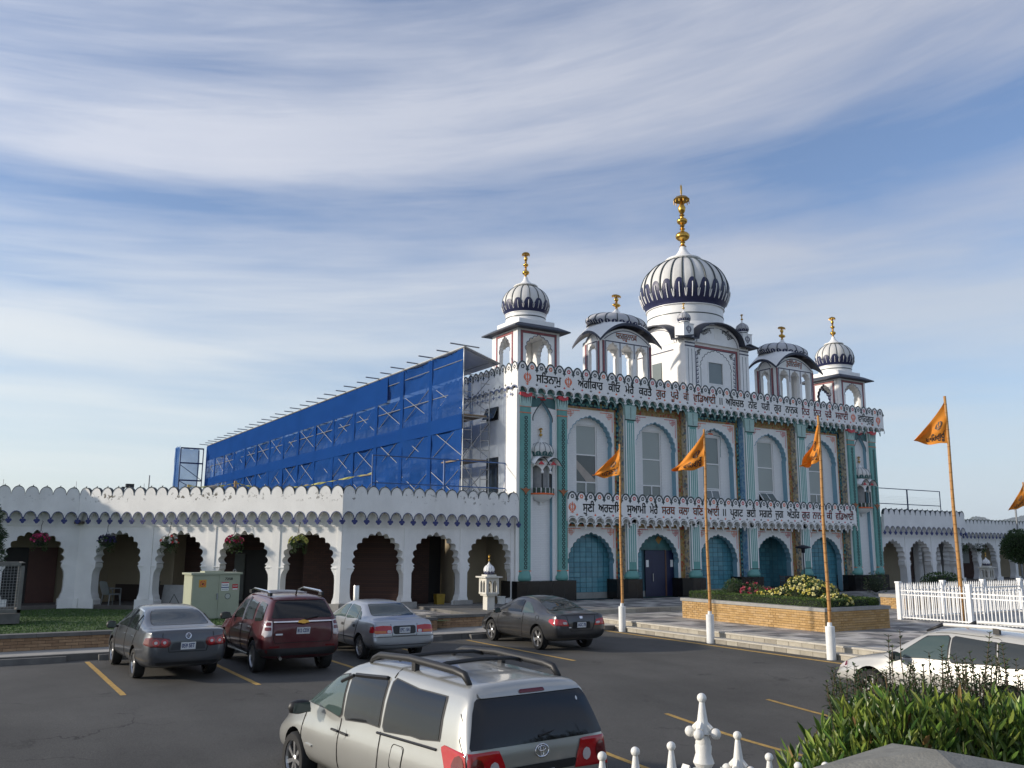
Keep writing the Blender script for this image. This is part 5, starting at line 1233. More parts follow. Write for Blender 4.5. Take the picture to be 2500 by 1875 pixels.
# ---------------------------------------------------------------- flags, planters, fence, lanterns, furniture
M_flag = mat('saffron_cloth', (.80, .33, .035), .75, .08, 5)
def _cloth():
    nt = M_flag.node_tree; b = nt.nodes['Principled BSDF']; t = nt.nodes.new('ShaderNodeBsdfTranslucent'); t.inputs[0].default_value = (.88, .36, .03, 1); m = nt.nodes.new('ShaderNodeMixShader'); m.inputs[0].default_value = .38
    nt.links.new(b.outputs[0], m.inputs[1]); nt.links.new(t.outputs[0], m.inputs[2]); nt.links.new(m.outputs[0], nt.nodes['Material Output'].inputs[0])
_cloth()
def flagpole(label, x, y, z0, top, base_r, sleeve, flag, word, lean=(0, 0), group=None):
    t = thing('flag_pole', label, 'flag', (x, y, z0), 0, group)
    mb = MB(); n = 14; P = []; 
    for i in range(n+1):
        q = i/n; P.append((lean[0]*q+.02*sin(q*9), lean[1]*q, .02+(top-z0)*q))
    mb.tube(P, [base_r*(1-.38*i/n) for i in range(n+1)], 8); p = mb.build('pole', M_bamboo, t, True)
    kn = MB()
    for i in range(1, 26): q = i/26; kn.lathe([(base_r*(1-.38*q)*1.0, -.012), (base_r*(1-.38*q)*1.12, 0), (base_r*(1-.38*q)*1.0, .012)], (lean[0]*q+.02*sin(q*9), lean[1]*q, .02+(top-z0)*q), 8)
    kn.build('wrap', mat('dark_wrap', (.25, .11, .03), .7), p, kind='stuff')
    if sleeve:
        s_ = MB(); s_.lathe([(.115, 0), (.115, .80), (.06, .81), (.055, .90)], (0, 0, 0), 20); auto_smooth(s_.build('sleeve', mat('white_sleeve', (.74, .75, .74), .5, .08, 4, dirt=.25), t))
    # triangular cloth blowing towards -X/+Y ; corners: hoist top, hoist foot, fly end
    zt, zf, fly, fz, wind = flag
    nx, nz_ = 22, 14; vs = []; d = Vector((sin(wind), cos(wind), 0)); nrm = Vector((d.y, -d.x, 0))
    def pt(a, b):
        """a 0..1 hoist to fly, b 0..1 foot to head"""
        zt_, zf_ = zt-z0, zf-z0
        foot = zf_+(fz-zf)*a-.10*sin(pi*a)*(.3+.6*abs(sin(y)))+.02*sin(a*11+y); head = zt_+(fz-zt)*(a**.82)
        z = foot+(head-foot)*b; w = a*fly; q = (zf_+(zt_-zf_)*b)/(top-z0)
        off = nrm*(.11*sin(a*6.5+b*2.2+x*1.7+y)*a**.6+.06*sin(a*13-b*5+y*2.1)*a+.03*sin(a*4+b*11+y))
        return Vector((lean[0]*q+d.x*w+off.x, lean[1]*q+d.y*w+off.y, z))
    for s2 in (0, 1):
        for j in range(nz_+1):
            for i in range(nx+1): p_ = pt(i/nx, j/nz_)+nrm*(.004 if s2 else -.004); vs.append(tuple(p_))
    q = (nx+1)*(nz_+1); fs = []
    for j in range(nz_):
        for i in range(nx): a = j*(nx+1)+i; fs += [(a, a+1, a+nx+2, a+nx+1), (q+a, q+a+nx+1, q+a+nx+2, q+a+1)]
    f = MB(); f.add(vs, fs); F_ = f.build('flag', M_flag, t, True)
    def side(sg):
        def fn(x_, z_): a = .10+(1-x_ if sg < 0 else x_)*.62; p_ = pt(a, z_); p_ = p_+nrm*(.012*sg); return tuple(p_)
        return fn
    sg = 1 if nrm.dot(Vector((-x, -y, 0))) > 0 else -1
    flip = (-sg)
    r2 = pt(.5, .3)-pt(.1, .3); cam_right = Vector((cos(YAW), -sin(YAW), 0)); rev = r2.dot(cam_right) < 0
    def fn(x_, z_): p_ = pt(.08+(1-x_ if rev else x_)*.56, .14+z_*.9)+nrm*(.014*sg); return tuple(p_)
    put_text(word, 0, 1, 0, .22, 0, M_black, F_, fn=fn)
    def fn3(x_, y_, z_): p_ = pt(.24+(-x_ if rev else x_), .56+z_)+nrm*(.014*sg); return tuple(p_)
    khanda(0, 0, .15, 0, M_black, F_, fn=fn3)
    return t
W_ = radians(-38)
flagpole('saffron triangular flag on a bamboo pole in a white sleeve beside the charcoal coupe', 18.82, 23.43, 0, 6.14, .050, True, (6.05, 5.14, .95, 5.12, W_), 'ਸਿਤਨਾਮੁ')
flagpole('saffron triangular flag on a white-sleeved pole at the long face of the brick planter', 18.86, 19.43, 0, 6.22, .050, True, (6.15, 5.12, 1.0, 5.02, W_), 'ਵਾਿਹਗੁਰੂ')
flagpole('narrow folded saffron flag on a white-sleeved pole before the corner of the brick planter', 18.78, 15.15, 0, 6.11, .050, True, (6.05, 4.98, .52, 4.82, radians(-10)), 'ਸਿਤਨਾਮੁ')
flagpole('large saffron flag on a tall sleeveless bamboo pole rising behind the white wagon', 28.48, 17.62, .3, 7.89, .070, False, (7.78, 6.30, 1.08, 6.40, W_), 'ਵਾਿਹਗੁਰੂ')
flagpole('saffron flag on a distant pole beyond the clipped tree', 57.35, 30.7, -.2, 6.9, .08, False, (6.85, 5.45, 1.0, 5.15, W_), 'ਸਿਤਨਾਮੁ')
o = MB().tube([(71.5, 39.0, -.9), (71.2, 38.9, 5.9)], .07, 6).build('lamp_pole', M_steel); tag(o, 'plain grey pole behind the distant saffron flag', 'pole')

def brick_planter(label, x0, x1, y0, y1, z0, z1, lim):
    t = thing('brick_planter', label, 'planter', (x0, y0, z0)); t.location = (0, 0, 0); n = int((z1-z0-.085)/.072); cnt = [0]; rest = MB()
    MB().box(x0+.02, y0+.02, z0-.05, x1-.02, y1-.02, z1-.12).build('core', M_mortar, t)
    brick_run(t, (x0, y1), (x0, y0), z0, n, M_brick, counter=cnt, rest=rest, limit=lim); brick_run(t, (x0, y0), (x1, y0), z0, n, M_brick, counter=cnt, rest=rest, limit=lim)
    brick_run(t, (x1, y0), (x1, y1), z0, n, M_brick, counter=cnt, rest=rest, limit=0); brick_run(t, (x1, y1), (x0, y1), z0, n, M_brick, counter=cnt, rest=rest, limit=0)
    rest.build('brick', M_brick, t, kind='stuff')
    zc = z0+n*.072+.004; w = .30
    for a in ((x0-.04, y0-.04, x0+w, y1+.04), (x1-w, y0-.04, x1+.04, y1+.04), (x0+w+.002, y0-.04, x1-w-.002, y0+w), (x0+w+.002, y1-w, x1-w-.002, y1+.04)): MB().box(a[0], a[1], zc, a[2], a[3], z1).build('coping', M_conc, t)
    MB().box(x0+w-.01, y0+w-.01, z0, x1-w+.01, y1-w+.01, z1-.05).build('soil', mat('dark_soil', (.03, .022, .015), .95), t); return t
brick_planter('long buff brick planter with grey coping and a clipped hedge on the terrace', 21.75, 24.75, 17.7, 23.75, .31, .99, 300)
brick_planter('low buff brick planter seen through the gap by the picket fence', 32.75, 36.5, 22.6, 23.8, .31, .88, 120)

# white picket fence round the pool court
FEN = mat('white_fence_enamel', (.80, .80, .79), .35, .04, 4)
def picket():
    mb = MB(); mb.box(-.014, -.014, 0, .014, .014, 1.02); mb.lathe([(.022, 1.02), (.03, 1.05), (.02, 1.08), (.026, 1.10), (.0, 1.20)], (0, 0, 0), 8); return mb.mesh('picket', FEN)
PICK = picket()
def picket_fence(label, p0, p1, z, posts, step):
    t = thing('picket_fence', label, 'fence', (0, 0, 0)); p0, p1 = Vector(p0), Vector(p1); d = p1-p0; Lw = d.length; u = d/Lw; rz = atan2(u.y, u.x)
    for s_ in posts:
        p = p0+u*s_; MB().box(-.07, -.07, 0, .07, .07, 1.24).build('post', FEN, t, loc=(p.x, p.y, z), rz=rz); MB().box(-.085, -.085, 1.24, .085, .085, 1.30).build('post_cap', FEN, t, loc=(p.x, p.y, z), rz=rz)
    for zz in (.10, .86, 1.0): MB().box(0, -.02, zz-.02, Lw, .02, zz+.02).build('rail', FEN, t, loc=(p0.x, p0.y, z), rz=rz)
    s_ = step
    while s_ < Lw-.05:
        if min(abs(s_-q) for q in posts) > .10: p = p0+u*s_; obj('picket', PICK, t, (p.x, p.y, z+.06), rz)
        s_ += step
picket_fence('white picket fence section facing the parking lot', (28.0, 19.6), (28.0, 9.0), .30, [0, 2.55, 5.1, 7.65, 10.2], .125)
picket_fence('white picket fence section running back behind the front section', (28.12, 19.68), (43.5, 19.68), .30, [2.6, 5.15, 7.7, 10.25, 12.8], .125)
MB().box(28.3, 9.0, .28, 44, 19.4, .36).build('pool_court', mat('grey_court', (.24, .25, .25), .8, .2, 2), kind='structure')

# stone lantern shrines
def lantern(label, x, y, z):
    t = thing('lantern_shrine', label, 'lantern', (x, y, z)); W = mat('cream_stone', (.60, .58, .52), .7, .08, 4, .2, dirt=.2)
    p = MB(); p.box(-.20, -.20, 0, .20, .20, .10); p.box(-.155, -.155, .10, .155, .155, .62); p.box(-.23, -.23, .62, .23, .23, .68); p.build('pedestal', W, t)
    c = MB()
    for sx_ in (-1, 1):
        for sy_ in (-1, 1): c.box(sx_*.23-.035, sy_*.23-.035, .74, sx_*.23+.035, sy_*.23+.035, 1.26)
    b = MB().box(-.27, -.27, .68, .27, .27, .74).build('base_slab', W, t); c.build('corner_post', W, t, kind='stuff')
    for rz in (0, pi/2, pi, -pi/2):
        f = MB()
        for x0, x1 in ((-.195, 0), (0, .195)): f.prism([(x0, .74)]+[((x0+x1)/2-cos(pi*k/10)*.075, 1.04+sin(pi*k/10)*.10+.03*max(0, 1-abs(k-5)/2.)) for k in range(11)][:0]+[(x0, 1.26), (x1, 1.26), (x1, .74), (x1-.02, .74)]+[((x0+x1)/2+cos(pi*k/10)*.075, 1.04+sin(pi*k/10)*.10+.03*max(0, 1-abs(k-5)/2.)) for k in range(11)]+[(x0+.02, .74)], -.262, -.225)
        f.build('arch_screen', W, t, rz=rz)
    MB().box(-.36, -.36, 1.26, .36, .36, 1.31).build('eave', W, t); MB().box(-.20, -.20, 1.31, .20, .20, 1.37).build('dome_base', W, t)
    MB().lathe([(.02, .74), (.06, .78), (.03, .9), (.05, 1.0), (.0, 1.1)], (0, 0, 0), 10).build('lamp', mat('dim_lamp_glass', (.2, .19, .17), .2), t, True)
    d = dome((0, 0), .205, 1.40, .33, .11, 12, 10, .09, .26, t, drum=(.155, 1.36), ball=1, lip=.28, line=M_navy, name='dome', dm=M_paint); d.matrix_parent_inverse = Matrix.Identity(4)
    return t
lantern('white stone lantern shrine with small onion dome beside the charcoal coupe', 16.65, 28.4, .33)
lantern('white stone lantern shrine with small onion dome behind the picket fence', 48.0, 28.1, .45)

# utility cabinet
def cabinet():
    t = thing('utility_cabinet', 'large pale olive metal utility cabinet with warning stickers on the lawn', 'cabinet', (7.36, 30.2, .33), radians(8)); G = mat('pale_olive_enamel', (.36, .38, .28), .5, .06, 2, dirt=.15)
    MB().box(-.80, 0, 0, .80, .72, 1.42).build('body', G, t); MB().box(-.86, -.05, 1.42, .86, .78, 1.48).build('lid', G, t); MB().box(-.35, .15, 1.48, .3, .55, 1.53).build('lid_plate', G, t)
    MB().box(-.78, -.02, .04, .085-.01, -.002, 1.40).build('door', G, t); MB().box(.085, -.02, .04, .78, -.002, 1.40).build('door', G, t)
    MB().box(.02, -.05, .62, .07, -.021, .82).build('handle', M_steel, t)
    s1 = MB().box(-.58, -.025, 1.02, -.34, -.021, 1.26).build('warning_sticker', mat('sticker_yellow', (.62, .33, .03), .5), t); r = MB(); r.ribbon([(-.46+.085*cos(2*pi*k/20), 1.14+.085*sin(2*pi*k/20)) for k in range(21)], .022, -.029, .003); r.ribbon([(-.52, 1.20), (-.40, 1.08)], .022, -.029, .003); r.build('ring', M_crimson, s1)
    MB().prism([(-.50, 1.13), (-.46, 1.18), (-.43, 1.15), (-.41, 1.17), (-.42, 1.10), (-.47, 1.09)], -.0275, -.0265).build('figure', M_black, s1)
    s2 = MB().box(.17, -.025, .90, .42, -.021, 1.17).build('notice_sticker', M_paint, t); MB().box(.17, -.028, 1.14, .42, -.0255, 1.17).build('band', M_crimson, s2); MB().box(.17, -.028, .99, .42, -.0255, 1.02).build('band', M_blueu, s2); put_text('DANGER', .19, .40, 1.055, 1.095, -.0265, M_blueu, s2); put_text('HIGH VOLTAGE', .19, .40, .93, .955, -.0265, M_black, s2)
    s3 = MB().box(.54, -.025, .92, .73, -.021, 1.10).build('red_sticker', mat('sticker_red', (.50, .03, .035), .5), t); MB().box(.55, -.028, .925, .72, -.0255, .965).build('band', M_paint, s3); put_text('DANGER', .555, .715, 1.02, 1.06, -.0265, M_paint, s3)
    s4 = MB().prism([(.40+.10*cos(2*pi*k/20), .72+.10*sin(2*pi*k/20)) for k in range(20)], -.025, -.021).build('round_sticker', mat('sticker_grey', (.45, .47, .42), .5), t); q = MB(); q.ribbon([(.40+.09*cos(2*pi*k/20), .72+.09*sin(2*pi*k/20)) for k in range(21)], .014, -.029, .003); q.build('ring', M_black, s4)
    put_text('7258', .28, .54, 1.24, 1.31, -.0225, M_black, t)
    e = MB(); e.tube([(.72+.05*cos(2*pi*k/10), .3, 1.52+.05*sin(2*pi*k/10)) for k in range(11)], .01, 5); e.build('lifting_eye', M_steel, t); MB().box(-1.0, -.2, -.06, 1.0, .95, .0).build('pad', M_conc, t)
cabinet()
# bollard, bucket, mop bucket
t = thing('bollard', 'brushed stainless steel bollard against the corner pier of the arcade', 'bollard', (12.55, 30.95, .33)); auto_smooth(MB().lathe([(.11, 0), (.11, .92), (.10, .95), (.0, .955)], (0, 0, 0), 20).build('tube', M_brush, t)); MB().lathe([(.14, 0), (.14, .02)], (0, 0, 0), 20).build('flange', M_brush, t)
t = thing('bucket', 'white plastic bucket standing by the pale alcove of the arcade', 'bucket', (18.75, 31.0, .345)); auto_smooth(MB().lathe([(.14, 0), (.16, .36), (.175, .365), (.175, .40), (.16, .40)], (0, 0, 0), 20).build('pail', mat('white_plastic', (.62, .62, .58), .4), t)); h_ = MB(); h_.tube([(.17*cos(pi*k/8), 0, .36+.02*sin(pi*k/8)) for k in range(9)], .006, 5); h_.build('handle', M_steel, t)
t = thing('mop_bucket', 'small yellow mop bucket in the dark doorway of the arcade', 'bucket', (17.15, 33.3, .345)); MB().prism([(-.16, 0), (.16, 0), (.2, .42), (-.2, .42)], -.15, .15).build('tub', mat('mop_yellow', (.38, .25, .02), .5), t); MB().tube([(.05, 0, .3), (.12, .1, 1.25)], .015, 6).build('mop_handle', mat('mop_wood', (.25, .17, .08), .7), t)
# plastic garden chair inside the arcade
def plastic_chair(label, x, y, z, rz, m):
    t = thing('plastic_chair', label, 'chair', (x, y, z), rz)
    for sx_ in (-1, 1):
        for sy_ in (-1, 1): MB().tube([(sx_*.22, sy_*.20, .42), (sx_*.26, sy_*.26, 0)], [.025, .02], 6).build('leg', m, t)
        MB().tube([(sx_*.25, -.24, .0), (sx_*.27, -.22, .64), (sx_*.27, .18, .66), (sx_*.24, .24, .60)], .022, 6).build('arm', m, t)
    s_ = MB(); s_.box(-.25, -.26, .40, .25, .22, .44); s_.build('seat', m, t)
    b = MB(); vs = []
    for j in range(7):
        for i in range(9):
            a = -1+2*i/8; zz = .42+.52*j/6*(1-.10*abs(a)**2); w = .24+.03*sin(pi*j/6); vs.append((a*w, .22+.16*j/6-.05*(1-a*a)*-1, zz))
    b.add(vs, [(j*9+i, j*9+i+1, (j+1)*9+i+1, (j+1)*9+i) for j in range(6) for i in range(8)]); b.v += [(x_, y_+.015, z_) for x_, y_, z_ in vs]; k = 63; b.f += [(k+j*9+i, k+(j+1)*9+i, k+(j+1)*9+i+1, k+j*9+i+1) for j in range(6) for i in range(8)]; b.m += [0]*48; b.build('backrest', m, t, True)
plastic_chair('grey plastic garden armchair in front of the dark wainscot', 5.35, 38.35, .36, radians(115), mat('grey_resin', (.16, .17, .17), .5))
plastic_chair('dim resin armchair beside the leaning table in the arcade', 6.6, 37.9, .36, radians(-60), mat('dark_resin', (.04, .045, .045), .5))
t = thing('folding_table', 'pale folding table tipped on its edge inside the arcade', 'table', (7.55, 36.9, .36), radians(-45)); q = MB().box(-.75, 0, .02, .75, .04, .80).build('table_top', mat('pale_laminate', (.28, .28, .27), .5), t); q.rotation_euler = (radians(-12), 0, 0)
for s_ in (-.3, .25): MB().tube([(s_, -.1, .05), (s_+.3, -.25, .45), (s_+.45, -.12, .10)], .014, 5).build('leg', M_plast, t)
# wire cage trolley on the lawn edge
t = thing('wire_cage', 'grey wire mesh cage on a dark base at the edge of the lawn', 'cage', (.85, 31.2, .34)); A = mat('old_grey_timber', (.16, .155, .14), .8, .2, 6)
for x_ in (-.95, .95):
    for y_ in (0, 1.3): MB().box(x_-.05, y_-.05, .30, x_+.05, y_+.05, 1.78).build('post', A, t)
for z_ in (.36, 1.76):
    for y_ in (0, 1.3): MB().box(-1.0, y_-.05, z_-.05, 1.0, y_+.05, z_+.05).build('rail', A, t)
    for x_ in (-.95, .95): MB().box(x_-.048, .05, z_-.045, x_+.048, 1.25, z_+.045).build('rail', A, t)
w = MB()
for k in range(22): w.tube([(-.9+k*.0857, 0, .38), (-.9+k*.0857, 0, 1.75)], .006, 4)
for k in range(16): w.tube([(-.9, 0, .42+k*.085), (.9, 0, .42+k*.085)], .006, 4)
w.build('wire_mesh', M_steel, t, kind='stuff'); MB().box(-1.0, -.05, 0, 1.0, 1.4, .29).build('base', M_concd, t)
g = MB(); g.lathe([(.16, .4), (.13, .7), (.2, .8), (.12, .9)], (.2, .6, 0), 12); g.build('pale_statue', mat('pale_stone_figure', (.25, .26, .25), .7), t, True)
# bench and patio heater by the far porch
t = thing('garden_bench', 'black metal garden bench behind the planter flowers', 'bench', (34.3, 29.6, .465), radians(-20)); BK = mat('black_bench_metal', (.012, .013, .02), .4)
for k in range(6): MB().box(-.6, -.22+k*.075, .42, .6, -.17+k*.075, .44).build('slat', BK, t)
for k in range(6): q = MB().box(-.6, .2, .50+k*.075, .6, .22, .55+k*.075).build('slat', BK, t)
for s_ in (-.6, .6):
    MB().tube([(s_, -.24, 0), (s_, -.22, .62), (s_, .2, .62), (s_, .24, .0)], .022, 6).build('side_frame', BK, t); MB().tube([(s_, .21, .4), (s_, .24, .98)], .022, 6).build('back_post', BK, t)
t = thing('patio_heater', 'slim dark patio heater standing in the unlit porch', 'heater', (36.6, 30.9, .465)); HM = mat('dark_heater_metal', (.015, .02, .035), .4); MB().lathe([(.22, 0), (.22, .5), (.05, .55), (.03, .6), (.03, 2.0)], (0, 0, 0), 14).build('stand', HM, t); MB().lathe([(.08, 2.0), (.10, 2.2), (.40, 2.26), (.36, 2.32), (.05, 2.40)], (0, 0, 0), 20).build('hood', HM, t, True)
# ---------------------------------------------------------------- cars
def crom(P, n):
    """Catmull-Rom through the station rows"""
    out = []
    for i in range(len(P)-1):
        p0 = P[max(0, i-1)]; p1 = P[i]; p2 = P[i+1]; p3 = P[min(len(P)-1, i+2)]
        for k in range(n):
            t = k/n; row = []
            for a, b, c, d in zip(p0, p1, p2, p3):
                m1 = (c-a)*.42; m2 = (d-b)*.42; row.append((2*t**3-3*t**2+1)*b+(t**3-2*t**2+t)*m1+(-2*t**3+3*t**2)*c+(t**3-t**2)*m2)
            out.append(row)
    out.append(list(P[-1])); return out
def section(s_):
    x, zb, zs, zr, zt, wb, wm, ws, wt = s_; h = zs-zb
    half = [(0, zb), (wb*.72, zb), (wb*.96, zb+.03), (wm*.985, zb+.22*h), (wm, zb+.48*h), (wm*.995, zb+.72*h), (ws*.997, zs-.045), (ws*.985, zs), (ws*.55+wt*.45+.012, zs+.52*(zr-zs)), (wt*1.01, zr-.10*(zr-zs)), (wt*.93, zr+.35*(zt-zr)), (wt*.55, zr+.80*(zt-zr)), (0, zt)]
    return [(x, y, z) for y, z in half]+[(x, -y, z) for y, z in reversed(half[1:-1])]
def paint(name, c, metal=.55, rough=.32):
    if name in MATS: return MATS[name]
    m = bpy.data.materials.new(name); m.use_nodes = True; nt = m.node_tree; b = nt.nodes['Principled BSDF']; N = nt.nodes.new; L = nt.links.new
    b.inputs['Metallic'].default_value = metal; b.inputs['Roughness'].default_value = rough; b.inputs['Coat Weight'].default_value = .8; b.inputs['Coat Roughness'].default_value = .05
    g = N('ShaderNodeNewGeometry'); nz = N('ShaderNodeTexNoise'); nz.inputs['Scale'].default_value = 2.2; nz.inputs['Detail'].default_value = 6; L(g.outputs['Position'], nz.inputs['Vector'])
    # film of road dust
    r = N('ShaderNodeMapRange'); L(nz.outputs[0], r.inputs[0]); r.inputs[1].default_value = .4; r.inputs[2].default_value = .75; r.inputs[3].default_value = 0; r.inputs[4].default_value = .16
    mx = N('ShaderNodeMix'); mx.data_type = 'RGBA'; mx.inputs[6].default_value = c+(1,); mx.inputs[7].default_value = (.22, .20, .17, 1); L(r.outputs[0], mx.inputs[0]); L(mx.outputs[2], b.inputs['Base Color'])
    MATS[name] = m; return m
M_carglass = mat('car_glass', (.018, .024, .024), .03, 0, spec=.6)
M_carglassg = mat('car_glass_green_reflection', (.05, .075, .07), .03, 0, spec=.7)  # lighter green base colour carries painted-in reflections
M_privacy = mat('privacy_glass', (.008, .009, .011), .04, 0, spec=.5)
M_chrome = mat('chrome', (.75, .75, .76), .12, 0, metal=1.)
M_alloy = mat('alloy_wheel', (.55, .55, .55), .3, .05, 10, metal=.9)
M_red = mat('red_lens', (.42, .012, .016), .08, .1, 6, coat=.6)
M_redd = mat('dark_red_lens', (.13, .008, .01), .1, .1, 6, coat=.6)
M_amber = mat('amber_lens', (.55, .14, .02), .1, .1, 6, coat=.6)
M_clear = mat('clear_lens', (.55, .50, .50), .08, .1, 10, coat=.6)
M_seam = mat('panel_gap', (.008, .008, .008), .8)
M_plate = mat('plate_white', (.66, .68, .70), .4, .05, 20)
M_well = mat('wheel_well', (.01, .01, .01), .9)
class Car:
    def __init__(s, name, label, cat, loc, head, stations, pm, wheels, group=None, scale=.965):
        s.root = thing(name, label, cat, (loc[0], loc[1], gz(loc[0], loc[1])), radians(head), group); s.root.scale = (scale,)*3
        S = crom(stations, 4); mb = MB(); n = 24
        for r in S: mb.v += section(r)
        for i in range(len(S)-1):
            for j in range(n): mb.f.append((i*n+j, (i+1)*n+j, (i+1)*n+(j+1) % n, i*n+(j+1) % n)); mb.m.append(0)
        mb.f.append(tuple(range(n-1, -1, -1))); mb.m.append(0); q = (len(S)-1)*n; mb.f.append(tuple(q+j for j in range(n))); mb.m.append(0)
        me = mb.mesh('body', [pm, M_well]); o = bpy.data.objects.new('tmp_body', me); COL.objects.link(o)
        bm = bmesh.new(); bm.from_mesh(me); bmesh.ops.recalc_face_normals(bm, faces=bm.faces); bm.to_mesh(me); bm.free()
        sub = o.modifiers.new('s', 'SUBSURF'); sub.levels = 1; sub.render_levels = 1
        cuts = []
        for x, r in ((wheels['f'], wheels['r']+.055), (wheels['b'], wheels['r']+.055)):
            for sy in (-1, 1):
                c = MB(); k = 28; y0, y1 = (.45, 1.4) if sy > 0 else (-1.4, -.45)
                c.prism([(x+r*cos(2*pi*j/k), wheels['r']+.01+r*sin(2*pi*j/k)) for j in range(k)], y0, y1); cm = c.mesh('cut', [pm, M_well]); cm.polygons.foreach_set('material_index', [1]*len(cm.polygons))
                b2 = bmesh.new(); b2.from_mesh(cm); bmesh.ops.recalc_face_normals(b2, faces=b2.faces); b2.to_mesh(cm); b2.free()
                co = bpy.data.objects.new('tmp_cut', cm); COL.objects.link(co); cuts.append(co)
                md = o.modifiers.new('b', 'BOOLEAN'); md.operation = 'DIFFERENCE'; md.object = co; md.solver = 'EXACT'
        dg = bpy.context.evaluated_depsgraph_get(); dg.update(); fin = bpy.data.meshes.new_from_object(o.evaluated_get(dg)); fin.name = 'body'
        for c in cuts: bpy.data.objects.remove(c)
        bpy.data.objects.remove(o)
        bm = bmesh.new(); bm.from_mesh(fin); s.bvh = BVHTree.FromBMesh(bm)
        for f in bm.faces: f.smooth = True
        for e in bm.edges:
            if len(e.link_faces) == 2 and (e.calc_face_angle(0) > radians(38) or e.link_faces[0].material_index != e.link_faces[1].material_index): e.smooth = False
        bm.to_mesh(fin); bm.free(); s.body = obj('body', fin, s.root)
        for x in (wheels['f'], wheels['b']):
            for sy in (-1, 1): s.wheel(x, sy*(wheels['t']), wheels['r'], wheels.get('w', .21), wheels.get('kind', 5), sy)
    def wheel(s, x, y, r, w, kind, sy):
        ri = r*.70; t = MB(); t.lathe([(ri, -w/2), (r*.93, -w/2), (r*.99, -w*.36), (r, 0), (r*.99, w*.36), (r*.93, w/2), (ri, w/2)], (0, 0, 0), 32, cap=False)
        wo = t.build('wheel', M_rubber, s.root, loc=(x, y, r)); auto_smooth(wo, 45); wo.rotation_euler = (radians(-90*sy), 0, 0)
        h = MB(); h.lathe([(ri*.99, -w*.3), (ri*.99, w*.40)], (0, 0, 0), 32, cap=False); h.lathe([(ri, w*.40), (ri*1.03, w*.45), (ri*.97, w*.45), (ri*.93, w*.30)], (0, 0, 0), 32, cap=False); h.lathe([(ri*.26, w*.1), (ri*.24, w*.36), (ri*.16, w*.40)], (0, 0, 0), 16)
        for k in range(kind):
            a = 2*pi*k/kind+.3; ca, sa = cos(a), sin(a); wd = ri*(.17 if kind <= 5 else .10)
            for z0, z1 in ((w*.24, w*.36),):
                P = [(ri*.15, -wd*.8), (ri*.95, -wd*1.25), (ri*.95, wd*1.25), (ri*.15, wd*.8)]; h.prism([(px*ca-py*sa, px*sa+py*ca) for px, py in P], z0, z1, axis='Z')
        h.build('rim', M_alloy, wo); MB().lathe([(ri*.95, -w*.05), (ri*.94, w*.02)], (0, 0, 0), 24).build('brake', M_well, wo)
    def cast(s, side, a, b):
        o, d = {'L': (Vector((a, 3, b)), Vector((0, -1, 0))), 'R': (Vector((a, -3, b)), Vector((0, 1, 0))), 'B': (Vector((-6, a, b)), Vector((1, 0, 0))), 'F': (Vector((6, a, b)), Vector((-1, 0, 0))), 'T': (Vector((a, b, 4)), Vector((0, 0, -1)))}[side]
        h = s.bvh.ray_cast(o, d); return (h[0], d, h[1]) if h[0] is not None else (None, d, None)
    def patch(s, name, side, poly, m, eps=.008, nr=12, nc=12, parent=None, thick=0., label=None):
        zs = [p[1] for p in poly]; z0, z1 = min(zs)+1e-4, max(zs)-1e-4; rows = []
        for j in range(nr+1):
            z = z0+(z1-z0)*j/nr; X = []
            for (a, b), (c, d) in zip(poly, poly[1:]+poly[:1]):
                if (b <= z) != (d <= z): X.append(a+(z-b)/(d-b)*(c-a))
            if len(X) < 2: continue
            x0, x1 = min(X), max(X); rows.append([(x0+(x1-x0)*i/nc, z) for i in range(nc+1)])
        mb = MB(); idx = {}; last = None
        for j, r in enumerate(rows):
            for i, (a, b) in enumerate(r):
                h, d, nn = s.cast(side, a, b)
                if h is None: continue
                idx[(j, i)] = len(mb.v); mb.v.append(tuple(h-d*eps))
        for j in range(len(rows)-1):
            for i in range(nc):
                q = [idx.get(k) for k in ((j, i), (j, i+1), (j+1, i+1), (j+1, i))]
                if None in q: continue
                P = [Vector(mb.v[k]) for k in q]
                if max((P[0]-P[2]).length, (P[1]-P[3]).length) > .6: continue
                mb.f.append(tuple(q)); mb.m.append(0)
        if not mb.f: return None
        o = mb.build(name, m, parent or s.body, True); 
        bm = bmesh.new(); bm.from_mesh(o.data); bmesh.ops.recalc_face_normals(bm, faces=bm.faces)
        if label: o['label'] = label
        # make normals look outwards
        c = sum((f.calc_center_median() for f in bm.faces), Vector())/len(bm.faces); nn = sum((f.normal for f in bm.faces), Vector())
        d = {'L': Vector((0, 1, 0)), 'R': Vector((0, -1, 0)), 'B': Vector((-1, 0, 0)), 'F': Vector((1, 0, 0)), 'T': Vector((0, 0, 1))}[side]
        if nn.dot(d) < 0: bmesh.ops.reverse_faces(bm, faces=bm.faces)
        bm.to_mesh(o.data); bm.free(); return o
    def both(s, name, poly, m, **k): s.patch(name, 'L', poly, m, **k); return s.patch(name, 'R', poly, m, **k)
    def seam(s, side, pts, w=.012, m=None, name='panel_gap', eps=.004, r=None):
        P = []
        for (a, b), (c, d) in zip(pts, pts[1:]):
            n = max(2, int(sqrt((c-a)**2+(d-b)**2)/.06))
            for k in range(n): P.append((a+(c-a)*k/n, b+(d-b)*k/n))
        P.append(pts[-1]); path = []; prev = None
        for a, b in P:
            h, d, nn = s.cast(side, a, b)
            if h is not None and (prev is None or (h-prev).length < .35): path.append(tuple(h-d*eps)); prev = h
        if len(path) > 1: return MB().tube(path, w/2, 5).build(name, m or M_seam, s.body)
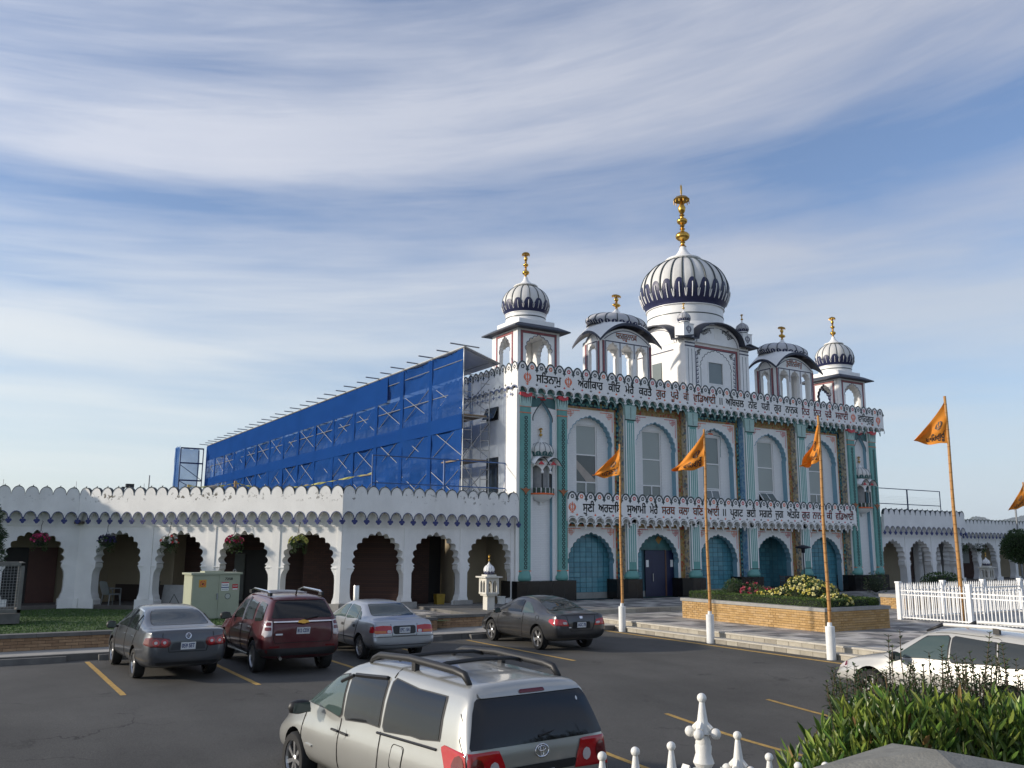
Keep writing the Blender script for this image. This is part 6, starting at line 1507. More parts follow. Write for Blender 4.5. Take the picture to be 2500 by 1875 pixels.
    def plate(s, x, y, z, text, tilt=0, sz=(.30, .15)):
        h = s.cast('B', y, z)[0]; x = (min(h.x, s.cast('B', y, z-sz[1]*.45)[0].x, s.cast('B', y, z+sz[1]*.45)[0].x) if h is not None else x)-.012
        p = MB().box(-.006, -sz[0]/2, -sz[1]/2, .0, sz[0]/2, sz[1]/2).build('licence_plate', M_plate, s.root, loc=(x, y, z)); p.rotation_euler = (0, radians(tilt), 0)
        f = lambda a, b: (-.008, -a, b)
        put_text(text, -sz[0]*.44, sz[0]*.44, -.035, .04, 0, mat('plate_blue', (.03, .06, .22), .5), p, fn=f); return p
    def mirror(s, x, y, z, m, k=1.):
        for sg in (-1, 1):
            mb = MB(); mb.lathe([(.02, -.09), (.07, -.07), (.085, 0), (.07, .07), (.02, .09)], (0, 0, 0), 14, sx=1.25*k, sy=1.0*k); mb.v = [(a*.85, b, c*1.0) for a, b, c in mb.v]
            v = []
            for a, b, c in mb.v: v.append((b*.75, a*1.25, c*.95))
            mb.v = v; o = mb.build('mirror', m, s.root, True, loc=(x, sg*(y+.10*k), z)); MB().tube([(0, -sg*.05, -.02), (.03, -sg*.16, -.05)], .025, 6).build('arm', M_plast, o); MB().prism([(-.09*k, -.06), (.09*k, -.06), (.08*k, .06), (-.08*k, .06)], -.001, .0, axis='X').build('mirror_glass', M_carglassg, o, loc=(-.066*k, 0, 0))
def rp(poly, r=.04, n=4):
    """round the corners of an outline"""
    out = []; N_ = len(poly)
    for i in range(N_):
        p0, p, p1 = Vector(poly[i-1]), Vector(poly[i]), Vector(poly[(i+1) % N_]); a = (p0-p); b = (p1-p); q = min(r, a.length*.45, b.length*.45); A = p+a.normalized()*q; B_ = p+b.normalized()*q
        for k in range(n+1): t = k/n; out.append(tuple((1-t)**2*A+2*t*(1-t)*p+t*t*B_))
    return out
def off(poly, d):
    """grow a convex-ish outline by d"""
    c = Vector((sum(p[0] for p in poly)/len(poly), sum(p[1] for p in poly)/len(poly))); return [tuple(Vector(p)+(Vector(p)-c).normalized()*d) for p in poly]

# --- grey four-door saloon
c = Car('sedan', 'dark grey four-door sedan with round twin tail lights parked facing the lawn', 'car', (4.14, 21.53), 91.5, [
    (-2.42, .46, .70, .80, .83, .50, .62, .60, .52), (-2.385, .38, .86, .95, .97, .62, .72, .70, .64), (-2.33, .32, .97, 1.035, 1.05, .70, .785, .75, .70), (-2.15, .28, .99, 1.055, 1.075, .76, .85, .81, .745), (-1.80, .24, .97, 1.07, 1.10, .78, .88, .84, .74), (-1.45, .22, .955, 1.16, 1.21, .78, .885, .845, .675),
    (-1.02, .22, .955, 1.33, 1.385, .78, .885, .845, .615), (-.60, .22, .955, 1.40, 1.45, .78, .885, .845, .585), (-.05, .22, .95, 1.415, 1.47, .78, .885, .845, .58), (.38, .22, .94, 1.37, 1.43, .78, .885, .845, .585), (.78, .22, .93, 1.19, 1.26, .78, .885, .84, .65), (1.15, .22, .92, 1.0, 1.06, .78, .88, .83, .71),
    (1.45, .22, .87, .92, .97, .77, .875, .81, .70), (1.85, .22, .76, .82, .87, .74, .85, .76, .68), (2.10, .26, .60, .68, .74, .62, .76, .68, .58), (2.18, .36, .52, .58, .62, .5, .64, .58, .46)],
    paint('dark_grey_metallic', (.075, .083, .095)), dict(f=1.29, b=-1.29, r=.315, t=.755, kind=5))
gl = rp([(-1.42, .985), (.80, .965), (.62, 1.09), (.22, 1.33), (-.15, 1.375), (-.75, 1.36), (-1.12, 1.25)], .05)
c.both('window_trim', off(gl, .022), M_chrome, eps=.005, nr=14); c.both('side_window', gl, M_carglass, eps=.010, nr=14)
for sd_ in 'LR':
    c.seam(sd_, [(-.33, .99), (-.28, 1.36)], .05, M_plast, 'pillar', .011); c.seam(sd_, [(-.30, .97), (-.33, .6), (-.32, .30)]); c.seam(sd_, [(.80, .94), (.85, .6), (.80, .30)]); c.seam(sd_, [(-1.30, .97), (-1.22, .75), (-.95, .40), (-.92, .30)]); c.seam(sd_, [(-1.05, 1.0), (-1.0, 1.28)], .03, M_plast, 'pillar', .011)
    for x in (-.20, -1.05): c.seam(sd_, [(x-.09, .85), (x+.09, .85)], .028, M_chrome, 'door_handle', .014)
rw = rp([(-.60, 1.115), (.60, 1.115), (.52, 1.33), (.44, 1.385), (-.44, 1.385), (-.52, 1.33)], .05); c.patch('rear_window', 'B', off(rw, .012), M_seam, .005, 14); c.patch('rear_window', 'B', rw, mat('sedan_rear_glass', (.045, .053, .053), .05, 0, spec=.7), .009, 14)
ws_ = rp([(-.62, 1.06), (.62, 1.06), (.50, 1.40), (-.50, 1.40)], .05); c.patch('windscreen', 'F', ws_, M_carglass, .008, 14)
for sg in (-1, 1):
    L_ = rp([(sg*.77, .72), (sg*.40, .71), (sg*.34, .80), (sg*.38, .895), (sg*.60, .915), (sg*.77, .935)], .05); tl_ = c.patch('tail_light', 'B', L_, M_redd, .010)
    for x in (.48, .65):
        for r_, m_, e in ((.075, M_red, .013), (.032, M_clear, .017)): c.patch('lamp_ring', 'B', [(sg*x+r_*cos(2*pi*k/16), .815+r_*sin(2*pi*k/16)) for k in range(16)], m_, e, 8, 8)
c.both('tail_light', rp([(-2.36, .74), (-2.14, .78), (-2.17, .90), (-2.33, .92)], .03), M_redd)
c.seam('B', [(-.50, 1.055), (-.52, .93), (-.40, .72), (-.38, .62), (.38, .62), (.40, .72), (.52, .93), (.50, 1.055)], .012)
c.patch('plate_recess', 'B', rp([(-.36, .66), (.36, .66), (.31, .80), (-.31, .80)], .03), mat('recess_grey', (.03, .033, .038), .5), .006)
c.plate(-2.42, 0, .735, '059 SET', -8); c.patch('bumper_lip', 'B', rp([(-.72, .36), (.72, .36), (.74, .42), (-.74, .42)], .02), M_plast, .008)
bd = [(0+.062*cos(2*pi*k/18), .935+.062*sin(2*pi*k/18)) for k in range(18)]; c.patch('badge', 'B', bd, M_chrome, .010, 8, 8); c.patch('badge_face', 'B', [(.050*cos(2*pi*k/18), .935+.050*sin(2*pi*k/18)) for k in range(18)], mat('badge_navy', (.02, .03, .06), .3), .012, 8, 8); c.seam('B', [(-.035, .97), (0, .935), (.035, .97)], .012, M_chrome, 'badge_letter', .016); c.seam('B', [(-.045, .945), (-.02, .90), (0, .925), (.02, .90), (.045, .945)], .012, M_chrome, 'badge_letter', .016)
c.mirror(.62, .92, .98, M_plast)
# --- dark red SUV
c = Car('suv', 'dark red sport utility vehicle with chrome tailgate bar and roof rails', 'car', (6.60, 21.27), 88.5, [
    (-2.30, .48, .78, .98, 1.05, .56, .70, .68, .60), (-2.25, .40, .90, 1.08, 1.16, .70, .82, .80, .70), (-2.15, .34, 1.02, 1.30, 1.36, .79, .885, .855, .71), (-1.95, .32, 1.04, 1.56, 1.62, .82, .91, .875, .655), (-1.75, .32, 1.05, 1.635, 1.69, .82, .91, .875, .64), (-1.2, .32, 1.05, 1.66, 1.72, .82, .91, .875, .635), (-.4, .32, 1.04, 1.665, 1.73, .82, .91, .875, .635), (.15, .32, 1.03, 1.63, 1.70, .82, .91, .875, .64), (.62, .32, 1.02, 1.42, 1.50, .82, .91, .87, .69), (1.05, .32, 1.01, 1.12, 1.20, .82, .905, .86, .74),
    (1.35, .32, .98, 1.04, 1.10, .81, .90, .84, .74), (1.85, .32, .90, .96, 1.02, .78, .88, .80, .70), (2.25, .36, .74, .82, .88, .68, .80, .72, .60), (2.38, .44, .62, .68, .72, .56, .68, .62, .50)],
    paint('dark_red_metallic', (.085, .008, .013), .4), dict(f=1.43, b=-1.43, r=.355, t=.775, kind=5, w=.235))
for g_ in ([(-.30, 1.09), (.62, 1.07), (.50, 1.24), (.12, 1.53), (-.26, 1.56)], [(-1.18, 1.10), (-.36, 1.09), (-.32, 1.56), (-1.10, 1.55)], [(-1.98, 1.16), (-1.34, 1.11), (-1.28, 1.55), (-1.80, 1.53)]):
    c.both('side_window', rp(g_, .05), M_carglass, eps=.010)
for sd_ in 'LR':
    c.seam(sd_, [(-.34, 1.07), (-.30, 1.60)], .05, mat('bright_pillar', (.30, .28, .28), .3, metal=.6), 'pillar', .010); c.seam(sd_, [(-.33, 1.05), (-.35, .7), (-.34, .42)]); c.seam(sd_, [(.68, 1.04), (.72, .7), (.66, .42)]); c.seam(sd_, [(-1.26, 1.06), (-1.20, .85), (-1.0, .55), (-.98, .42)])
    for x in (-.22, -1.05): c.seam(sd_, [(x-.09, .97), (x+.09, .97)], .03, M_chrome, 'door_handle', .016)
    sy = 1 if sd_ == 'L' else -1; MB().tube([(-.95, sy*.86, .36), (.95, sy*.86, .36)], .035, 8).build('running_board', M_chrome, c.root); MB().box(-.98, min(sy*.80, sy*.88), .36, .98, max(sy*.80, sy*.88), .42).build('running_board_step', M_plast, c.root)
    r_ = MB(); r_.tube([(-1.70, sy*.60, 1.70), (-1.55, sy*.60, 1.765), (-.3, sy*.60, 1.79), (.1, sy*.60, 1.72)], .028, 8); r_.build('roof_rail', M_chrome, c.root, True); 
    for x_ in (-1.62, .02): MB().box(x_-.10, sy*.60-.03, 1.67, x_+.10, sy*.60+.03, 1.75).build('rail_foot', M_plast, c.root)
    c.seam(sd_, [(-2.0, .50), (-1.85, .50)], .03, M_plast, 'side_moulding')
    c.patch('lower_cladding', sd_, [(-1.02, .30), (1.0, .30), (1.0, .42), (-1.02, .42)], M_plast, .006)
for x in (-1.0, -.75, -.5, -.25): c.seam('T', [(x, -.45), (x, .45)], .022, M_brush, 'roof_slat', .012)
rw = rp([(-.70, 1.22), (.70, 1.22), (.56, 1.585), (-.56, 1.585)], .05); c.patch('rear_window', 'B', rw, M_privacy, .010, 14)
c.patch('spoiler', 'B', rp([(-.60, 1.60), (.60, 1.60), (.58, 1.655), (-.58, 1.655)], .02), MATS['dark_red_metallic'], .03); c.patch('stop_lamp', 'B', rp([(-.14, 1.61), (.14, 1.61), (.14, 1.64), (-.14, 1.64)], .008), M_redd, .036, 4, 6)
for sg in (-1, 1):
    c.patch('tail_light', 'B', rp([(sg*.86, .82), (sg*.70, .84), (sg*.68, 1.17), (sg*.84, 1.20)], .03), M_clear, .010); 
    for z in (1.10, .995): c.patch('lamp_lens', 'B', rp([(sg*.84, z-.03), (sg*.71, z-.03), (sg*.71, z+.045), (sg*.83, z+.045)], .02), M_redd, .015, 6, 6)
    c.patch('reflector', 'B', rp([(sg*.74, .60), (sg*.52, .60), (sg*.52, .635), (sg*.74, .635)], .01), M_redd, .010, 4, 6)
c.both('tail_light', rp([(-2.24, .84), (-2.12, .86), (-2.13, 1.18), (-2.20, 1.18)], .03), M_clear)
c.seam('B', [(-.66, 1.14), (.66, 1.14)], .05, M_chrome, 'chrome_bar', .022)
c.patch('bumper', 'B', rp([(-.86, .42), (.86, .42), (.84, .58), (-.84, .58)], .03), M_plast, .012, 8, 16); c.both('bumper', rp([(-2.24, .42), (-1.86, .40), (-1.86, .56), (-2.22, .58)], .03), M_plast, eps=.010)
c.seam('B', [(-.66, 1.20), (-.66, .80), (-.62, .70), (.62, .70), (.66, .80), (.66, 1.20)]); c.patch('badge', 'B', [(-.13, 1.125), (-.05, 1.125), (-.04, 1.105), (.04, 1.105), (.05, 1.125), (.13, 1.125), (.11, 1.165), (.05, 1.165), (.04, 1.185), (-.04, 1.185), (-.05, 1.165), (-.11, 1.165)], M_gold, .05, 8, 8)
c.plate(-2.335, 0, .95, '812 CDX', -14); c.patch('model_badge', 'B', rp([(.62, .865), (.46, .865), (.46, .90), (.62, .90)], .01), M_plate, .010, 4, 6)
c.patch('windscreen', 'F', rp([(-.66, 1.20), (.66, 1.20), (.58, 1.64), (-.58, 1.64)], .05), M_carglass, .008, 14)
wp = MB(); wp.tube([(-2.28, -.02, 1.20), (-2.24, -.36, 1.25)], .014, 5); wp.build('wiper', M_plast, c.root); MB().tube([(-2.2, .50, .40), (-2.42, .52, .38)], .035, 10).build('exhaust', M_brush, c.root); MB().tube([(-1.62, 0, 1.70), (-1.68, 0, 1.80)], .02, 6).build('antenna', M_plast, c.root)
c.mirror(.56, .95, 1.12, M_plast, 1.2)
# --- silver compact saloon
c = Car('sedan', 'light silver compact sedan with black plate surround parked beside the red vehicle', 'car', (9.40, 22.18), 90, [
    (-2.24, .42, .56, .64, .66, .62, .78, .76, .70), (-2.20, .34, .66, .80, .83, .70, .825, .79, .71), (-2.14, .30, .84, .93, .95, .73, .84, .80, .74), (-2.03, .28, .91, .975, .99, .75, .847, .81, .745), (-1.75, .24, .93, 1.005, 1.03, .76, .85, .82, .73), (-1.42, .22, .92, 1.08, 1.12, .76, .85, .82, .66), (-1.02, .22, .925, 1.275, 1.325, .76, .85, .82, .60), (-.62, .22, .925, 1.335, 1.385, .76, .85, .82, .575), (-.05, .22, .92, 1.345, 1.40, .76, .85, .82, .565), (.32, .22, .91, 1.30, 1.355, .76, .85, .82, .57), (.75, .22, .90, 1.10, 1.17, .76, .85, .81, .64), (1.10, .22, .88, .94, 1.0, .76, .85, .80, .69),
    (1.45, .22, .82, .86, .90, .75, .84, .77, .67), (1.85, .22, .72, .76, .79, .72, .82, .73, .62), (2.12, .26, .56, .62, .66, .60, .74, .66, .54), (2.20, .34, .48, .53, .56, .48, .62, .56, .44)],
    paint('light_silver_metallic', (.42, .44, .47), .6), dict(f=1.31, b=-1.31, r=.295, t=.73, kind=9, w=.19))
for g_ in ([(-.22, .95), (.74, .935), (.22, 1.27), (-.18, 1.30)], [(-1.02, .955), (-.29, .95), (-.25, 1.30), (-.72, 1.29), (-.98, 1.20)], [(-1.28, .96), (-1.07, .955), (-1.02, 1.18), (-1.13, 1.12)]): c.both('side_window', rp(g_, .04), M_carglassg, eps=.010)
for sd_ in 'LR':
    c.seam(sd_, [(-.26, .94), (-.28, .6), (-.27, .28)]); c.seam(sd_, [(.78, .92), (.82, .6), (.76, .28)]); c.seam(sd_, [(-1.15, .94), (-1.10, .75), (-.95, .40), (-.92, .28)]); c.seam(sd_, [(-.95, .50), (.9, .50)], .022, M_plast, 'side_moulding', .006)
    for x in (-.14, -.95): c.patch('door_handle', sd_, rp([(x-.08, .76), (x+.08, .76), (x+.08, .83), (x-.08, .83)], .03), M_plast, .012, 5, 6)
rw = rp([(-.58, 1.06), (.58, 1.06), (.50, 1.26), (.46, 1.325), (-.46, 1.325), (-.50, 1.26)], .05); c.patch('rear_window', 'B', off(rw, .012), M_seam, .005, 14); c.patch('rear_window', 'B', rw, mat('pale_rear_glass', (.05, .062, .058), .04, 0, spec=.7), .009, 14)
for sg in (-1, 1):
    c.patch('tail_light', 'B', rp([(sg*.80, .68), (sg*.34, .68), (sg*.34, .86), (sg*.60, .875), (sg*.80, .85)], .04), M_red, .010); c.patch('lamp_lens', 'B', rp([(sg*.80, .69), (sg*.50, .69), (sg*.50, .755), (sg*.80, .76)], .02), M_amber, .015, 6, 8); c.patch('lamp_lens', 'B', rp([(sg*.47, .69), (sg*.36, .69), (sg*.36, .76), (sg*.47, .76)], .02), M_clear, .015, 6, 6)
c.both('tail_light', rp([(-2.18, .70), (-1.98, .70), (-2.0, .85), (-2.12, .86)], .03), M_red)
c.patch('plate_surround', 'B', rp([(-.30, .66), (.30, .66), (.31, .86), (-.31, .86)], .05), M_plast, .010); c.plate(-2.235, 0, .755, 'EPC 15A', -4, (.29, .145))
c.seam('B', [(-.82, .60), (.82, .60)], .014); c.seam('B', [(-.80, .40), (.80, .40)], .016, M_plast, 'bumper_groove'); c.seam('B', [(-.36, .90), (-.33, .62), (.33, .62), (.36, .90)])
c.patch('windscreen', 'F', rp([(-.60, 1.0), (.60, 1.0), (.50, 1.32), (-.50, 1.32)], .05), M_carglass, .008, 14); c.mirror(.60, .88, .93, M_plast)
# --- charcoal coupe
c = Car('coupe', 'charcoal two-door coupe with five-spoke alloy wheels nosed up to the short brick wall', 'car', (14.36, 21.72), 88.5, [
    (-2.28, .48, .66, .76, .78, .58, .72, .70, .60), (-2.24, .38, .82, .92, .935, .70, .81, .77, .69), (-2.17, .32, .93, .99, 1.0, .74, .845, .79, .73), (-2.00, .28, .93, 1.005, 1.025, .76, .87, .82, .735), (-1.70, .24, .92, 1.025, 1.06, .78, .875, .83, .72), (-1.40, .22, .92, 1.09, 1.14, .78, .875, .83, .66), (-.98, .22, .92, 1.24, 1.295, .78, .875, .83, .605), (-.52, .22, .915, 1.33, 1.385, .78, .875, .83, .57), (-.02, .22, .905, 1.345, 1.40, .78, .875, .83, .56), (.36, .22, .895, 1.29, 1.345, .78, .875, .83, .565), (.85, .22, .88, 1.08, 1.145, .78, .875, .82, .64), (1.30, .22, .86, .91, .965, .78, .87, .80, .70),
    (1.60, .22, .80, .84, .88, .76, .855, .77, .68), (1.95, .22, .70, .74, .77, .70, .81, .72, .62), (2.12, .26, .58, .63, .66, .6, .74, .66, .54), (2.18, .34, .50, .55, .58, .48, .62, .56, .46)],
    paint('charcoal_metallic', (.045, .046, .050), .5, .28), dict(f=1.325, b=-1.325, r=.32, t=.745, kind=5))
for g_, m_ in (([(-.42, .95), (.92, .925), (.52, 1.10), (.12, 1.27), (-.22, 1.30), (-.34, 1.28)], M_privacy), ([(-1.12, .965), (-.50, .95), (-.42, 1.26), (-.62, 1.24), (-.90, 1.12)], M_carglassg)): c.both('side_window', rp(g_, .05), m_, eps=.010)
for sd_ in 'LR':
    c.seam(sd_, [(-.52, .94), (-.56, .7), (-.50, .38), (-.42, .30)]); c.seam(sd_, [(.88, .90), (.86, .6), (.80, .30)]); c.seam(sd_, [(-.42, .77), (-.24, .77)], .03, MATS['charcoal_metallic'], 'door_handle', .016); c.seam(sd_, [(-.95, .42), (.92, .40)], .014); c.seam(sd_, [(-1.30+.09*cos(2*pi*k/12), .86+.07*sin(2*pi*k/12)) for k in range(13)], .008)
rw = rp([(-.60, 1.06), (.60, 1.06), (.47, 1.32), (-.47, 1.32)], .06); c.patch('rear_window', 'B', rw, mat('coupe_rear_glass', (.035, .042, .04), .04, 0, spec=.7), .009, 14)
for sg in (-1, 1): c.patch('tail_light', 'B', rp([(sg*.82, .70), (sg*.42, .69), (sg*.50, .86), (sg*.80, .89)], .02), M_red, .010); c.patch('lamp_lens', 'B', rp([(sg*.60, .74), (sg*.47, .74), (sg*.50, .80), (sg*.62, .80)], .02), M_clear, .015, 5, 6)
c.both('tail_light', rp([(-2.20, .70), (-1.92, .80), (-1.95, .87), (-2.12, .88)], .02), M_red)
c.patch('plate_recess', 'B', rp([(-.30, .62), (.30, .62), (.28, .80), (-.28, .80)], .03), M_seam, .006); c.plate(-2.275, 0, .715, 'AGC 78', -6, (.29, .145)); c.seam('B', [(-.48, .96), (-.40, .66), (-.34, .56), (.34, .56), (.40, .66), (.48, .96)])
c.seam('B', [(-.62, .985), (.62, .985)], .03, MATS['charcoal_metallic'], 'lip_spoiler', .012); c.patch('badge', 'B', rp([(-.045, .88), (.045, .88), (.055, .945), (-.055, .945)], .015), M_chrome, .012, 5, 5); c.patch('model_badge', 'B', rp([(.42, .64), (.34, .64), (.34, .665), (.42, .665)], .008), M_plate, .010, 3, 4)
c.patch('bumper_lip', 'B', rp([(-.72, .38), (.72, .38), (.74, .45), (-.74, .45)], .02), M_plast, .008)
c.patch('windscreen', 'F', rp([(-.62, .98), (.62, .98), (.49, 1.32), (-.49, 1.32)], .05), M_carglass, .008, 14); c.mirror(.70, .90, .95, paint('charcoal_metallic', (.045, .046, .050)))
# --- pale silver minivan in the foreground
VAN = [(-2.57, .50, .84, 1.02, 1.06, .74, .87, .85, .79), (-2.535, .42, .98, 1.17, 1.20, .82, .945, .915, .835), (-2.46, .38, 1.03, 1.38, 1.42, .86, .972, .93, .80), (-2.36, .34, 1.05, 1.60, 1.645, .88, .98, .935, .755), (-2.27, .33, 1.06, 1.675, 1.715, .88, .98, .935, .735), (-2.10, .33, 1.06, 1.69, 1.735, .88, .98, .935, .725), (-1.6, .32, 1.05, 1.70, 1.755, .88, .98, .93, .71), (-.8, .32, 1.04, 1.715, 1.775, .88, .98, .93, .71), (-.1, .32, 1.02, 1.695, 1.755, .88, .98, .93, .71), (.45, .32, 1.0, 1.60, 1.67, .88, .98, .92, .72), (.95, .32, .99, 1.36, 1.44, .88, .975, .91, .76), (1.40, .32, .98, 1.10, 1.19, .87, .965, .89, .79),
       (1.75, .32, .94, 1.0, 1.06, .85, .95, .86, .76), (2.15, .32, .82, .87, .92, .80, .90, .79, .68), (2.40, .36, .66, .71, .76, .66, .78, .68, .56), (2.50, .44, .56, .60, .63, .52, .66, .58, .46)]
c = Car('minivan', 'pale champagne silver minivan with black roof rack and big red tail lights', 'car', (5.13, 10.55), 94.5, VAN, paint('champagne_silver', (.46, .46, .43), .6, .3), dict(f=1.515, b=-1.515, r=.345, t=.86, kind=7, w=.225), scale=1.0)
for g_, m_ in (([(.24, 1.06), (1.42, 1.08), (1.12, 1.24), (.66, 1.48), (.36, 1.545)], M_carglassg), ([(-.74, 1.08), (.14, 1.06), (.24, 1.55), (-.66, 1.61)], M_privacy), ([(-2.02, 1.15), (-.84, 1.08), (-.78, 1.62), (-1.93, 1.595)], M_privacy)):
    c.both('window_frame', off(rp(g_, .06), .03), M_plast, eps=.006); c.both('side_window', rp(g_, .06), m_, eps=.012)
for sd_ in 'LR':
    c.seam(sd_, [(.22, 1.05), (.18, .7), (.16, .40)]); c.seam(sd_, [(-.80, 1.06), (-.84, .8), (-.82, .40)]); c.seam(sd_, [(1.30, 1.02), (1.28, .7), (1.12, .42)]); c.seam(sd_, [(-.76, 1.62), (-.78, 1.72)])
    c.seam(sd_, [(-.72, 1.04), (-2.0, 1.08)], .03, M_plast, 'slide_track', .004)
    for x in (.30, .05): c.patch('handle_cup', sd_, [(x+.055*cos(2*pi*k/14), .90+.055*sin(2*pi*k/14)) for k in range(14)], MATS['champagne_silver'], .004, 6, 6); c.seam(sd_, [(x-.09, .905), (x+.09, .905)], .032, M_plast, 'door_handle', .02)
    c.seam(sd_, [(.5, 1.44), (.26, 1.53), (.22, 1.54)], .045, M_plast, 'rain_guard', .016); c.seam(sd_, [(.16, 1.555), (-.64, 1.61)], .05, M_plast, 'rain_guard', .018); c.seam(sd_, [(.9, .62), (1.1, .62)], .03, MATS['champagne_silver'], 'side_moulding', .01)
    sy = 1 if sd_ == 'L' else -1
    r_ = MB(); r_.tube([(-2.12, sy*.60, 1.70), (-2.02, sy*.60, 1.79), (-1.85, sy*.605, 1.815), (-.9, sy*.605, 1.845), (-.15, sy*.60, 1.81), (.02, sy*.595, 1.755), (.10, sy*.595, 1.70)], [.03, .042, .044, .042, .040, .034, .02], 8); r_.build('roof_rail', M_plast, c.root, True)
    MB().box(-1.05, sy*.605-.03, 1.70, -.97, sy*.605+.03, 1.82).build('rail_foot', M_plast, c.root)
for x in (-1.42, -.62):
    b_ = MB(); b_.tube([(x, -.60, 1.80), (x, -.45, 1.835), (x, 0, 1.85), (x, .45, 1.835), (x, .60, 1.80)], .024, 8); b_.build('cross_bar', M_plast, c.root, True)
c.patch('fuel_flap', 'L', rp([(-1.36, .76), (-1.12, .76), (-1.12, .98), (-1.36, .98)], .05), MATS['champagne_silver'], .006); c.seam('L', rp([(-1.37, .75), (-1.11, .75), (-1.11, .99), (-1.37, .99)], .05)+[(-1.37, .80)], .008)
rw = rp([(-.87, 1.15), (.87, 1.15), (.76, 1.48), (.70, 1.60), (-.70, 1.60), (-.76, 1.48)], .02); c.patch('rear_window', 'B', rw, M_privacy, .012, 18, 18)
c.patch('spoiler', 'B', rp([(-.66, 1.605), (.66, 1.605), (.66, 1.665), (-.66, 1.665)], .02), MATS['champagne_silver'], .03, 6, 16); c.patch('stop_lamp', 'B', rp([(-.17, 1.62), (.17, 1.62), (.16, 1.655), (-.16, 1.655)], .012), M_redd, .040, 4, 8)
for sg in (-1, 1):
    c.patch('tail_light', 'B', rp([(sg*.94, .82), (sg*.44, .83), (sg*.47, .98), (sg*.54, 1.14), (sg*.91, 1.145)], .015), M_red, .012, 14, 14); c.patch('lamp_lens', 'B', [(sg*.60+.055*cos(2*pi*k/16), .965+.065*sin(2*pi*k/16)) for k in range(16)], M_clear, .018, 8, 8); c.patch('lamp_bowl', 'B', [(sg*.80+.075*cos(2*pi*k/16), .985+.095*sin(2*pi*k/16)) for k in range(16)], M_redd, .017, 8, 8)
c.both('tail_light', rp([(-2.57, .83), (-2.28, .87), (-2.08, 1.12), (-2.12, 1.15), (-2.50, 1.145)], .03), M_red, eps=.010); c.both('lamp_bowl', [(-2.42+.09*cos(2*pi*k/16), 1.0+.10*sin(2*pi*k/16)) for k in range(16)], M_redd, eps=.014, nr=8, nc=8)
c.patch('garnish', 'B', rp([(-.44, .86), (.44, .86), (.46, .945), (-.46, .945)], .02), M_plast, .012, 6, 12); c.seam('B', [(-.76, 1.63), (-.90, 1.17), (-.90, .60)], .012); c.seam('B', [(.76, 1.63), (.90, 1.17), (.90, .60)], .012)
c.seam('B', [(.085*cos(2*pi*k/24), 1.065+.06*sin(2*pi*k/24)) for k in range(25)], .014, M_chrome, 'badge', .014); c.seam('B', [(.05*cos(2*pi*k/16), 1.085+.022*sin(2*pi*k/16)) for k in range(17)], .010, M_chrome, 'badge', .014); c.seam('B', [(.022*cos(2*pi*k/16), 1.062+.052*sin(2*pi*k/16)) for k in range(17)], .010, M_chrome, 'badge', .014)
c.plate(-2.60, 0, .80, 'A BEST AUTO BODY', -4, (.31, .16)); wp = MB(); wp.tube([(-2.55, .02, 1.20), (-2.51, -.30, 1.245), (-2.50, -.52, 1.235)], .014, 5); wp.build('wiper', M_plast, c.root)
c.patch('windscreen', 'F', rp([(-.76, 1.18), (.76, 1.18), (.64, 1.66), (-.64, 1.66)], .05), M_carglass, .008, 14); c.mirror(.98, 1.0, 1.10, M_plast, 1.35)
c.patch('sticker', 'B', rp([(-.60, 1.49), (-.575, 1.49), (-.575, 1.53), (-.60, 1.53)], .008), M_plate, .016, 3, 3)
# --- white estate car behind the shrubs
c = Car('station_wagon', 'pearl white station wagon with roof rails parked behind the shrubs', 'car', (15.78, 9.86), 90.5, [
    (-2.38, .46, .76, .92, .98, .62, .76, .73, .64), (-2.32, .38, .86, 1.06, 1.12, .74, .84, .81, .70), (-2.20, .34, .92, 1.24, 1.29, .78, .868, .83, .66), (-1.95, .32, .93, 1.40, 1.45, .78, .87, .83, .61), (-1.4, .30, .93, 1.455, 1.505, .78, .87, .83, .59), (-.7, .30, .925, 1.475, 1.525, .78, .87, .83, .58), (-.1, .30, .92, 1.465, 1.52, .78, .87, .83, .58), (.30, .30, .915, 1.39, 1.45, .78, .87, .83, .59), (.72, .30, .91, 1.17, 1.24, .78, .87, .82, .66), (1.08, .30, .90, .97, 1.03, .78, .865, .81, .71),
    (1.45, .30, .86, .90, .94, .76, .855, .78, .70), (1.85, .30, .78, .82, .85, .72, .83, .74, .64), (2.12, .32, .64, .70, .73, .62, .76, .68, .56), (2.24, .40, .54, .58, .61, .50, .64, .58, .46)],
    paint('pearl_white', (.50, .49, .455), .25, .3), dict(f=1.325, b=-1.325, r=.335, t=.745, kind=6), scale=1.0)
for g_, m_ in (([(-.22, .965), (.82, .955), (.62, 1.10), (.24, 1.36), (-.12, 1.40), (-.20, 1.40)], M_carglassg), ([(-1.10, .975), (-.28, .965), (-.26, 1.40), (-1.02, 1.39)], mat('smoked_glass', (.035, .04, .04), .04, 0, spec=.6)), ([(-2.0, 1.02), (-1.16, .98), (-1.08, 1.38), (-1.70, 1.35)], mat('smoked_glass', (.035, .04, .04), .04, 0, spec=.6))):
    c.both('window_frame', off(rp(g_, .05), .02), M_plast, eps=.006); c.both('side_window', rp(g_, .05), m_, eps=.012)
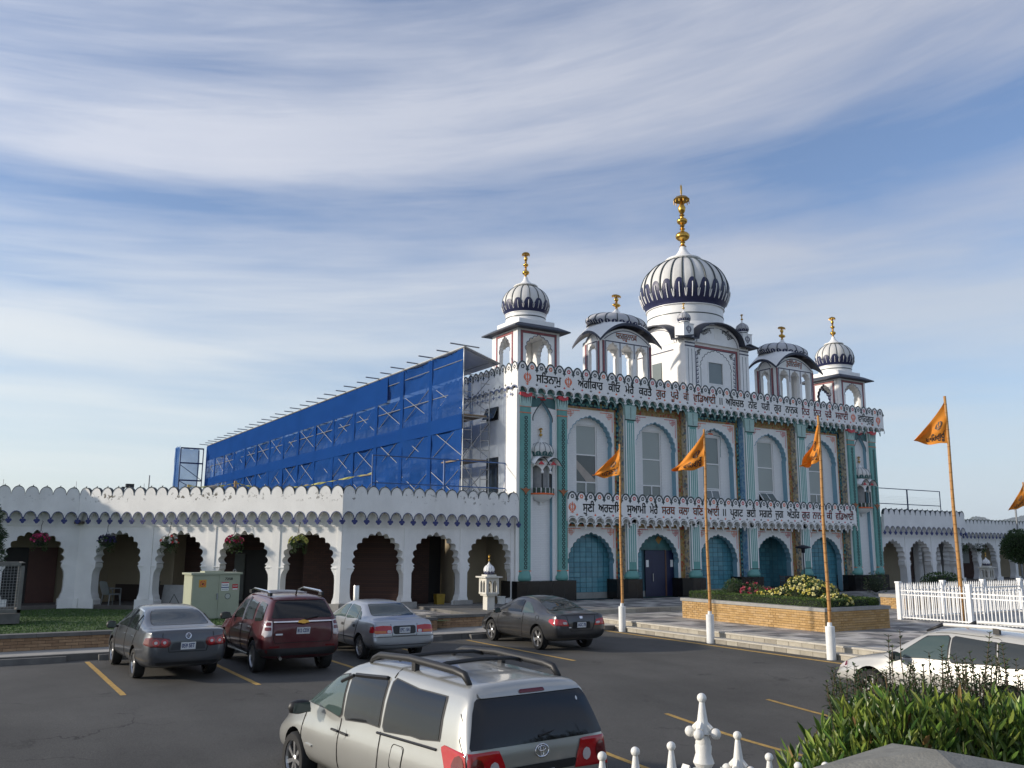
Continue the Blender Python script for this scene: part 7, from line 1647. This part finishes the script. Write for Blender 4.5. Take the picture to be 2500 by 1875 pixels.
for sd_ in 'LR':
    c.seam(sd_, [(-.25, .95), (-.27, .6), (-.26, .40)]); c.seam(sd_, [(.85, .92), (.88, .6), (.82, .40)]); c.seam(sd_, [(-1.14, .96), (-1.14, .75), (-.98, .45), (-.95, .38)]); c.seam(sd_, [(-1.12, 1.40), (-1.05, 1.43), (-.2, 1.45), (.1, 1.43)], .008)
    for x in (-.12, -.98): c.seam(sd_, [(x-.09, .80), (x+.09, .80)], .032, MATS['pearl_white'], 'door_handle', .018); c.patch('handle_cup', sd_, [(x+.055*cos(2*pi*k/14), .81+.05*sin(2*pi*k/14)) for k in range(14)], mat('shaded_cup', (.30, .30, .28), .4), .004, 6, 6)
    c.patch('lower_cladding', sd_, [(-2.2, .32), (2.1, .34), (2.1, .45), (-2.2, .45)], mat('grey_cladding', (.16, .16, .16), .6), .006, 6, 40); c.patch('head_light', sd_, rp([(1.86, .66), (2.14, .62), (2.10, .72), (1.90, .78)], .03), M_clear, .008); c.patch('marker_lamp', sd_, rp([(1.88, .68), (1.96, .67), (1.95, .76), (1.91, .77)], .02), M_redd, .012, 6, 6)
    sy = 1 if sd_ == 'L' else -1
    MB().tube([(-1.75, sy*.53, 1.575), (-1.0, sy*.535, 1.60), (-.05, sy*.53, 1.585)], .030, 8).build('roof_rail', mat('white_rail', (.72, .72, .70), .35), c.root, True)
    for a_, b_ in (((-1.78, 1.575), (-2.05, 1.45)), ((-.02, 1.58), (.28, 1.45))): MB().tube([(a_[0], sy*.53, a_[1]), (b_[0], sy*.54, b_[1])], [.032, .02], 8).build('rail_foot', M_plast, c.root, True)
    MB().box(-1.06, sy*.53-.03, 1.49, -.95, sy*.53+.03, 1.59).build('rail_foot', M_plast, c.root)
c.patch('fuel_flap', 'L', rp([(-1.75, .66), (-1.55, .66), (-1.55, .84), (-1.75, .84)], .04), MATS['pearl_white'], .006); c.seam('L', rp([(-1.76, .65), (-1.54, .65), (-1.54, .85), (-1.76, .85)], .04)+[(-1.76, .70)], .008)
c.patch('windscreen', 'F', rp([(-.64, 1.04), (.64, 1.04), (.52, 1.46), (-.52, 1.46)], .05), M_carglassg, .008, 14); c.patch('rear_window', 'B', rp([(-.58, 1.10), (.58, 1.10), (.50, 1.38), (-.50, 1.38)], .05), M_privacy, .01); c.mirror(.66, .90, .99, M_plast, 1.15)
# ---------------------------------------------------------------- plants
def leafm(name, c, var=.35, rough=.5, tr=.25):
    if name in MATS: return MATS[name]
    m = bpy.data.materials.new(name); m.use_nodes = True; nt = m.node_tree; N = nt.nodes.new; L = nt.links.new; b = nt.nodes['Principled BSDF']; b.inputs['Roughness'].default_value = rough
    oi = N('ShaderNodeNewGeometry'); hsv = N('ShaderNodeHueSaturation'); hsv.inputs['Color'].default_value = c+(1,)
    r = N('ShaderNodeMapRange'); L(oi.outputs['Random Per Island'], r.inputs[0]); r.inputs[3].default_value = 1-var; r.inputs[4].default_value = 1+var; L(r.outputs[0], hsv.inputs['Value'])
    r2 = N('ShaderNodeMapRange'); L(oi.outputs['Random Per Island'], r2.inputs[0]); r2.inputs[3].default_value = .485; r2.inputs[4].default_value = .515; L(r2.outputs[0], hsv.inputs['Hue']); L(hsv.outputs[0], b.inputs['Base Color'])
    t = N('ShaderNodeBsdfTranslucent'); L(hsv.outputs[0], t.inputs[0]); mx = N('ShaderNodeMixShader'); mx.inputs[0].default_value = tr; L(b.outputs[0], mx.inputs[1]); L(t.outputs[0], mx.inputs[2]); L(mx.outputs[0], nt.nodes['Material Output'].inputs[0])
    MATS[name] = m; return m
def leaf(mb, p, d, up, l, w, m=0, fold=.25, curl=.0):
    """pointed blade: base p, direction d"""
    d = d.normalized(); s_ = d.cross(up); s_ = s_.normalized() if s_.length > 1e-4 else Vector((1, 0, 0)); n = s_.cross(d)
    a = p+d*l*.35+s_*w*.5+n*w*fold; b = p+d*l*.35-s_*w*.5+n*w*fold; c = p+d*l*.72+s_*w*.38+n*(w*fold*.8-curl*l*.4); e = p+d*l*.72-s_*w*.38+n*(w*fold*.8-curl*l*.4); mid = p+d*l*.37; mid2 = p+d*l*.72-n*curl*l*.4; t = p+d*l-n*curl*l
    k = len(mb.v); mb.v += [tuple(x) for x in (p, a, mid, b, c, mid2, e, t)]; F_ = [(0, 1, 2), (0, 2, 3), (1, 4, 5, 2), (2, 5, 6, 3), (4, 7, 5), (5, 7, 6)]; mb.f += [tuple(i+k for i in f) for f in F_]; mb.m += [m]*6
def rv(r=1): 
    while True:
        v = Vector((RND.uniform(-1, 1), RND.uniform(-1, 1), RND.uniform(-1, 1)))
        if .01 < v.length < 1: return v.normalized()*r
def clump(mb, c, r, n, l, w, mats=(0,), up=.3, shell=.55):
    for i in range(n):
        v = rv(); q = (shell+(1-shell)*RND.random())**.6; p = Vector((c[0]+v.x*r[0]*q, c[1]+v.y*r[1]*q, c[2]+v.z*r[2]*q)); d = v+rv(.7)+Vector((0, 0, up)); leaf(mb, p, d, rv(), l*RND.uniform(.7, 1.2), w*RND.uniform(.8, 1.2), RND.choice(mats))
G1, G2, G3 = leafm('leaf_mid_green', (.055, .11, .022)), leafm('leaf_dark_green', (.028, .062, .018)), leafm('leaf_light_green', (.10, .16, .03))
# laurel-like shrub with upright lance leaves, foreground
def laurel():
    t = thing('laurel_shrub', 'dense broad shrub with upright glossy lance leaves behind the finial fence', 'shrub', (7.0, 4.6, -.35))
    mb = MB(); st = MB(); base = Vector((7.0, 4.6, -.35)); L1, L2, L3 = leafm('laurel_leaf', (.10, .17, .03), .35, .38), leafm('laurel_leaf_deep', (.05, .10, .022), .3, .38), leafm('laurel_leaf_sunlit', (.22, .28, .05), .25, .38)  # brightest leaf tone has sunlight painted in, used on upper leaves only
    for i in range(420):
        q_ = RND.random(); dep = RND.random(); t_ = q_*1.25; x = 5.78+t_*2.2+dep*.55; y = 5.12-t_*1.45+dep*.42
        top = .86+.54*min(1, (t_+.02)/.30)**.6+RND.uniform(-.15, .10)+.05*dep
        lean = Vector((RND.uniform(-.14, .14), RND.uniform(-.14, .14), 0)); z0 = top-RND.uniform(.45, .8); p0 = Vector((x, y, z0))
        if RND.random() < .4: st.tube([tuple(p0-base), tuple(Vector((x, y, top))+lean*.6-base)], [.010, .004], 4)
        n = RND.randint(14, 22)
        for k in range(n):
            q = k/n; a = k*2.4+i; p = p0.lerp(Vector((x, y, top))+lean*.6, q); d = Vector((cos(a)*.6*(1-q*.35), sin(a)*.6*(1-q*.35), .95))+lean*2+rv(.28)
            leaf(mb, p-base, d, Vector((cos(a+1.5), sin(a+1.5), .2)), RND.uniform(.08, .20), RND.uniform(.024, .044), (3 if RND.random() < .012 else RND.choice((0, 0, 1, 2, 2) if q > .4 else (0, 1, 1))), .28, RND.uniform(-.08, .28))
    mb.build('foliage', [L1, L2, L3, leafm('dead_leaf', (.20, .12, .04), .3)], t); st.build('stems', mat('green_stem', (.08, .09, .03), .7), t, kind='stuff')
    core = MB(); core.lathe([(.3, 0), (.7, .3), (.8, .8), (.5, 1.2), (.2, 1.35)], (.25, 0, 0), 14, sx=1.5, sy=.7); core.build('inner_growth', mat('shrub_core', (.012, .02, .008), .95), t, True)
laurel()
def privet():
    t = thing('privet_shrub', 'loose twiggy shrub with small paired leaves against the white wagon', 'shrub', (8.1, 6.0, -.3)); base = Vector((8.1, 6.0, -.3)); mb, st = MB(), MB()
    for i in range(250):
        q_ = RND.random(); dep = RND.random(); t_ = q_*1.15; x = 7.05+t_*1.9+dep*.7; y = 5.72-t_*1.18+dep*.55
        top = 1.44+.16*max(0, 1-abs(t_-.55)/.6)+RND.uniform(-.20, .14)+(.26 if RND.random() < .06 else 0)
        p1 = Vector((x+RND.uniform(-.15, .15), y+RND.uniform(-.1, .1), top)); p0 = Vector((x+RND.uniform(-.1, .1), y, top-RND.uniform(.5, .9))); st.tube([tuple(p0-base), tuple(p0.lerp(p1, .5)-base+rv(.02)), tuple(p1-base)], [.006, .005, .003], 4)
        n = RND.randint(10, 17)
        for k in range(n):
            q = (k+.5)/n; p = p0.lerp(p1, q); a = k*1.57+i
            for s_ in (0, pi): d = Vector((cos(a+s_), sin(a+s_), .65)); leaf(mb, p-base, d, Vector((0, 0, 1)), RND.uniform(.045, .07), .022, RND.choice((0, 0, 1, 2)), .2, .1)
    for i in range(3600):
        q_ = RND.random()*1.15; dep = RND.random(); x = 6.95+q_*1.95+dep*.8; y = 5.72-q_*1.2+dep*.6; z = RND.uniform(.2, 1.36)
        leaf(mb, Vector((x, y, z))-base, rv()+Vector((0, 0, .6)), rv(), RND.uniform(.05, .08), .026, RND.choice((0, 1, 1)))
    mb.build('foliage', [leafm('privet_leaf', (.055, .095, .03), .3), leafm('privet_leaf_deep', (.03, .055, .02), .3), leafm('privet_leaf_pale', (.11, .15, .05), .3)], t); st.build('twigs', mat('brown_twig', (.07, .05, .03), .8), t, kind='stuff')
    fl = MB()
    for i in range(26):
        q_ = RND.random(); p = Vector((6.95+q_*1.9, 5.62-q_*1.2, RND.uniform(1.0, 1.4)))-base
        for k in range(4): leaf(fl, p, rv()+Vector((0, -.5, .3)), rv(), .028, .02)
    fl.build('blossom', mat('white_petal', (.75, .75, .68), .6), t, kind='stuff')
privet()
# planter planting
def hedge():
    t = thing('box_hedge', 'low clipped green hedge running round the top of the brick planter', 'hedge', (23.25, 20.7, .94)); mb = MB(); base = Vector((23.25, 20.7, .94)); x0, x1, y0, y1 = 21.95, 24.55, 17.9, 23.55; w, h = .42, .26; core = MB()
    for a in ((x0, y0, x0+w, y1), (x1-w, y0, x1, y1), (x0+w, y0, x1-w, y0+w), (x0+w, y1-w, x1-w, y1)):
        core.box(a[0]+.04-base.x, a[1]+.04-base.y, -.06, a[2]-.04-base.x, a[3]-.04-base.y, h-.04)
        ar = (a[2]-a[0])*(a[3]-a[1]); per = 2*((a[2]-a[0])+(a[3]-a[1]))*h
        for i in range(int((ar+per)*1250)):
            if RND.random() < ar/(ar+per): p = Vector((RND.uniform(a[0], a[2]), RND.uniform(a[1], a[3]), h+RND.gauss(0, .015)))
            else:
                s_ = RND.random(); z = RND.uniform(0, h)
                p = RND.choice([Vector((a[0]+(a[2]-a[0])*s_, a[1]+RND.gauss(0, .015), z)), Vector((a[0]+(a[2]-a[0])*s_, a[3]+RND.gauss(0, .015), z)), Vector((a[0]+RND.gauss(0, .015), a[1]+(a[3]-a[1])*s_, z)), Vector((a[2]+RND.gauss(0, .015), a[1]+(a[3]-a[1])*s_, z))])
            leaf(mb, Vector((p.x-base.x, p.y-base.y, p.z)), rv()+Vector((0, 0, .3)), rv(), RND.uniform(.03, .05), .022, RND.choice((0, 1, 2)))
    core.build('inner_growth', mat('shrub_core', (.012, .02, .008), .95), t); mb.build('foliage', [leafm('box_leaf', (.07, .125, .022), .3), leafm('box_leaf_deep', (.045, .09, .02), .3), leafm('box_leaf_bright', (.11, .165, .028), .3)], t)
hedge()
def bush(name, label, cat, c, r, n, l, w, mats, flowers=None, fn=0, fs=.05, fup=.2, trunk=None, lumps=None):
    t = thing(name, label, cat, (c[0], c[1], c[2]-r[2])); mb = MB(); base = Vector((c[0], c[1], c[2]-r[2])); cores = MB()
    L_ = lumps or [((0, 0, 0), r, 1.)]
    for o_, rr, f in L_:
        cc = (c[0]+o_[0]-base.x, c[1]+o_[1]-base.y, c[2]+o_[2]-base.z); clump(mb, cc, rr, int(n*f), l, w, tuple(range(len(mats)))); cores.lathe([(.05, -.7), (.55, -.45), (.68, 0), (.5, .45), (.05, .68)], (0, 0, 0), 10); k = len(cores.v)-50
        for i in range(k, k+50): v = cores.v[i]; cores.v[i] = (cc[0]+v[0]*rr[0], cc[1]+v[1]*rr[1], cc[2]+v[2]*rr[2])
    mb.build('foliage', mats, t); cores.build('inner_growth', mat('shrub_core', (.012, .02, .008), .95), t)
    if flowers:
        fl = MB()
        for i in range(fn):
            o_, rr, f = RND.choice(L_); v = rv(); v.z = abs(v.z)*.8+fup-.2; v.normalize(); p = Vector((c[0]+o_[0]-base.x+v.x*rr[0]*1.02, c[1]+o_[1]-base.y+v.y*rr[1]*1.02, c[2]+o_[2]-base.z+v.z*rr[2]*1.02)); s_ = fs*RND.uniform(.7, 1.25); mi = RND.randrange(len(flowers))
            for k in range(9): d = rv()+v*.9; leaf(fl, p-v*s_*.3, d, v, s_, s_*.75, mi, .3, .2)
        fl.build('blossom', flowers, t)
    if trunk: MB().tube(trunk[0], trunk[1], 7).build('trunk', mat('brown_bark', (.07, .05, .035), .9, .2, 8, .3), t)
    return t
bush('topiary_shrub', 'round clipped dark green shrub at the end of the brick planter', 'shrub', (23.3, 22.75, 1.22), (.42, .42, .44), 1500, .05, .025, [leafm('topiary_leaf', (.05, .095, .02), .3), G2])
RM = [mat('rose_red', (.38, .02, .06), .6, .15, 20), mat('rose_pink', (.45, .08, .12), .6, .15, 20)]
bush('rose_bush', 'rose bush with red and pink blooms beside the round clipped shrub', 'rose bush', (23.25, 21.6, 1.12), (.50, .75, .42), 1300, .07, .035, [G1, G2, leafm('rose_leaf', (.08, .07, .03), .3)], RM, 60, .075, .3, lumps=[((0, .25, .0), (.45, .45, .42), .5), ((-.1, -.35, -.05), (.45, .5, .36), .5)])
YM = [mat('rose_yellow', (.62, .55, .13), .6, .12, 20), mat('rose_cream', (.66, .62, .30), .6, .12, 20)]
bush('rose_bush', 'broad rose bush covered with pale yellow blooms in the brick planter', 'rose bush', (23.25, 19.5, 1.25), (.6, 1.3, .55), 3600, .07, .035, [G1, G2, G3], YM, 300, .068, .3, lumps=[((0, .2, .10), (.55, .62, .50), .35), ((-.15, -.5, .02), (.55, .60, .46), .3), ((-.2, -1.15, -.22), (.5, .55, .34), .2), ((-.15, .95, -.15), (.5, .5, .34), .15)])
bush('rose_bush', 'single yellow rose plant in front of the red roses', 'rose bush', (22.65, 20.85, 1.12), (.22, .22, .24), 220, .06, .03, [G1, G3], YM[:1], 12, .075, .4)
bush('shrub', 'low dark shrub behind the picket fence court', 'shrub', (44.6, 28.6, 1.0), (1.6, .7, .5), 1200, .10, .05, [G1, G2, G3])
bush('shrub', 'thin straggly shrub before the second arch behind the picket fence', 'shrub', (38.8, 28.4, 1.0), (.7, .5, .6), 260, .10, .04, [leafm('dry_leaf', (.12, .12, .06), .3), G1])
bush('clipped_tree', 'dark rounded clipped tree at the edge of the pool court', 'tree', (45.6, 24.6, 2.75), (1.25, 1.25, .85), 7000, .11, .055, [G2, leafm('tree_leaf_mid', (.04, .075, .02), .3)], trunk=([(0, 0, -1.6), (.03, 0, -.3), (0, .05, .7)], [.12, .09, .06]), lumps=[((0, 0, 0), (1.15, 1.15, .75), .4), ((-.5, .1, .2), (.7, .7, .55), .2), ((.5, -.2, .25), (.7, .7, .55), .2), ((0, .3, .55), (.6, .6, .4), .1), ((-.55, 0, -.3), (.55, .55, .4), .1)])
bush('conifer_tree', 'feathery dark evergreen tree at the edge of the first arch', 'tree', (.62, 34.2, 2.6), (.85, .8, 1.6), 4200, .14, .03, [G2, leafm('conifer_leaf', (.045, .075, .035), .3)], trunk=([(0, 0, -.65), (.02, 0, 1.2), (0, .05, 2.6)], [.10, .08, .03]), lumps=[((0, 0, .2), (.62, .7, 1.0), .4), ((.25, 0, -.3), (.55, .5, .6), .25), ((.1, 0, .9), (.5, .5, .6), .2), ((.30, 0, .35), (.45, .4, .3), .15)])
# hanging flower baskets
def basket(label, p, mats, hook=.42, n=46, s_=1.):
    t = thing('hanging_basket', label, 'flower basket', p, 0, None); w = MB()
    w.tube([(0, 0, .55+hook*.5), (.05, 0, .62+hook*.3), (0, 0, .50+hook*.2), (0, 0, .45)], .012, 5)
    for k in range(3): a = 2*pi*k/3; w.tube([(0, 0, .45), (.20*cos(a)*s_, .20*sin(a)*s_, .0)], .007, 4)
    w.build('hanger', M_plast, t); MB().lathe([(.06, -.20), (.16, -.14), (.22, .0)], (0, 0, 0), 16).build('pot', mat('dark_pot', (.03, .025, .02), .8), t, True)
    f, g = MB(), MB(); clump(g, (0, 0, .02), (.30*s_, .30*s_, .20*s_), 420, .07, .03, (0, 1)); 
    for k in range(5): a = RND.uniform(0, 6.28); clump(g, (.25*cos(a)*s_, .25*sin(a)*s_, -.18), (.08, .08, .22), 40, .06, .025, (0, 1))
    for i in range(n):
        v = rv(); v.z = abs(v.z)*.9-.15; v.normalize(); q = Vector((v.x*.31*s_, v.y*.31*s_, .03+v.z*.22*s_)); mi = RND.randrange(len(mats))
        for k in range(6): leaf(f, q, rv()+v, v, .075, .065, mi, .2)
    g.build('foliage', [G1, G2], t); f.build('blossom', mats, t)
def sloc(s, yl=.10):                       # along the slanted face, measured from its outer corner
    e = 11.31-s; return (4.0+e*.7071+yl*.7071, 39.2-e*.7071+yl*.7071)
PK = [mat('petal_magenta', (.45, .02, .12), .6), mat('petal_pink', (.55, .10, .20), .6)]; x, y = sloc(9.97)
basket('hanging basket of magenta flowers in the arch by the evergreen tree', (2.75, 39.25, 2.82), PK)
basket('hanging basket of deep blue flowers in the arch with the grey armchair', (x, y, 2.80), [mat('petal_indigo', (.03, .025, .10), .6), mat('petal_violet', (.06, .04, .14), .6)]); x, y = sloc(7.2)
basket('hanging basket of white flowers with a few red ones in the arch by the cabinet', (x, y, 2.78), [mat('petal_white', (.62, .62, .60), .6)]*3+[mat('petal_red', (.5, .03, .03), .6)]); x, y = sloc(4.4)
basket('hanging basket of pink and dark red flowers trailing in the arch above the cabinet', (x, y, 2.80), [PK[0], mat('petal_dark_red', (.25, .02, .03), .6)]); x, y = sloc(1.77)
basket('hanging basket of yellow flowers in the arch next to the corner pier', (x, y, 2.80), [mat('petal_yellow', (.52, .48, .12), .6), mat('petal_lime', (.40, .42, .12), .6)], n=60)
basket('hanging basket of white flowers in the wing behind the picket fence', (66.4, 39.3, 2.75), [mat('petal_grey_white', (.35, .35, .33), .6)], s_=1.5); basket('hanging basket of dull mixed foliage beside the tall bamboo pole', (64.2, 39.3, 2.75), [mat('petal_dull', (.16, .17, .12), .6)], s_=1.4)

# ---------------------------------------------------------------- foreground fence with ball finials and its stone pier
WF = mat('weathered_fence_white', (.72, .71, .67), .6, .08, 14, .25, dirt=.5)
def ball(mb, c, r): mb.lathe([(r*cos(a), r*sin(a)) for a in [(-.5+k/8)*pi for k in range(9)]], c, 14)
def spear(mb, r, z, arms, s_=1.):
    """tapering spike with a ball tip and, on some, a ring of balls at its foot"""
    mb.lathe([(.045*s_, z-.24), (.036*s_, z-.20), (.018*s_, z-.05), (.014*s_, z-.02)], (0, 0, 0), 12); ball(mb, (0, 0, z), .026*s_*1.05)
    if arms:
        for k in range(4): a = pi*k/2+.5; ball(mb, (.075*s_*cos(a), .075*s_*sin(a), z-.235), .030*s_); mb.tube([(.02*cos(a), .02*sin(a), z-.17), (.05*s_*cos(a), .05*s_*sin(a), z-.21)], .018*s_, 6)
        mb.lathe([(.03*s_, z-.36), (.045*s_, z-.30), (.03*s_, z-.25)], (0, 0, 0), 12)
FF = thing('finial_fence', 'weathered white iron fence with ball-tipped spear finials in front of the shrub', 'fence', (4.3, 4.9, -.4))
for i, (x, z, arms) in enumerate(((3.75, 1.40, True), (4.03, 1.40, False), (4.35, 1.40, False), (4.99, 1.405, True), (5.31, 1.22, False), (5.62, 1.12, False), (5.93, 1.085, False), (6.24, 1.04, False), (6.6, .98, False), (6.95, .95, False), (7.3, .93, False), (7.7, .92, False), (8.1, .93, False), (8.52, .96, False), (8.9, 1.0, False))):
    mb = MB(); mb.lathe([(.018, 0), (.018, z+.4-.30)], (0, 0, 0), 8); spear(mb, 0, z+.4-.02, arms, 1.15); o = mb.build('picket', WF, FF, loc=(x-4.3, 0, 0)); auto_smooth(o, 45)
mb = MB(); mb.box(-.055, -.055, 0, .055, .055, 1.60); mb.lathe([(.05, 1.60), (.075, 1.64), (.055, 1.70), (.06, 1.75), (.035, 1.80)], (0, 0, 0), 14); spear(mb, 0, 2.075, True, 1.25); o = mb.build('post', WF, FF, loc=(.35, 0, 0)); auto_smooth(o, 45)
for x0, yl in ((-.0, .05), (.16, -.16)):
    g = MB(); g.prism([(x0+.10, 1.0), (x0+.36, 1.0), (x0+.36, 1.42), (x0+.23, 1.63), (x0+.10, 1.42)], yl-.035, yl+.035); g.build('gable_board', WF, FF)
for z in (.25, .75): MB().box(-.6, -.02, z, 4.7, .02, z+.05).build('rail', WF, FF)
PR = thing('stone_pier', 'grey stone gate pier with a shallow pyramid cap at the corner of the fence', 'pier', (4.16, 2.77, -.4), radians(10)); SM = mat('rough_grey_cap', (.20, .195, .17), .9, .15, 10, .5, dirt=.45); h = 2.02
cp = MB(); r_ = .42; cp.add([(-r_, -r_, h), (r_, -r_, h), (r_, r_, h), (-r_, r_, h), (-r_, -r_, h+.06), (r_, -r_, h+.06), (r_, r_, h+.06), (-r_, r_, h+.06), (0, 0, h+.155)], [(3, 2, 1, 0)]+[(i, (i+1) % 4, 4+(i+1) % 4, 4+i) for i in range(4)]+[(4+i, 4+(i+1) % 4, 8) for i in range(4)]); cp.build('cap', SM, PR)
MB().box(-.35, -.35, 0, .35, .35, h).build('shaft', SM, PR)
# ---------------------------------------------------------------- far hills
def hills():
    mb = MB(); r2 = random.Random(3); prof = [(7300, 150), (7550, 180), (7700, 250), (7761, 274), (7839, 316), (7929, 296), (7990, 268), (8025, 285), (8045, 308), (8118, 304), (8217, 264), (8330, 290), (8500, 330), (8800, 300), (9200, 180)]
    vs = []; n = 0
    for (x0, h0), (x1, h1) in zip(prof, prof[1:]):
        for k in range(8):
            t = k/8; x = x0+(x1-x0)*t; h = h0+(h1-h0)*t+r2.uniform(-5, 5)
            y = 4700-(x-7761)*.61; vs += [(x, y, -5), (x+260, y+420, h), (x+700, y+1300, -5)]; n += 1
    mb.add(vs, [q for i in range(n-1) for q in ((3*i, 3*i+3, 3*i+4, 3*i+1), (3*i+1, 3*i+4, 3*i+5, 3*i+2))]); mb.build('hills', mat('forested_hill', (.035, .05, .035), .95, .3, .004), None, True, kind='structure')
hills()

# ---------------------------------------------------------------- air
def haze():
    m = bpy.data.materials.new('thin_air'); m.use_nodes = True; nt = m.node_tree; nt.nodes.remove(nt.nodes['Principled BSDF'])
    v = nt.nodes.new('ShaderNodeVolumePrincipled'); v.inputs['Color'].default_value = (.80, .88, 1, 1); v.inputs['Density'].default_value = 0.5e-4; v.inputs['Anisotropy'].default_value = .1
    nt.links.new(v.outputs[0], nt.nodes['Material Output'].inputs['Volume'])
    o = MB().box(-9600, -9600, -1.9, 10800, 10400, 345).build('haze', m, kind='stuff'); o['label'] = 'thin bluish air over the whole place'; o['category'] = 'haze'
haze()
# ---------------------------------------------------------------- look-alikes share a group
GROUPS = {'wheel stop': 'concrete wheel stops along the kerb', 'flag': 'saffron flags on poles along the terrace', 'car': 'cars parked in the lot', 'flower basket': 'flower baskets hung in the arcade arches', 'fence': 'white fences', 'lantern': 'stone lantern shrines',
          'rose bush': 'roses in the brick planter', 'pavilion': 'blue pyramid roofs behind the arcade', 'tape': 'caution tape on the wing roof', 'stake': 'pine stakes on the wing roof', 'chair': 'plastic chairs in the arcade', 'planter': 'buff brick planters', 'railing': 'guard rails on the wing roofs',
          'building': 'arcade wings of the temple', 'scaffold': 'scaffolds on the flank', 'wall': 'low brick walls', 'shrub': 'shrubs', 'bucket': 'buckets in the arcade', 'pole': 'bare poles'}
for o_ in bpy.data.objects:
    if o_.parent is None and o_.get('category') in GROUPS: o_['group'] = GROUPS[o_['category']]
